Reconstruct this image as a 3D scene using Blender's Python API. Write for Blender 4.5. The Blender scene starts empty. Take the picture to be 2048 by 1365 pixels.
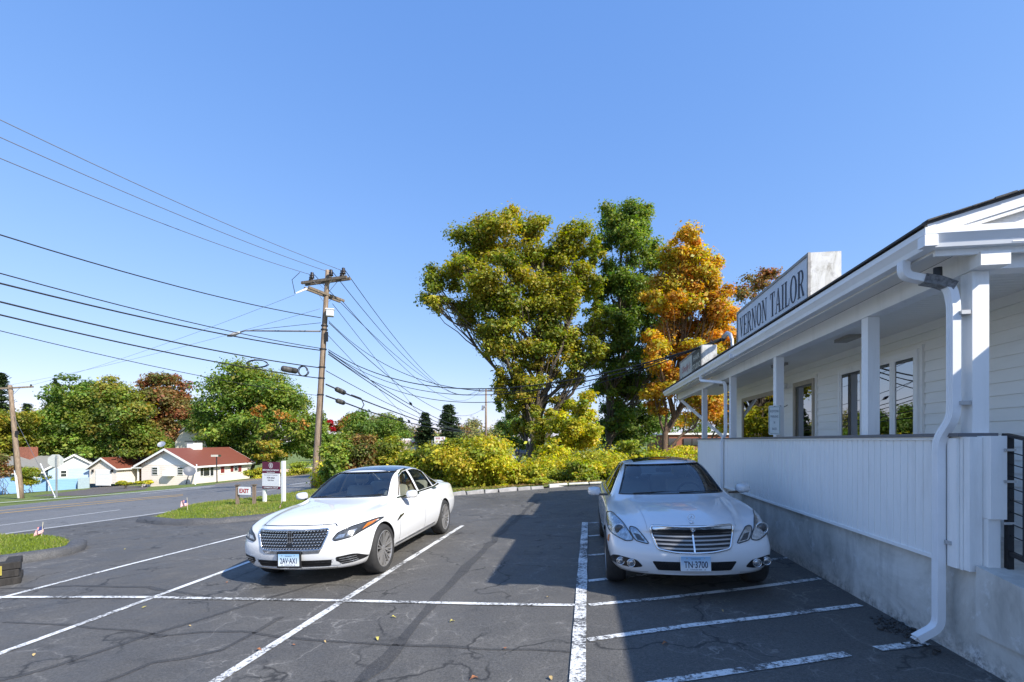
import bpy, bmesh, math, random
import numpy as np
from mathutils import Vector, Matrix
from mathutils.bvhtree import BVHTree
from mathutils.geometry import delaunay_2d_cdt
random.seed(7)
RNG = np.random.default_rng(7)
S = bpy.context.scene
COL = S.collection

# ------------------------------------------------------------------ camera
CAMH = 1.73
FPX, CX, HY = 960.0, 1024.0, 882.0          # focal length, centre column and horizon row of the 2048 px photograph
cam = bpy.data.cameras.new('camera'); cam_o = bpy.data.objects.new('camera', cam); COL.objects.link(cam_o)
cam_o.location = (0, 0, CAMH); cam_o.rotation_euler = (math.radians(90), 0, 0)
cam.sensor_width = 36; cam.lens = 36 * FPX / 2048
cam.shift_y = (HY - 682.5) / 2048
cam.clip_start = 0.05; cam.clip_end = 6000
S.camera = cam_o

# ------------------------------------------------------------------ sky and sun
SUN_DIR = Vector((0.972, -0.795, 0.0)); SUN_AZ = math.atan2(SUN_DIR.x, SUN_DIR.y); SUN_EL = math.radians(38.5)
w = bpy.data.worlds.new('World'); S.world = w; w.use_nodes = True
wn = w.node_tree; bg = wn.nodes['Background']
sky = wn.nodes.new('ShaderNodeTexSky'); sky.sky_type = 'NISHITA'; sky.sun_disc = False
sky.sun_elevation = SUN_EL; sky.sun_rotation = SUN_AZ
sky.air_density = 1.0; sky.dust_density = 0.25; sky.ozone_density = 3.2
# the photograph's clear sky is deeper and flatter than the model's: one response curve per channel, the same in every direction
EXPO = 1.22
sp_ = wn.nodes.new('ShaderNodeSeparateColor'); cb_ = wn.nodes.new('ShaderNodeCombineColor'); wn.links.new(sky.outputs[0], sp_.inputs[0])
for i_, (k_, g_) in enumerate(((.78, .80), (.80, .58), (1.10, .36))):
    a_ = wn.nodes.new('ShaderNodeMath'); a_.operation = 'MULTIPLY'; a_.inputs[1].default_value = .201; wn.links.new(sp_.outputs[i_], a_.inputs[0])
    b_ = wn.nodes.new('ShaderNodeMath'); b_.operation = 'POWER'; b_.inputs[1].default_value = g_; wn.links.new(a_.outputs[0], b_.inputs[0])
    c_ = wn.nodes.new('ShaderNodeMath'); c_.operation = 'MULTIPLY'; c_.inputs[1].default_value = k_ / (2 ** EXPO * .15); wn.links.new(b_.outputs[0], c_.inputs[0]); wn.links.new(c_.outputs[0], cb_.inputs[i_])
wn.links.new(cb_.outputs[0], bg.inputs[0]); bg.inputs[1].default_value = 0.15
sl = bpy.data.lights.new('sun', 'SUN'); sl.energy = 3.2; sl.angle = math.radians(0.53); sl.color = (1.0, 0.955, 0.88)
so = bpy.data.objects.new('sun', sl); COL.objects.link(so); so.location = (20, -16, 30)
to_sun = Vector((math.sin(SUN_AZ) * math.cos(SUN_EL), math.cos(SUN_AZ) * math.cos(SUN_EL), math.sin(SUN_EL)))
so.rotation_euler = (-to_sun).to_track_quat('-Z', 'Y').to_euler()
S.view_settings.view_transform = 'Standard'; S.view_settings.look = 'None'
S.view_settings.exposure = EXPO; S.view_settings.gamma = 1.0; S.view_settings.use_curve_mapping = False
S.cycles.use_denoising = True
S.cycles.max_bounces = 8; S.cycles.transparent_max_bounces = 12
S.cycles.sample_clamp_indirect = 8.0

# ------------------------------------------------------------------ frames of reference
YAW = math.atan(146 / 960.0); SN, CS = math.sin(YAW), math.cos(YAW)
def W(u, v, z): return Vector((u * SN + v * CS, u * CS - v * SN, z))        # along / across the parking rows and the shop
def ray(px, py): return Vector(((px - CX) / FPX, 1.0, (HY - py) / FPX))
def at(px, py, y): return Vector((0, 0, CAMH)) + ray(px, py) * y
EDGE_Y = [-60, -20, 4, 11.6, 14.8, 21.7, 32, 45, 60, 75, 100, 160, 300, 900]
EDGE_X = [-46, -26, -15.3, -12.4, -11.0, -9.2, -6.5, -3.6, -.5, 1, 0, -7, -25, -100]
def edge_x(y): return np.interp(y, EDGE_Y, EDGE_X)
def H(x, y):
    e = np.clip((edge_x(y) - x) * 0.95, 0, 60)
    return 0.035 * np.clip(x, -70, 14) - 0.0115 * np.clip(y, -20, 150) - 0.033 * e
def gp(px, py, dz=0.0):
    """where the ray through a photograph pixel meets the terrain"""
    d = ray(px, py); lo = 1.5
    f = lambda t: CAMH + d.z * t - float(H(d.x * t, t))
    t = lo
    while f(t) > 0 and t < 900: lo = t; t *= 1.02
    hi = t
    for _ in range(40):
        m = (lo + hi) / 2
        if f(m) > 0: lo = m
        else: hi = m
    return Vector((d.x * hi, hi, CAMH + d.z * hi + dz))
def on(x, y, dz=0.0): return Vector((x, y, float(H(x, y)) + dz))

# ------------------------------------------------------------------ objects and tags
def link(o, parent=None):
    COL.objects.link(o)
    if parent is not None: o.parent = parent
    return o
def tag(o, label, cat, group=None):
    o['label'] = label; o['category'] = cat
    if group: o['group'] = group
    return o
def kind(o, k): o['kind'] = k; return o
def thing(name, label, cat, loc=(0, 0, 0), rot=None, group=None):
    o = bpy.data.objects.new(name, None); o.empty_display_size = 0.2
    o.location = loc
    if rot is not None: o.rotation_euler = rot
    COL.objects.link(o)
    return tag(o, label, cat, group)
def dup(o, parent=None):
    c = o.copy(); COL.objects.link(c); c.parent = parent
    for ch in o.children: dup(ch, c)
    return c

class MB:
    """collects shapes, then links them as one mesh object"""
    def __init__(s): s.v = []; s.f = []; s.m = []
    def add(s, vs, fs, mi=0):
        b = len(s.v); s.v += [tuple(p) for p in vs]; s.f += [tuple(b + i for i in f) for f in fs]; s.m += [mi] * len(fs); return s
    def box(s, c, d, M=None, mi=0):
        x, y, z = d[0] / 2, d[1] / 2, d[2] / 2; c = Vector(c)
        vs = [Vector((a * x, b * y, e * z)) for a in (-1, 1) for b in (-1, 1) for e in (-1, 1)]
        if M is not None: vs = [M @ p for p in vs]
        return s.add([c + p for p in vs], [(0, 1, 3, 2), (4, 6, 7, 5), (0, 4, 5, 1), (2, 3, 7, 6), (0, 2, 6, 4), (1, 5, 7, 3)], mi)
    def hexa(s, p, mi=0):                    # 8 points: bottom ring 0-3, top ring 4-7
        return s.add(p, [(3, 2, 1, 0), (4, 5, 6, 7), (0, 1, 5, 4), (1, 2, 6, 5), (2, 3, 7, 6), (3, 0, 4, 7)], mi)
    def uvbox(s, u0, u1, v0, v1, z0, z1, mi=0):
        return s.hexa([W(u0, v0, z0), W(u0, v1, z0), W(u1, v1, z0), W(u1, v0, z0), W(u0, v0, z1), W(u0, v1, z1), W(u1, v1, z1), W(u1, v0, z1)], mi)
    def tube(s, pts, r, n=8, caps=True, mi=0, sx=1.0):
        pts = [Vector(p) for p in pts]; k = len(pts)
        rs = r if isinstance(r, (list, tuple)) else [r] * k
        b = len(s.v); up = None
        for i, p in enumerate(pts):
            t = (pts[min(i + 1, k - 1)] - pts[max(i - 1, 0)]).normalized()
            if up is None:
                up = Vector((0, 0, 1)) if abs(t.z) < .9 else Vector((1, 0, 0))
            a = (up - t * up.dot(t)).normalized(); c = t.cross(a); up = a
            for j in range(n):
                th = 2 * math.pi * (j + .5) / n
                s.v.append(tuple(p + (a * math.cos(th) * sx + c * math.sin(th)) * rs[i]))
        for i in range(k - 1):
            for j in range(n):
                q = b + i * n; j2 = (j + 1) % n
                s.f.append((q + j, q + j2, q + n + j2, q + n + j)); s.m.append(mi)
        if caps:
            s.f.append(tuple(b + j for j in range(n))[::-1]); s.m.append(mi)
            s.f.append(tuple(b + (k - 1) * n + j for j in range(n))); s.m.append(mi)
        return s
    def bar(s, a, b, w, h=None, mi=0):
        """square bar from a to b"""
        a = Vector(a); b = Vector(b); t = b - a; L = t.length; t.normalize()
        up = Vector((0, 0, 1)) if abs(t.z) < .95 else Vector((0, 1, 0))
        x = t.cross(up).normalized(); z = x.cross(t)
        M = Matrix((x, t, z)).transposed()
        return s.box((a + b) / 2, (w, L, h or w), M, mi)
    def recttube(s, pts, w, d, side, mi=0):
        """rectangular pipe swept along pts; side = vector kept across"""
        b = len(s.v); k = len(pts); pts = [Vector(p) for p in pts]; side = Vector(side).normalized()
        for i, p in enumerate(pts):
            t = (pts[min(i + 1, k - 1)] - pts[max(i - 1, 0)]).normalized()
            x = (side - t * side.dot(t)).normalized(); z = x.cross(t)
            for (sx, sz) in ((-1, -1), (1, -1), (1, 1), (-1, 1)): s.v.append(tuple(p + x * sx * w / 2 + z * sz * d / 2))
        for i in range(k - 1):
            for j in range(4):
                q = b + i * 4; j2 = (j + 1) % 4
                s.f.append((q + j, q + j2, q + 4 + j2, q + 4 + j)); s.m.append(mi)
        return s
    def lathe(s, prof, M=None, n=20, mi=0):
        """profile of (radius, z) turned about z, then moved by the 4x4 matrix M"""
        b = len(s.v)
        for (r, z) in prof:
            for j in range(n):
                th = 2 * math.pi * j / n; p = Vector((r * math.cos(th), r * math.sin(th), z))
                s.v.append(tuple(M @ p if M is not None else p))
        for i in range(len(prof) - 1):
            for j in range(n):
                q = b + i * n; j2 = (j + 1) % n
                s.f.append((q + j, q + j2, q + n + j2, q + n + j)); s.m.append(mi)
        return s
    def prism(s, poly, f0, f1, mi=0):
        """poly of 2D points; f0 / f1 map a 2D point to the two end planes"""
        k = len(poly); return s.add([f0(*p) for p in poly] + [f1(*p) for p in poly],
            [tuple(range(k))[::-1], tuple(range(k, 2 * k))] + [(i, (i + 1) % k, k + (i + 1) % k, k + i) for i in range(k)], mi)
    def build(s, name, mats, parent=None, smooth=False, bevel=0, local=None):
        me = bpy.data.meshes.new(name)
        vs = s.v
        if local is not None:
            inv = local.inverted(); vs = [tuple(inv @ Vector(p)) for p in vs]
        me.from_pydata(vs, [], s.f)
        if not isinstance(mats, (list, tuple)): mats = [mats]
        for m in mats: me.materials.append(m)
        if len(mats) > 1: me.polygons.foreach_set('material_index', s.m)
        bm = bmesh.new(); bm.from_mesh(me); bmesh.ops.recalc_face_normals(bm, faces=bm.faces)
        if bevel: bmesh.ops.bevel(bm, geom=list(bm.edges), offset=bevel, segments=1, affect='EDGES')
        bm.to_mesh(me); bm.free()
        if smooth: me.shade_smooth()
        o = bpy.data.objects.new(name, me); return link(o, parent)

def worldmat(o):
    M = Matrix.LocRotScale(o.location, o.rotation_euler, o.scale)
    return M if o.parent is None else worldmat(o.parent) @ M

# ------------------------------------------------------------------ materials
def newmat(name):
    m = bpy.data.materials.new(name); m.use_nodes = True
    nt = m.node_tree; return m, nt, nt.nodes['Principled BSDF']
def nd(nt, t, **kw):
    n = nt.nodes.new('ShaderNode' + t)
    for k, v in kw.items():
        if k.startswith('i_'):
            key = k[2:]; key = int(key) if key.isdigit() else key.replace('_', ' ')
            n.inputs[key].default_value = v
        else: setattr(n, k, v)
    return n
def noise(nt, scale, detail=4, rough=.6, vec=None, dist=0.0):
    n = nd(nt, 'TexNoise'); n.inputs['Scale'].default_value = scale; n.inputs['Detail'].default_value = detail
    n.inputs['Roughness'].default_value = rough; n.inputs['Distortion'].default_value = dist
    if vec is not None: nt.links.new(vec, n.inputs['Vector'])
    return n.outputs['Fac']
def ramp(nt, fac, stops):
    r = nd(nt, 'ValToRGB'); e = r.color_ramp.elements
    while len(e) < len(stops): e.new(.5)
    for i, (p, c) in enumerate(stops):
        e[i].position = p; e[i].color = (c[0], c[1], c[2], 1) if isinstance(c, (tuple, list)) else (c, c, c, 1)
    nt.links.new(fac, r.inputs[0]); return r.outputs[0]
def mix(nt, fac, a, b, mode='MIX'):
    n = nd(nt, 'Mix', data_type='RGBA', blend_type=mode)
    for sock, val in ((n.inputs[0], fac), (n.inputs[6], a), (n.inputs[7], b)):
        if isinstance(val, bpy.types.NodeSocket): nt.links.new(val, sock)
        elif isinstance(val, (int, float)): sock.default_value = val if sock.type == 'VALUE' else (val, val, val, 1)
        else: sock.default_value = (val[0], val[1], val[2], 1)
    return n.outputs[2]
def math_(nt, op, a, b=None):
    n = nd(nt, 'Math', operation=op)
    for i, val in enumerate((a, b)):
        if val is None: continue
        if isinstance(val, bpy.types.NodeSocket): nt.links.new(val, n.inputs[i])
        else: n.inputs[i].default_value = val
    return n.outputs[0]
def bump(nt, b, h, strength=.3, dist=.01):
    n = nd(nt, 'Bump'); n.inputs['Strength'].default_value = strength; n.inputs['Distance'].default_value = dist
    nt.links.new(h, n.inputs['Height']); nt.links.new(n.outputs[0], b.inputs['Normal'])
def pos(nt): return nd(nt, 'NewGeometry').outputs['Position']
def objco(nt): return nd(nt, 'TexCoord').outputs['Object']
def scaled(nt, vec, sc):
    m = nd(nt, 'Mapping'); m.inputs['Scale'].default_value = sc; nt.links.new(vec, m.inputs[0]); return m.outputs[0]

def plain(name, c, rough=.6, metal=0.0, var=.12, nscale=6.0, bmp=0.0, coat=0.0, spec=None):
    m, nt, b = newmat(name); v = objco(nt)
    n1 = noise(nt, nscale, 5, .65, v)
    lo = tuple(x * (1 - var) for x in c); hi = tuple(min(1, x * (1 + var)) for x in c)
    nt.links.new(ramp(nt, n1, [(.3, lo), (.7, hi)]), b.inputs['Base Color'])
    b.inputs['Roughness'].default_value = rough; b.inputs['Metallic'].default_value = metal
    b.inputs['Coat Weight'].default_value = coat; b.inputs['Coat Roughness'].default_value = .04
    if spec is not None: b.inputs['Specular IOR Level'].default_value = spec
    if bmp: bump(nt, b, noise(nt, nscale * 8, 6, .7, v), bmp, .01)
    return m
def painted_wood(name, c, dirt=(.35, .33, .3), amount=.25, rough=.5, streak=(9, 9, 1.2)):
    m, nt, b = newmat(name); v = pos(nt)
    n1 = noise(nt, 1.0, 6, .7, scaled(nt, v, streak)); n2 = noise(nt, 1.3, 3, .5, v)
    f = math_(nt, 'MULTIPLY', ramp(nt, n1, [(.48, 0.0), (.8, 1.0)]), ramp(nt, n2, [(.4, .1), (.75, 1.0)]))
    f = math_(nt, 'MULTIPLY', f, amount)
    nt.links.new(mix(nt, f, c, dirt), b.inputs['Base Color']); b.inputs['Roughness'].default_value = rough
    bump(nt, b, noise(nt, 30, 5, .6, v), .06, .005)
    return m
def asphalt(name, base, light, crack_col, crack=1.0, patch=.5, bluish=0.0, cscale=1.15):
    m, nt, b = newmat(name); v = pos(nt)
    big = noise(nt, .35, 5, .6, v, .4); mid = noise(nt, 2.2, 6, .65, v); fine = noise(nt, 48, 4, .8, v); stone = noise(nt, 120, 2, .8, v)
    c = mix(nt, ramp(nt, big, [(.36, 0.0), (.66, 1.0)]), base, light)
    c = mix(nt, math_(nt, 'MULTIPLY', ramp(nt, mid, [(.45, 0.0), (.75, 1.0)]), patch), c, tuple(x * 1.7 for x in light))
    c = mix(nt, 1.0, c, ramp(nt, fine, [(.28, .50), (.72, 1.55)]), 'MULTIPLY')
    c = mix(nt, math_(nt, 'MULTIPLY', ramp(nt, stone, [(.60, 0.0), (.72, 1.0)]), .6), c, (.30, .285, .26))
    # wandering cracks: cell borders of a warped Voronoi, kept only in worn patches
    warp = nd(nt, 'TexNoise'); warp.inputs['Scale'].default_value = 1.6; warp.inputs['Detail'].default_value = 5
    nt.links.new(v, warp.inputs['Vector'])
    sub = nd(nt, 'VectorMath', operation='SUBTRACT'); sub.inputs[1].default_value = (.5, .5, .5); nt.links.new(warp.outputs['Color'], sub.inputs[0])
    scl = nd(nt, 'VectorMath', operation='SCALE'); scl.inputs['Scale'].default_value = 1.1; nt.links.new(sub.outputs[0], scl.inputs[0])
    add = nd(nt, 'VectorMath', operation='ADD'); nt.links.new(v, add.inputs[0]); nt.links.new(scl.outputs[0], add.inputs[1])
    vor = nd(nt, 'TexVoronoi', feature='DISTANCE_TO_EDGE'); vor.inputs['Scale'].default_value = cscale; nt.links.new(add.outputs[0], vor.inputs['Vector'])
    vor2 = nd(nt, 'TexVoronoi', feature='DISTANCE_TO_EDGE'); vor2.inputs['Scale'].default_value = cscale * 3.1; nt.links.new(add.outputs[0], vor2.inputs['Vector'])
    cr1 = ramp(nt, vor.outputs['Distance'], [(.003, 1.0), (.014, 0.0)])
    cr2 = ramp(nt, vor2.outputs['Distance'], [(.006, 1.0), (.030, 0.0)])
    mk1 = ramp(nt, noise(nt, .55, 3, .5, v), [(.42, 0.0), (.56, 1.0)]); mk2 = ramp(nt, noise(nt, .8, 4, .6, v), [(.53, 0.0), (.63, 1.0)])
    brk = ramp(nt, noise(nt, 7, 3, .6, v), [(.38, .15), (.6, 1.0)])
    cr = math_(nt, 'MULTIPLY', math_(nt, 'MAXIMUM', math_(nt, 'MULTIPLY', cr1, mk1), math_(nt, 'MULTIPLY', cr2, mk2)), brk)
    halo = math_(nt, 'MULTIPLY', math_(nt, 'MULTIPLY', ramp(nt, vor.outputs['Distance'], [(.0, .55), (.12, 0.0)]), mk1), ramp(nt, noise(nt, 14, 5, .7, v), [(.42, 0.0), (.62, 1.0)]))
    c = mix(nt, math_(nt, 'MULTIPLY', halo, .22 * crack), c, crack_col)
    c = mix(nt, math_(nt, 'MULTIPLY', cr, .55 * crack), c, crack_col)
    vor3 = nd(nt, 'TexVoronoi', feature='DISTANCE_TO_EDGE'); vor3.inputs['Scale'].default_value = .42; nt.links.new(add.outputs[0], vor3.inputs['Vector'])
    dk = math_(nt, 'MULTIPLY', ramp(nt, vor3.outputs['Distance'], [(.002, 1.0), (.010, 0.0)]), ramp(nt, noise(nt, 1.1, 3, .5, v), [(.40, 0.0), (.5, 1.0)]))
    c = mix(nt, math_(nt, 'MULTIPLY', dk, .8), c, (.016, .015, .014))
    oil = math_(nt, 'MULTIPLY', ramp(nt, noise(nt, 2.6, 2, .4, v), [(.68, 0.0), (.76, 1.0)]), .45)
    c = mix(nt, oil, c, (.03, .028, .026))
    nt.links.new(c, b.inputs['Base Color'])
    nt.links.new(ramp(nt, mid, [(.3, .55), (.7, .85)]), b.inputs['Roughness'])
    h = math_(nt, 'SUBTRACT', math_(nt, 'ADD', fine, stone), math_(nt, 'MULTIPLY', cr, 1.5))
    bump(nt, b, h, .35, .012)
    return m
def road_paint(name, c, under, wear=.5):
    m, nt, b = newmat(name); v = pos(nt)
    n1 = noise(nt, 26, 6, .75, v); n2 = noise(nt, 2.3, 3, .5, v); n3 = noise(nt, 120, 3, .8, v)
    f = math_(nt, 'ADD', math_(nt, 'MULTIPLY', n1, .75), math_(nt, 'ADD', math_(nt, 'MULTIPLY', n2, .5), math_(nt, 'MULTIPLY', n3, .18)))
    f = ramp(nt, f, [(.48 + .32 * wear - .06, 0.0), (.48 + .32 * wear + .05, 1.0)])
    col = mix(nt, ramp(nt, noise(nt, 40, 4, .7, v), [(.3, .35), (.7, 0.0)]), c, tuple(x * .6 for x in c))
    nt.links.new(mix(nt, f, under, col), b.inputs['Base Color']); b.inputs['Roughness'].default_value = .75
    bump(nt, b, n1, .2, .006)
    return m
def siding(name, c, period, axis=2, strength=.5):
    m, nt, b = newmat(name); sep = nd(nt, 'SeparateXYZ'); nt.links.new(objco(nt), sep.inputs[0])
    fr = math_(nt, 'FRACT', math_(nt, 'DIVIDE', sep.outputs[axis], period))
    v = objco(nt)
    col = mix(nt, ramp(nt, noise(nt, 1.5, 5, .7, v), [(.45, 0.0), (.85, .3)]), c, tuple(x * .7 for x in c))
    nt.links.new(col, b.inputs['Base Color']); b.inputs['Roughness'].default_value = .55
    bump(nt, b, math_(nt, 'SUBTRACT', 1.0, fr), 1.0, .03 * strength * 2)
    return m
def bark(name, c1, c2):
    m, nt, b = newmat(name); v = pos(nt)
    n1 = noise(nt, 1.0, 8, .7, scaled(nt, v, (14, 14, 2.2)))
    nt.links.new(ramp(nt, n1, [(.32, c1), (.68, c2)]), b.inputs['Base Color']); b.inputs['Roughness'].default_value = .9
    bump(nt, b, n1, .8, .03); return m
def leafmat(name, trans=.35):
    m, nt, b = newmat(name); a = nd(nt, 'Attribute', attribute_name='Col')
    nt.links.new(a.outputs['Color'], b.inputs['Base Color']); b.inputs['Roughness'].default_value = .5
    b.inputs['Specular IOR Level'].default_value = .35
    tr = nd(nt, 'BsdfTranslucent'); hs = nd(nt, 'HueSaturation', i_Saturation=1.15, i_Value=1.3); nt.links.new(a.outputs['Color'], hs.inputs['Color'])
    nt.links.new(hs.outputs[0], tr.inputs[0])
    mx = nd(nt, 'MixShader'); mx.inputs[0].default_value = trans
    nt.links.new(b.outputs[0], mx.inputs[1]); nt.links.new(tr.outputs[0], mx.inputs[2])
    nt.links.new(mx.outputs[0], nt.nodes['Material Output'].inputs[0]); return m
def glassmat(name, tint=(.55, .62, .6), refl=.09, rough=.01, dens=1.0):
    """thin pane: tinted see-through plus a mirror reflection that grows at glancing angles"""
    m = bpy.data.materials.new(name); m.use_nodes = True; nt = m.node_tree; nt.nodes.clear()
    out = nd(nt, 'OutputMaterial'); tr = nd(nt, 'BsdfTransparent'); tr.inputs[0].default_value = (*tint, 1)
    gl = nd(nt, 'BsdfGlossy'); gl.inputs['Roughness'].default_value = rough
    fr = nd(nt, 'LayerWeight', i_Blend=.22)
    f = math_(nt, 'ADD', math_(nt, 'MULTIPLY', fr.outputs['Fresnel'], 1.0 - refl), refl)
    mx = nd(nt, 'MixShader'); nt.links.new(f, mx.inputs[0]); nt.links.new(tr.outputs[0], mx.inputs[1]); nt.links.new(gl.outputs[0], mx.inputs[2])
    nt.links.new(mx.outputs[0], out.inputs[0]); return m
def carpaint(name, c):
    m, nt, b = newmat(name); v = objco(nt)
    n1 = noise(nt, 3.0, 4, .6, v); sep = nd(nt, 'SeparateXYZ'); nt.links.new(v, sep.inputs[0])
    low = ramp(nt, math_(nt, 'ADD', sep.outputs[2], math_(nt, 'MULTIPLY', n1, .25)), [(.30, .55), (.52, 0.0)])     # road dust along the sills
    nt.links.new(mix(nt, math_(nt, 'MULTIPLY', low, .35), c, (.33, .30, .26)), b.inputs['Base Color'])
    b.inputs['Roughness'].default_value = .32; b.inputs['Coat Weight'].default_value = 1.0; b.inputs['Coat Roughness'].default_value = .03
    return m

M = {}
M['lot'] = asphalt('lot_asphalt', (.078, .073, .066), (.104, .098, .089), (.32, .30, .27), 1.0, .18)
M['road'] = asphalt('road_asphalt', (.135, .132, .128), (.155, .151, .146), (.05, .05, .052), .45, .2, cscale=.5)
M['kerb_black'] = asphalt('kerb_asphalt', (.060, .060, .064), (.085, .084, .084), (.25, .23, .2), .4, .3)
M['seam'] = asphalt('tar_seam', (.048, .045, .042), (.060, .057, .053), (.14, .13, .12), .6, .2)
M['white_line'] = road_paint('worn_white_line', (.78, .78, .76), (.085, .083, .08), .68)
M['white_worn'] = road_paint('very_worn_white_line', (.80, .80, .78), (.07, .07, .07), .73)
M['white_clean'] = road_paint('white_line', (.78, .78, .76), (.085, .083, .08), .58)
M['road_white'] = road_paint('road_white_line', (.76, .76, .74), (.12, .12, .12), .16)
M['road_yellow'] = road_paint('road_yellow_line', (.74, .42, .05), (.12, .11, .1), -.4)
def grassmat():
    m, nt, b = newmat('grass'); v = pos(nt)
    c = ramp(nt, noise(nt, 1.2, 6, .7, v), [(.28, (.075, .115, .018)), (.5, (.13, .18, .03)), (.66, (.21, .21, .06)), (.8, (.28, .22, .10))])
    c = mix(nt, 1.0, c, ramp(nt, noise(nt, 60, 4, .8, v), [(.2, .5), (.8, 1.5)]), 'MULTIPLY')
    nt.links.new(c, b.inputs['Base Color']); b.inputs['Roughness'].default_value = .9; bump(nt, b, noise(nt, 50, 4, .8, v), .8, .05); return m
M['grass'] = grassmat()
M['dirt'] = plain('dry_earth', (.20, .155, .10), .95, var=.35, nscale=3, bmp=.6)
M['gravel'] = plain('dark_gravel', (.11, .095, .085), .95, var=.4, nscale=4, bmp=.6)
M['white'] = painted_wood('white_paint', (.88, .865, .835), (.42, .40, .37), .55)
M['white2'] = painted_wood('white_trim_paint', (.89, .875, .845), (.45, .43, .40), .45)
M['cream'] = painted_wood('white_siding_paint', (.86, .84, .79), (.5, .47, .42), .45, streak=(1.2, 1.2, 9))
M['alum'] = plain('white_aluminium', (.86, .855, .85), .35, var=.06, nscale=2)
M['dark_metal'] = plain('black_iron', (.025, .025, .027), .5, .3, bmp=.2)
M['black'] = plain('black_plastic', (.012, .012, .013), .42)
M['rubber'] = plain('tyre_rubber', (.030, .029, .028), .78, var=.25, nscale=12)
M['chrome'] = plain('chrome', (.78, .79, .80), .10, 1.0, var=.05)
M['alloy'] = plain('alloy_rim', (.34, .33, .32), .30, .5, var=.12)
M['steel'] = plain('galvanised_steel', (.50, .50, .50), .45, .7, var=.15)
M['grey_paint'] = plain('grey_trim_paint', (.14, .14, .15), .5)
M['leaf'] = leafmat('leaf', .45); M['leaf_dense'] = leafmat('leaf_matte', .22)
M['bark'] = bark('bark', (.045, .035, .027), (.16, .125, .09)); M['bark_brown'] = bark('reddish_bark', (.07, .04, .025), (.22, .14, .09))
M['pole_wood'] = bark('weathered_pole_wood', (.14, .095, .065), (.36, .27, .19)); M['arm_wood'] = bark('grey_arm_wood', (.09, .07, .05), (.24, .19, .14))
M['post_wood'] = bark('old_post_wood', (.11, .075, .055), (.30, .225, .17))
M['timber_black'] = bark('black_timber', (.012, .011, .010), (.045, .040, .036))
M['wire'] = plain('black_cable', (.014, .014, .015), .55); M['wire_grey'] = plain('grey_wire', (.16, .16, .17), .45, .3)
M['brick'] = plain('red_brick', (.27, .10, .065), .9, var=.35, nscale=7)
M['ceramic'] = plain('brown_insulator', (.020, .013, .010), .25, coat=.5)
def concrete():
    m, nt, b = newmat('old_concrete'); v = pos(nt)
    n1 = noise(nt, 1.1, 7, .7, v, .6); n2 = noise(nt, 4.5, 6, .7, v); n3 = noise(nt, 1.0, 5, .7, scaled(nt, v, (2.5, 2.5, .6)))
    c = ramp(nt, n1, [(.30, (.31, .28, .235)), (.44, (.52, .49, .435)), (.58, (.66, .63, .575)), (.76, (.78, .75, .70))])
    c = mix(nt, ramp(nt, n3, [(.52, 0.0), (.72, .55)]), c, (.27, .255, .235))
    c = mix(nt, ramp(nt, n2, [(.58, 0.0), (.66, .6)]), c, (.74, .73, .71))
    sep = nd(nt, 'SeparateXYZ'); nt.links.new(v, sep.inputs[0])
    mould = math_(nt, 'ADD', math_(nt, 'MULTIPLY', sep.outputs[2], -1.0), math_(nt, 'MULTIPLY', n2, .7))       # mould creeps up from the asphalt
    c = mix(nt, math_(nt, 'MULTIPLY', ramp(nt, mould, [(.12, 0.0), (.36, .8)]), ramp(nt, noise(nt, 16, 5, .8, v), [(.42, 0.0), (.6, 1.0)])), c, (.055, .05, .042))
    nt.links.new(c, b.inputs['Base Color']); b.inputs['Roughness'].default_value = .9; bump(nt, b, n2, .35, .02); return m
M['concrete'] = concrete()
M['kerb_stone'] = plain('grey_kerb_stone', (.30, .29, .28), .9, var=.3, nscale=5, bmp=.5)
M['kerb_pale'] = plain('pale_kerb_stone', (.56, .54, .50), .9, var=.2, nscale=5, bmp=.4)

# ------------------------------------------------------------------ the ground
def sheet(name, poly, dz, mat, step, parent=None, hf=None):
    """triangulated sheet inside a plan polygon, draped on the terrain"""
    poly = [Vector((p[0], p[1])) for p in poly]
    # densify the border
    out = []
    for i, p in enumerate(poly):
        q = poly[(i + 1) % len(poly)]; k = max(1, int((q - p).length / step))
        for j in range(k): out.append(p.lerp(q, j / k))
    xs = [p.x for p in out]; ys = [p.y for p in out]
    pts = list(out)
    px = np.array(xs); py = np.array(ys); n = len(out)
    gx = np.arange(min(xs) + step / 2, max(xs), step); gy = np.arange(min(ys) + step / 2, max(ys), step)
    GX, GY = np.meshgrid(gx, gy); GX = GX.ravel(); GY = GY.ravel(); inside = np.zeros(len(GX), bool)
    for i in range(n):
        x1, y1 = px[i], py[i]; x2, y2 = px[(i + 1) % n], py[(i + 1) % n]
        c = ((y1 > GY) != (y2 > GY)); xi = (x2 - x1) * (GY - y1) / ((y2 - y1) if abs(y2 - y1) > 1e-9 else 1e-9) + x1
        inside ^= (c & (GX < xi))
    pts += [Vector((a, b)) for a, b in zip(GX[inside], GY[inside])]
    v, e, f, *_ = delaunay_2d_cdt(pts, [], [list(range(n))], 1, 1e-4)
    me = bpy.data.meshes.new(name)
    me.from_pydata([(p.x, p.y, float(H(p.x, p.y)) + (dz(p.x, p.y) if callable(dz) else dz)) for p in v], [], [tuple(x) for x in f])
    me.materials.append(mat)
    bm = bmesh.new(); bm.from_mesh(me)
    for fc in bm.faces:
        if fc.normal.z < 0: fc.normal_flip()
    bm.to_mesh(me); bm.free(); me.shade_smooth()
    o = bpy.data.objects.new(name, me); return link(o, parent)
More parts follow.
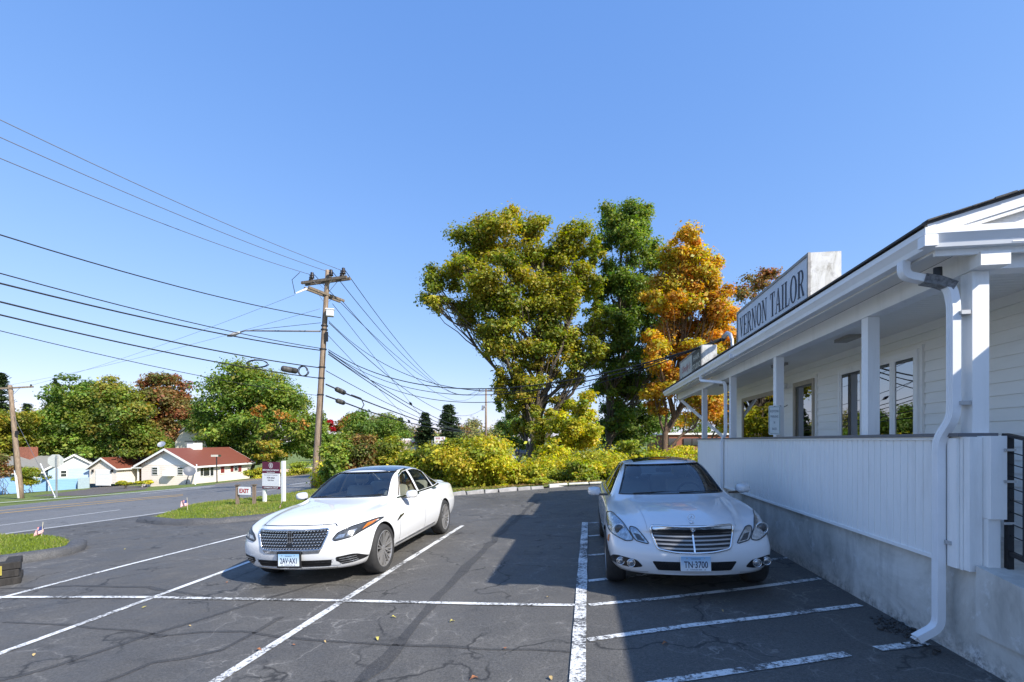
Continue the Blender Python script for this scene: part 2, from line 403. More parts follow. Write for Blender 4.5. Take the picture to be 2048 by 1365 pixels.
def grid(name, xs, ys, dz, mat):
    X, Y = np.meshgrid(xs, ys); Z = H(X, Y) + dz; nx, ny = len(xs), len(ys)
    vs = np.stack([X, Y, Z], -1).reshape(-1, 3); me = bpy.data.meshes.new(name)
    f = [(j * nx + i, j * nx + i + 1, (j + 1) * nx + i + 1, (j + 1) * nx + i) for j in range(ny - 1) for i in range(nx - 1)]
    me.from_pydata(vs.tolist(), [], f); me.materials.append(mat); me.shade_smooth()
    return link(bpy.data.objects.new(name, me))
def ribbon(name, pts, width, dz, mat, parent, step=.6):
    """painted stripe following plan points (Vectors) on the terrain"""
    P = []
    for i in range(len(pts) - 1):
        a = Vector(pts[i][:2]); b = Vector(pts[i + 1][:2]); k = max(1, int((b - a).length / step))
        P += [a.lerp(b, j / k) for j in range(k)]
    P.append(Vector(pts[-1][:2])); mb = MB(); vs = []
    for i, p in enumerate(P):
        t = (P[min(i + 1, len(P) - 1)] - P[max(i - 1, 0)]).normalized(); nn = Vector((-t.y, t.x)); wd = width * (1 + random.uniform(-.07, .07))
        for sgn in (-.5, .5):
            q = p + nn * wd * sgn; vs.append((q.x, q.y, float(H(q.x, q.y)) + dz))
    mb.add(vs, [(2 * i, 2 * i + 1, 2 * i + 3, 2 * i + 2) for i in range(len(P) - 1)])
    return mb.build(name, mat, parent)

xs = np.concatenate([np.linspace(-2500, -130, 14), np.linspace(-120, 60, 121), np.linspace(70, 2500, 14)])
ys = np.concatenate([np.linspace(-400, -40, 8), np.linspace(-35, 120, 125), np.linspace(125, 320, 30), np.linspace(340, 3500, 20)])
kind(grid('ground', xs, ys, -.07, M['grass']), 'structure')
# road: 20 m wide strip left of its near edge
RW = 20.0
ry = np.concatenate([np.linspace(-60, 90, 120), np.linspace(92, 300, 60)])
mb = MB(); ne = 12
for y in ry:
    x0 = float(edge_x(y))
    for j in range(ne + 1):
        x = x0 - RW / .95 * j / ne; mb.v.append((x, y, float(H(x, y)) + .004))
for i in range(len(ry) - 1):
    for j in range(ne): q = i * (ne + 1) + j; mb.f.append((q, q + 1, q + ne + 2, q + ne + 1)); mb.m.append(0)
road = kind(mb.build('road', M['road'], smooth=True), 'structure')
def road_line(name, off, y0, y1, width, mat, n=60):
    return ribbon(name, [Vector((float(edge_x(y)) - off / .95, y)) for y in np.linspace(y0, y1, n)], width, .009, mat, road)
road_line('edge_line', .35, -20, 90, .13, M['road_white'])
for a, b in ((14, 18), (24, 28), (34, 38), (44, 48), (4, 8)): road_line('lane_dash', 4.3, a, b, .12, M['road_white'], 8)
def gline(name, pts, width, mat): return ribbon(name, [gp(*p) for p in pts], width, .009, mat, road)
gline('centre_line', [(-60, 1026.5), (0, 1022), (180, 1005.5), (366, 989.5)], .30, M['road_yellow'])
gline('centre_line', [(-60, 1033), (0, 1027.5), (180, 1009.5), (366, 991.8)], .30, M['road_yellow'])
gline('far_edge_line', [(-60, 1010), (0, 1006), (154, 994.5), (300, 983), (430, 972.5)], .5, M['road_white'])
gline('far_lane_line', [(280, 989), (420, 975)], .24, M['road_white'])
gline('far_edge_line', [(560, 972), (640, 963)], .3, M['road_white'])

# parking lot
kerb_px = [(304, 1046), (372, 1046), (440, 1043), (531, 1034), (640, 1020), (760, 1006), (880, 994), (912, 990), (960, 987), (1000, 984), (1060, 979), (1110, 975), (1200, 971), (1300, 967)]
kerb = [gp(*p) for p in kerb_px]
tip = [gp(*p) for p in [(299, 1041), (330, 1028), (388, 1014), (469, 1005)]]
yl = [(float(edge_x(y)) - .1, y) for y in (-30, -15, 0, 8, 11, 13.5, 15.5, 17, 19)]
lot_poly = yl + [(p.x, p.y + .3) for p in kerb[4:]] + [(12, 24), (16, 22), (16, -30)]
lot = kind(sheet('parking_lot', lot_poly, 0.0, M['lot'], .8), 'structure')
bed_poly = [(p.x, p.y) for p in kerb] + [(12, 24.5), (20, 30), (20, 60), (6, 62), (float(edge_x(60)) + .6, 60), (float(edge_x(45)) + .6, 45), (float(edge_x(32)) + .7, 32), (float(edge_x(25)) + .8, 25)] + [(p.x, p.y) for p in tip[::-1]]
def bed_h(x, y): return .07 + .05 * math.sin(x * 1.3) * math.sin(y * .9 + 1)
bed = kind(sheet('grass_verge', bed_poly, bed_h, M['grass'], .6), 'structure')
isl_px = [(-260, 1083), (-100, 1081), (0, 1079), (80, 1079), (121, 1085), (141, 1094), (128, 1104), (73, 1113), (0, 1122), (-100, 1136), (-260, 1160)]
isl = [gp(*p) for p in isl_px]
isle = kind(sheet('grass_island', [(p.x, p.y) for p in isl], lambda x, y: .10, M['grass'], .35), 'structure')
# low asphalt kerbs
def kerb_strip(name, pts, w, h, mat, parent):
    mb = MB(); P = []
    for i in range(len(pts) - 1):
        k = max(1, int((pts[i + 1] - pts[i]).length / .25)); P += [pts[i].lerp(pts[i + 1], j / k) for j in range(k)]
    P.append(pts[-1]); prof = [(-.5, -.03), (-.42, .55), (-.2, 1.0), (.25, 1.0), (.5, .7), (.5, -.03)]
    for i, p in enumerate(P):
        t = (P[min(i + 1, len(P) - 1)] - P[max(i - 1, 0)]); t.z = 0; t.normalize(); nn = Vector((t.y, -t.x, 0)); j = random.uniform(.85, 1.12)
        for a, b in prof:
            q = p - nn * a * w; mb.v.append((q.x, q.y, float(H(q.x, q.y)) + b * h * j))
    k = len(prof)
    for i in range(len(P) - 1):
        for j in range(k - 1): q = i * k + j; mb.f.append((q, q + 1, q + k + 1, q + k)); mb.m.append(0)
    return mb.build(name, mat, parent, smooth=True)
kerb_strip('asphalt_kerb', [gp(*p) for p in [(285, 1043), (330, 1048), (372, 1049), (440, 1046), (531, 1037), (640, 1023), (760, 1009), (900, 995)]], .34, .13, M['kerb_black'], bed)
kerb_strip('asphalt_kerb', [gp(*p) for p in [(152, 1094), (147, 1102), (128, 1109), (73, 1119), (0, 1129), (-100, 1145), (-260, 1172)]], .34, .15, M['kerb_black'], isle)
# loose grey kerb stones at the end of the lot
def stones(pxs, mat, lo, hi, hgt):
    pts = [gp(*p) for p in pxs]; L = [0.0]
    for i in range(len(pts) - 1): L.append(L[-1] + (pts[i + 1] - pts[i]).length)
    s = 0.0
    def atl(s):
        for i in range(len(pts) - 1):
            if s <= L[i + 1]: return pts[i].lerp(pts[i + 1], (s - L[i]) / (L[i + 1] - L[i]))
        return pts[-1]
    while s < L[-1] - .3:
        l = random.uniform(lo, hi); a = atl(s + .02); b = atl(min(s + l - .03, L[-1])); t = (b - a); t.z = 0; n = t.length; t.normalize(); nn = Vector((-t.y, t.x, 0))
        mb = MB(); vs = []
        for q, dx in ((a, 0), (b, 0)):
            pass
        h1, h2 = hgt * random.uniform(.8, 1.2), hgt * random.uniform(.8, 1.2); j = lambda: Vector((random.uniform(-.03, .03), random.uniform(-.03, .03), 0))
        za, zb = float(H(a.x, a.y)) - .05, float(H(b.x, b.y)) - .05
        A = Vector((a.x, a.y, 0)); B = Vector((b.x, b.y, 0)); wd = nn * random.uniform(.16, .24); up = lambda z: Vector((0, 0, z))
        mb.hexa([A + up(za) + j(), B + up(zb) + j(), B + wd + up(zb) + j(), A + wd + up(za) + j(), A + up(za + h1 + .05) + j() + nn * .03, B + up(zb + h2 + .05) + j() + nn * .03, B + wd + up(zb + h2 + .05) + j(), A + wd + up(za + h1 + .05) + j()])
        mb.build('kerb_stone', mat, bed, bevel=.015); s += l
stones([(905, 992), (960, 988), (1000, 985), (1060, 980), (1100, 977)], M['kerb_stone'], .45, .8, .13)
stones([(1098, 976), (1150, 972.5), (1205, 970.5)], M['kerb_pale'], .7, 1.0, .12)

# parking stripes
def stripe(pts, width, mat, name='painted_line', dz=.006): return ribbon(name, [gp(*p) for p in pts], width, dz, mat, lot, .3)
stripe([(925, 1052), (690, 1200), (430, 1365), (330, 1428)], .090, M['white_line'])
stripe([(500, 1069), (250, 1132), (0, 1197), (-120, 1228)], .085, M['white_clean'])
stripe([(560, 1101), (455, 1141), (230, 1224), (0, 1308), (-120, 1352)], .085, M['white_clean'])
stripe([(-60, 1196), (150, 1195.5), (300, 1196), (690, 1203), (1000, 1210), (1150, 1212)], .075, M['white_line'], dz=.0095)
stripe([(1170, 1046), (1166, 1120), (1161, 1220), (1155, 1365), (1153, 1420)], .125, M['white_worn'], dz=.013)
for a, b in (((1177, 1047), (1440, 1030)), ((1177, 1073), (1470, 1048)), ((1176, 1112), (1520, 1075)), ((1176, 1163), (1578, 1116))):
    stripe([a, ((a[0] + b[0]) / 2, (a[1] + b[1]) / 2 + 1), b], .09, M['white_worn'])
stripe([(1178, 1211), (1330, 1197), (1500, 1177), (1640, 1158)], .080, M['white_line'])
stripe([(1176, 1281), (1380, 1252), (1550, 1233), (1720, 1211)], .080, M['white_line'])
stripe([(1180, 1395), (1345, 1362), (1560, 1330), (1695, 1309)], .085, M['white_line'])
stripe([(1755, 1299), (1852, 1287)], .09, M['white_line'])
# tar filled seams
def seam(pts, width):
    P = [gp(*p) for p in pts]; Q = []
    for i in range(len(P) - 1):
        k = max(2, int((P[i + 1] - P[i]).length / .35)); Q += [P[i].lerp(P[i + 1], j / k) + Vector((random.gauss(0, .022), random.gauss(0, .022), 0)) for j in range(k)]
    mb = MB(); Q.append(P[-1]); n = len(Q)
    for i, p in enumerate(Q):
        t = (Q[min(i + 1, n - 1)] - Q[max(i - 1, 0)]); t.z = 0; t.normalize(); nn = Vector((-t.y, t.x, 0))
        for sg in (-1, 1): q = p + nn * sg * width * random.uniform(.22, .62); mb.v.append((q.x, q.y, float(H(q.x, q.y)) + .003))
    mb.f = [(2 * i, 2 * i + 1, 2 * i + 3, 2 * i + 2) for i in range(n - 1)]; mb.m = [0] * (n - 1)
    return mb.build('tar_seam', M['seam'], lot)
seam([(1075, 1000), (1010, 1060), (935, 1130), (860, 1215), (775, 1310), (720, 1365)], .15)
seam([(640, 1165), (480, 1215), (300, 1270), (120, 1330), (0, 1362)], .07)
seam([(560, 1235), (440, 1300), (300, 1330), (150, 1385)], .08)
seam([(0, 1178), (150, 1172), (290, 1176), (340, 1184), (420, 1196)], .08)
seam([(0, 1246), (140, 1252), (330, 1268), (480, 1262), (560, 1275), (700, 1285), (900, 1295), (1150, 1305)], .05)
# ------------------------------------------------------------------ lettering
def text_polys(txt, font_scale=1.0, shear=0.0, bold=0.0):
    cu = bpy.data.curves.new('lettering_curve', 'FONT'); cu.body = txt; cu.size = 1.0; cu.shear = shear; cu.align_x = 'CENTER'; cu.offset = bold; cu.resolution_u = 3
    ob = bpy.data.objects.new('lettering_curve', cu); COL.objects.link(ob)
    dg = bpy.context.evaluated_depsgraph_get(); me = ob.evaluated_get(dg).to_mesh()
    vs = [v.co.copy() for v in me.vertices]; fs = [tuple(p.vertices) for p in me.polygons]
    ob.evaluated_get(dg).to_mesh_clear(); bpy.data.objects.remove(ob); bpy.data.curves.remove(cu)
    return vs, fs
def put_text(mb, txt, origin, right, up, height, width=None, depth=.003, mi=0, shear=0.0, bold=0.0, out=None):
    """thin raised letters; origin = centre of the line of text"""
    vs, fs = text_polys(txt, 1.0, shear, bold)
    if not vs: return
    x0 = min(v.x for v in vs); x1 = max(v.x for v in vs); y0 = min(v.y for v in vs); y1 = max(v.y for v in vs)
    sy = height / (y1 - y0); sx = sy if width is None else width / (x1 - x0)
    right = Vector(right).normalized(); up = Vector(up).normalized(); nrm = right.cross(up) if out is None else Vector(out)
    f = lambda v: Vector(origin) + right * (v.x - (x0 + x1) / 2) * sx + up * (v.y - (y0 + y1) / 2) * sy + nrm * depth
    mb.add([f(v) for v in vs], fs, mi)
def ring(cx, cy, ax, ay, bx, by, a0=0, a1=360, n=28):
    ps = []
    for i in range(n):
        t0 = math.radians(a0 + (a1 - a0) * i / n); t1 = math.radians(a0 + (a1 - a0) * (i + 1) / n)
        ps.append([(cx + ax * math.cos(t0), cy + ay * math.sin(t0)), (cx + ax * math.cos(t1), cy + ay * math.sin(t1)), (cx + bx * math.cos(t1), cy + by * math.sin(t1)), (cx + bx * math.cos(t0), cy + by * math.sin(t0))])
    return ps
def R4(x0, y0, x1, y1): return [(x0, y0), (x1, y0), (x1, y1), (x0, y1)]
def serif(ch):
    k, t, s = .16, .055, .045       # thick stem, thin stroke, serif
    ser = lambda x, y, w=.15: R4(x - w, y, x + w, y + s)
    if ch == 'I': return .34, [R4(.09, 0, .25, 1), ser(.17, 0), ser(.17, 1 - s)]
    if ch == 'E': return .66, [R4(.09, 0, .25, 1), R4(.02, 0, .6, s), R4(.02, 1 - s, .58, 1), R4(.25, .49, .47, .54), [(.53, 0), (.6, 0), (.64, .25), (.60, .25)], [(.51, 1), (.58, 1), (.60, .78), (.56, .78)], R4(.45, .40, .49, .63)]
    if ch == 'L': return .60, [R4(.09, 0, .25, 1), ser(.17, 1 - s), R4(.02, 0, .56, s), [(.49, 0), (.56, 0), (.60, .27), (.56, .27)]]
    if ch == 'T': return .66, [R4(.25, 0, .41, 1), ser(.33, 0), R4(.02, 1 - s, .64, 1), [(.02, 1), (.08, 1), (.05, .76), (.01, .76)], [(.58, 1), (.64, 1), (.65, .76), (.61, .76)]]
    if ch == 'V': return .74, [[(.10, 1), (.27, 1), (.45, .05), (.37, 0)], [(.58, 1), (.65, 1), (.42, 0), (.37, 0)], ser(.18, 1 - s, .17), ser(.61, 1 - s, .12)]
    if ch == 'A': return .76, [[(.08, 0), (.14, 0), (.40, 1), (.35, 1)], [(.52, 0), (.70, 0), (.44, 1), (.35, 1)], R4(.2, .32, .56, .37), ser(.11, 0, .11), ser(.61, 0, .16)]
    if ch == 'N': return .80, [R4(.12, 0, .18, 1), R4(.62, 0, .68, 1), [(.06, 1), (.24, 1), (.68, 0), (.60, 0)], ser(.15, 0, .12), ser(.65, 1 - s, .12), ser(.12, 1 - s, .1)]
    if ch == 'O': return .80, ring(.40, .5, .38, .52, .22, .46)
    if ch == 'R': return .74, [R4(.09, 0, .25, 1), ser(.17, 0), R4(.02, 1 - s, .36, 1), R4(.25, .46, .36, .51), [(.34, .48), (.44, .5), (.74, 0), (.55, 0)]] + ring(.36, .73, .28, .27, .13, .22, -90, 90, 14)
    return .36, []
def put_serif(mb, txt, origin, right, up, height, total, out):
    adv = sum(serif(c)[0] + .05 for c in txt) - .05; sx = total / adv; x = -total / 2; e = 0
    right = Vector(right); up = Vector(up); out = Vector(out)
    for c in txt:
        w_, polys = serif(c)
        for p in polys:
            e += 1; mb.add([Vector(origin) + right * (x + q[0] * sx) + up * (q[1] - .5) * height + out * (.004 + .00012 * (e % 9)) for q in p], [tuple(range(len(p)))])
        x += (w_ + .05) * sx

# ------------------------------------------------------------------ the shop
ZC = CAMH
shop = thing('shop_building', 'long white clapboard shop with a covered porch on a concrete base', 'building', W(8, 4, 0))
SM = worldmat(shop)
def sp(mb, name, mat, parent=shop, **kw): return mb.build(name, mat, parent, local=SM if parent is shop else (SM @ Matrix.Translation(parent.location) if parent.parent is shop else None), **kw)
UW, DD, RR = Vector((0, 0, 1)), W(1, 0, 0), W(0, 1, 0)
# concrete base with its sloping end
def conc(v0, v1, prof):
    mb = MB(); k = len(prof); b = []
    for (u, zt) in prof:
        mb.v += [tuple(W(u, v0, -.35)), tuple(W(u, v0, zt)), tuple(W(u, v1, zt)), tuple(W(u, v1, -.35))]
    for i in range(k - 1):
        q = 4 * i
        for j in range(4): mb.f.append((q + j, q + (j + 1) % 4, q + 4 + (j + 1) % 4, q + 4 + j)); mb.m.append(0)
    mb.f += [(0, 1, 2, 3), tuple(4 * (k - 1) + j for j in range(4))]; mb.m += [0, 0]; return mb
us = np.linspace(4.02, 12.6, 40)
base = sp(conc(2.85, 3.3, [(-3.5, ZC - 1.5), (2.0, ZC - 1.36), (2.9, ZC - 1.18), (3.3, ZC - 1.09), (3.6, ZC - 1.02), (3.9, ZC - .945), (4.02, ZC - .93)] + [(u, ZC - .93) for u in us[1:]]), 'concrete_base', M['concrete'])
ledge = sp(conc(2.825, 3.32, [(2.0, ZC - 1.31), (2.9, ZC - 1.11), (3.3, ZC - 1.03), (3.6, ZC - .965), (3.98, ZC - .915)]), 'concrete_ledge', M['concrete'])
for o in (ledge,):      # only the top lip of the ledge shows
    for v in o.data.vertices:
        if (SM @ v.co).z < 0: v.co.z += .35 + ZC - 1.40
sp(MB().uvbox(-3.5, 13.85, 3.3, 4.3, .3, ZC - .94), 'porch_floor', M['concrete'])
# wall core and clapboards
sp(MB().uvbox(-3.5, 13.85, 4.06, 9.0, .2, ZC + 1.46), 'wall_core', M['cream'])
exp_ = .126; z = ZC - .94; n = 0
while z < ZC + 1.38:
    z1 = min(z + exp_ + .01, ZC + 1.40)
    mb = MB().hexa([W(-3.5, 4.034, z), W(-3.5, 4.062, z), W(13.86, 4.062, z), W(13.86, 4.034, z), W(-3.5, 4.050, z1), W(-3.5, 4.062, z1), W(13.86, 4.062, z1), W(13.86, 4.050, z1)])
    sp(mb, 'siding_board', M['cream']); z += exp_
sp(MB().uvbox(13.80, 13.90, 4.005, 4.10, ZC - .94, ZC + 1.44), 'corner_board', M['white2'])
sp(MB().uvbox(-3.5, 13.8, 4.018, 4.058, ZC + 1.30, ZC + 1.405), 'frieze_board', M['cream'])
# half wall of vertical beaded boards
bw = .098; u = 4.20
bead = MB()
proto = None
while u < 12.58:
    if proto is None:
        mb = MB(); pr = [(0, .012), (.006, 0), (.089, 0), (.095, .012), (.0978, .012), (.0978, .03), (0, .03)]
        mb.prism(pr, lambda a, b: W(a, b, 0), lambda a, b: W(a, b, .955)); o = mb.build('porch_board', M['white'], shop); proto = o
    else: o = link(proto.copy(), shop)
    o.location = SM.inverted() @ W(u, 2.80, ZC - .925); u += bw
sp(MB().uvbox(4.2, 12.6, 2.832, 2.97, ZC - .92, ZC + .025), 'half_wall_core', M['white'])
sp(MB().uvbox(12.585, 12.62, 2.80, 4.03, ZC - .92, ZC + .028), 'end_panel', M['white'])
sp(MB().uvbox(4.19, 12.63, 2.79, 2.83, ZC - .955, ZC - .925), 'base_trim', M['white2'])
sp(MB().uvbox(4.2, 12.62, 2.785, 2.80, ZC + .005, ZC + .03), 'rail_trim', M['white2'])
sp(MB().uvbox(4.06, 12.65, 2.765, 3.03, ZC + .031, ZC + .058), 'rail_cap', M['grey_paint'])
# corner boards at the porch opening
sp(MB().uvbox(4.06, 4.19, 2.795, 2.955, ZC - .97, ZC + .03), 'corner_post_casing', M['white'])
sp(MB().uvbox(4.09, 4.185, 2.775, 2.794, ZC - .965, ZC + .02), 'corner_strip', M['white2'])
sp(MB().uvbox(4.00, 4.058, 2.80, 2.884, ZC - .965, ZC + .028), 'corner_strip', M['white'])
sp(MB().uvbox(3.93, 4.055, 2.886, 2.988, ZC - .565, ZC + .035), 'corner_strip', M['white2'])
sp(MB().uvbox(3.955, 4.05, 2.888, 2.965, ZC - .965, ZC - .567), 'corner_strip', M['white'])
# posts, beams, ceiling
for u0 in (4.06, 5.40, 7.78, 10.07, 12.36):
    mb = MB().uvbox(u0, u0 + .115, 2.86, 2.970, ZC + .058, ZC + 1.268); o = sp(mb, 'porch_post', M['white2'])
sp(MB().uvbox(4.05, 15.55, 2.85, 3.0, ZC + 1.27, ZC + 1.445), 'porch_beam', M['white'])
sp(MB().uvbox(4.055, 4.20, 3.002, 4.03, ZC + 1.275, ZC + 1.44), 'cross_beam', M['white'])
sp(MB().uvbox(3.94, 4.048, 2.83, 3.02, ZC + 1.27, ZC + 1.37), 'beam_end', M['white2'])
mb = MB(); u = 4.2
while u < 15.5:
    mb.hexa([W(u + .004, 3.002, ZC + 1.40), W(u + .004, 4.05, ZC + 1.40), W(u + .078, 4.05, ZC + 1.40), W(u + .078, 3.002, ZC + 1.40), W(u - .002, 3.002, ZC + 1.412), W(u - .002, 4.05, ZC + 1.412), W(u + .084, 4.05, ZC + 1.412), W(u + .084, 3.002, ZC + 1.412)]); u += .082
kind(sp(mb, 'ceiling_boards', M['cream']), 'stuff')
sp(MB().uvbox(3.9, 15.6, 3.0, 4.06, ZC + 1.414, ZC + 1.44), 'ceiling_deck', M['cream'])
sp(MB().uvbox(4.0, 15.6, 2.575, 2.848, ZC + 1.447, ZC + 1.47), 'soffit', M['cream'])
sp(MB().uvbox(3.992, 4.046, 2.60, 4.0, ZC + 1.45, ZC + 1.472), 'soffit', M['cream'])
sp(MB().uvbox(3.99, 15.62, 2.55, 2.574, ZC + 1.39, ZC + 1.55), 'fascia', M['white2'])
sp(MB().uvbox(3.965, 3.989, 2.55, 3.95, ZC + 1.36, ZC + 1.55), 'fascia', M['white2'])
# gutters with a mitred corner
gprof = [(.125, 0.0), (.045, 0.0), (.035, .035), (.012, .07), (0.0, .085), (0.0, .13), (.016, .13), (.016, .118), (.008, .115), (.02, .08), (.045, .045), (.055, .012), (.115, .012), (.115, .12), (.125, .12)]
mb = MB(); k = len(gprof)
mb.add([W(3.86 + a, 2.42 + a, ZC + 1.405 + b) for a, b in gprof] + [W(15.62, 2.42 + a, ZC + 1.405 + b) for a, b in gprof], [(i, (i + 1) % k, k + (i + 1) % k, k + i) for i in range(k)] + [tuple(range(k))[::-1], tuple(range(k, 2 * k))])
sp(mb, 'gutter', M['alum'])
mb = MB(); mb.add([W(3.86 + a, 2.42 + a, ZC + 1.405 + b) for a, b in gprof] + [W(3.86 + a, 3.95, ZC + 1.405 + b) for a, b in gprof], [(i, (i + 1) % k, k + (i + 1) % k, k + i) for i in range(k)] + [tuple(range(k))[::-1], tuple(range(k, 2 * k))])
sp(mb, 'gutter', M['alum'])
sp(MB().uvbox(8.55, 8.60, 2.412, 2.55, ZC + 1.398, ZC + 1.47), 'gutter_joint', M['alum'])
sp(MB().uvbox(3.853, 3.93, 2.413, 2.50, ZC + 1.40, ZC + 1.478), 'gutter_joint', M['alum'])
# roof: porch slope, ridge behind, dark shingle edge, gable end above the front gutter
def roof_z(v): return ZC + 1.555 + .29 * (v - 2.42)
shingle = plain('dark_shingle', (.085, .080, .076), .9, var=.4, nscale=9, bmp=.5)
def slab(u0, u1, v0, v1, zf, th): return MB().hexa([W(u0, v0, zf(v0)), W(u0, v1, zf(v1)), W(u1, v1, zf(v1)), W(u1, v0, zf(v0)), W(u0, v0, zf(v0) + th), W(u0, v1, zf(v1) + th), W(u1, v1, zf(v1) + th), W(u1, v0, zf(v0) + th)])
sp(slab(3.86, 15.7, 2.40, 7.0, roof_z, .016), 'roof', shingle)
sp(slab(3.86, 15.7, 7.0, 11.6, lambda v: roof_z(14.0 - v), .016), 'roof', shingle)
for i in range(14):      # ragged shingle tabs along the rake
    v0 = 2.42 + i * .14; sp(slab(3.835 - random.uniform(0, .012), 3.90, v0, v0 + .133, lambda v: roof_z(v) + .017, .006 + random.uniform(0, .008)), 'shingle', shingle)
for i in range(9):
    v0 = 2.45 + i * .17
sp(slab(3.868, 3.905, 2.44, 7.0, lambda v: roof_z(v) - .085, .083), 'rake_board', M['alum'])
sp(slab(3.878, 3.906, 2.60, 7.0, lambda v: roof_z(v) - .115, .028), 'rake_board', M['white2'])
mb = MB(); mb.prism([(2.6, ZC + 1.536), (7.0, ZC + 1.536), (7.0, roof_z(7.0) - .06), (2.6, roof_z(2.6) - .06)], lambda a, b: W(3.93, a, b), lambda a, b: W(3.955, a, b)); sp(mb, 'gable_board', M['white2'])
# the wing that runs on towards the street side, beyond the porch
sp(slab(-3.7, 3.80, 3.86, 7.0, lambda v: ZC + 1.46 + .27 * (v - 3.88), .07), 'wing_roof', shingle)
sp(MB().uvbox(-3.6, 3.80, 3.87, 4.03, ZC + 1.41, ZC + 1.458), 'wing_soffit', M['cream'])
# downspouts
def spout(name, pts, w_=.070, d_=.056, side=None, parent=shop, mat=None):
    P = []
    for i, p in enumerate(pts):
        if i == 0 or i == len(pts) - 1: P.append(Vector(p)); continue
        a = Vector(pts[i - 1]); b = Vector(p); c = Vector(pts[i + 1]); r = min(.07, (a - b).length * .45, (c - b).length * .45)
        q0 = b + (a - b).normalized() * r; q1 = b + (c - b).normalized() * r
        for t in (0, .25, .5, .75, 1): P.append(q0 * (1 - t) ** 2 + b * 2 * t * (1 - t) + q1 * t * t)
    mb = MB().recttube(P, w_, d_, side or DD); inner = MB().recttube([p for p in P], w_ - .008, d_ - .008, side or DD)
    mb.add(inner.v, inner.f)
    for zz in (-.019, 0, .019):      # pressed ribs
        rp = [p for p in P]; mb.add(*(lambda t: (t.v, t.f))(MB().recttube([p - RR * (d_ / 2 - .001) * 1.0 + DD * zz for p in rp], .010, .006, DD)))
    return sp(mb, name, mat or M['alum'])
dz = ZC
spout('downspout', [W(4.20, 2.48, dz + 1.41), W(4.20, 2.48, dz + 1.30), W(4.15, 2.765, dz + 1.20), W(4.12, 2.775, dz + 1.05), W(4.12, 2.775, dz + .18), W(4.23, 2.745, dz + .0), W(4.23, 2.745, dz - 1.46), W(4.22, 2.58, dz - 1.56)])
spout('downspout', [W(10.9, 2.48, dz + 1.41), W(10.9, 2.48, dz + 1.30), W(10.26, 2.80, dz + 1.17), W(10.25, 2.81, dz + 1.05), W(10.25, 2.81, dz + .14), W(10.33, 2.755, dz - .02), W(10.33, 2.755, dz - 1.55)], .062, .05)
for zz, uu, vv in ((dz + .95, 4.12, 2.82), (dz + .27, 4.12, 2.82), (dz - .80, 4.20, 2.79)):
    sp(MB().uvbox(uu - .06, uu + .05, vv - .03, vv + .03, zz, zz + .03), 'pipe_strap', M['steel'])
mb = MB(); mb.tube([W(4.17, 2.70, dz + 1.24), W(4.17, 2.70, dz + 1.34)], .028, 12); sp(mb, 'pipe_stub', M['black'], smooth=False)
mb = MB().recttube([W(4.18, 2.60, dz + 1.258), W(4.165, 2.70, dz + 1.228), W(4.145, 2.79, dz + 1.175)], .082, .070, DD); sp(mb, 'metal_tape', plain('crumpled_flashing', (.30, .30, .31), .3, .8, var=.5, nscale=40, bmp=1.0))
# bracket under the far end of the roof
mb = MB().bar(W(15.4, 2.93, dz + 1.25), W(14.6, 3.95, dz + .1), .07); sp(mb, 'brace', M['white2'])
# windows and door on the porch wall
glass = glassmat('window_glass', (.30, .32, .31), .38, .006)
back = plain('dim_room_tone', (.05, .052, .05), .9, var=.4, nscale=2); blind = plain('pale_blind', (.34, .34, .31), .8, var=.15, nscale=1.5)
def window(name, u0, u1, z0, z1, splits=(), mat=M['white2'], fw=.055):
    r = link(bpy.data.objects.new(name, None), shop); r.location = SM.inverted() @ W((u0 + u1) / 2, 4.03, z0); RM = SM @ Matrix.Translation(r.location)
    B = lambda mb, nm, mt: mb.build(nm, mt, r, local=RM)
    mb = MB()
    for a, b, c, d in ((u0 - fw, u1 + fw, z1, z1 + fw), (u0 - fw, u1 + fw, z0 - fw, z0), (u0 - fw, u0, z0, z1), (u1, u1 + fw, z0, z1)): mb.uvbox(a, b, 3.985, 4.045, c, d)
    B(mb, 'frame', mat)
    for (a, b, c, d) in ((u0 - fw - .05, u0 - fw, z0 - fw, z1 + fw + .05), (u1 + fw, u1 + fw + .05, z0 - fw, z1 + fw + .05), (u0 - fw, u1 + fw, z1 + fw, z1 + fw + .05)):
        B(MB().uvbox(a, b, 4.012, 4.043, c, d), 'casing', M['cream'])
    B(MB().uvbox(u0, u1, 4.020, 4.028, z0, z1), 'room_dark_panel', back)  # opaque panel; the darkness of the unlit room is painted into its colour
    edges = [u0] + list(splits) + [u1]
    for i in range(len(edges) - 1):
        a, b = edges[i] + (.025 if i else 0), edges[i + 1] - (.025 if i < len(edges) - 2 else 0)
        mb = MB()
        for q in ((a, a + .03, z0, z1), (b - .03, b, z0, z1), (a + .03, b - .03, z0, z0 + .03), (a + .03, b - .03, z1 - .03, z1)): mb.uvbox(q[0], q[1], 3.996, 4.019, q[2], q[3])
        B(mb, 'sash', mat); B(MB().uvbox(a + .03, b - .03, 4.006, 4.009, z0 + .03, z1 - .03), 'pane', glass)
    for s in splits: B(MB().uvbox(s - .025, s + .025, 3.99, 4.019, z0, z1), 'mullion', mat)
    return r
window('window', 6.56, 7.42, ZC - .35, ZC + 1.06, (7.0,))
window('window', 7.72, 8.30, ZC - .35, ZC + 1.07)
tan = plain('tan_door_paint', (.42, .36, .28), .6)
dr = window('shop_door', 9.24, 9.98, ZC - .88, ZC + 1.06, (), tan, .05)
window('shop_window', 10.95, 13.05, ZC - .45, ZC + 1.02, (), tan, .06)
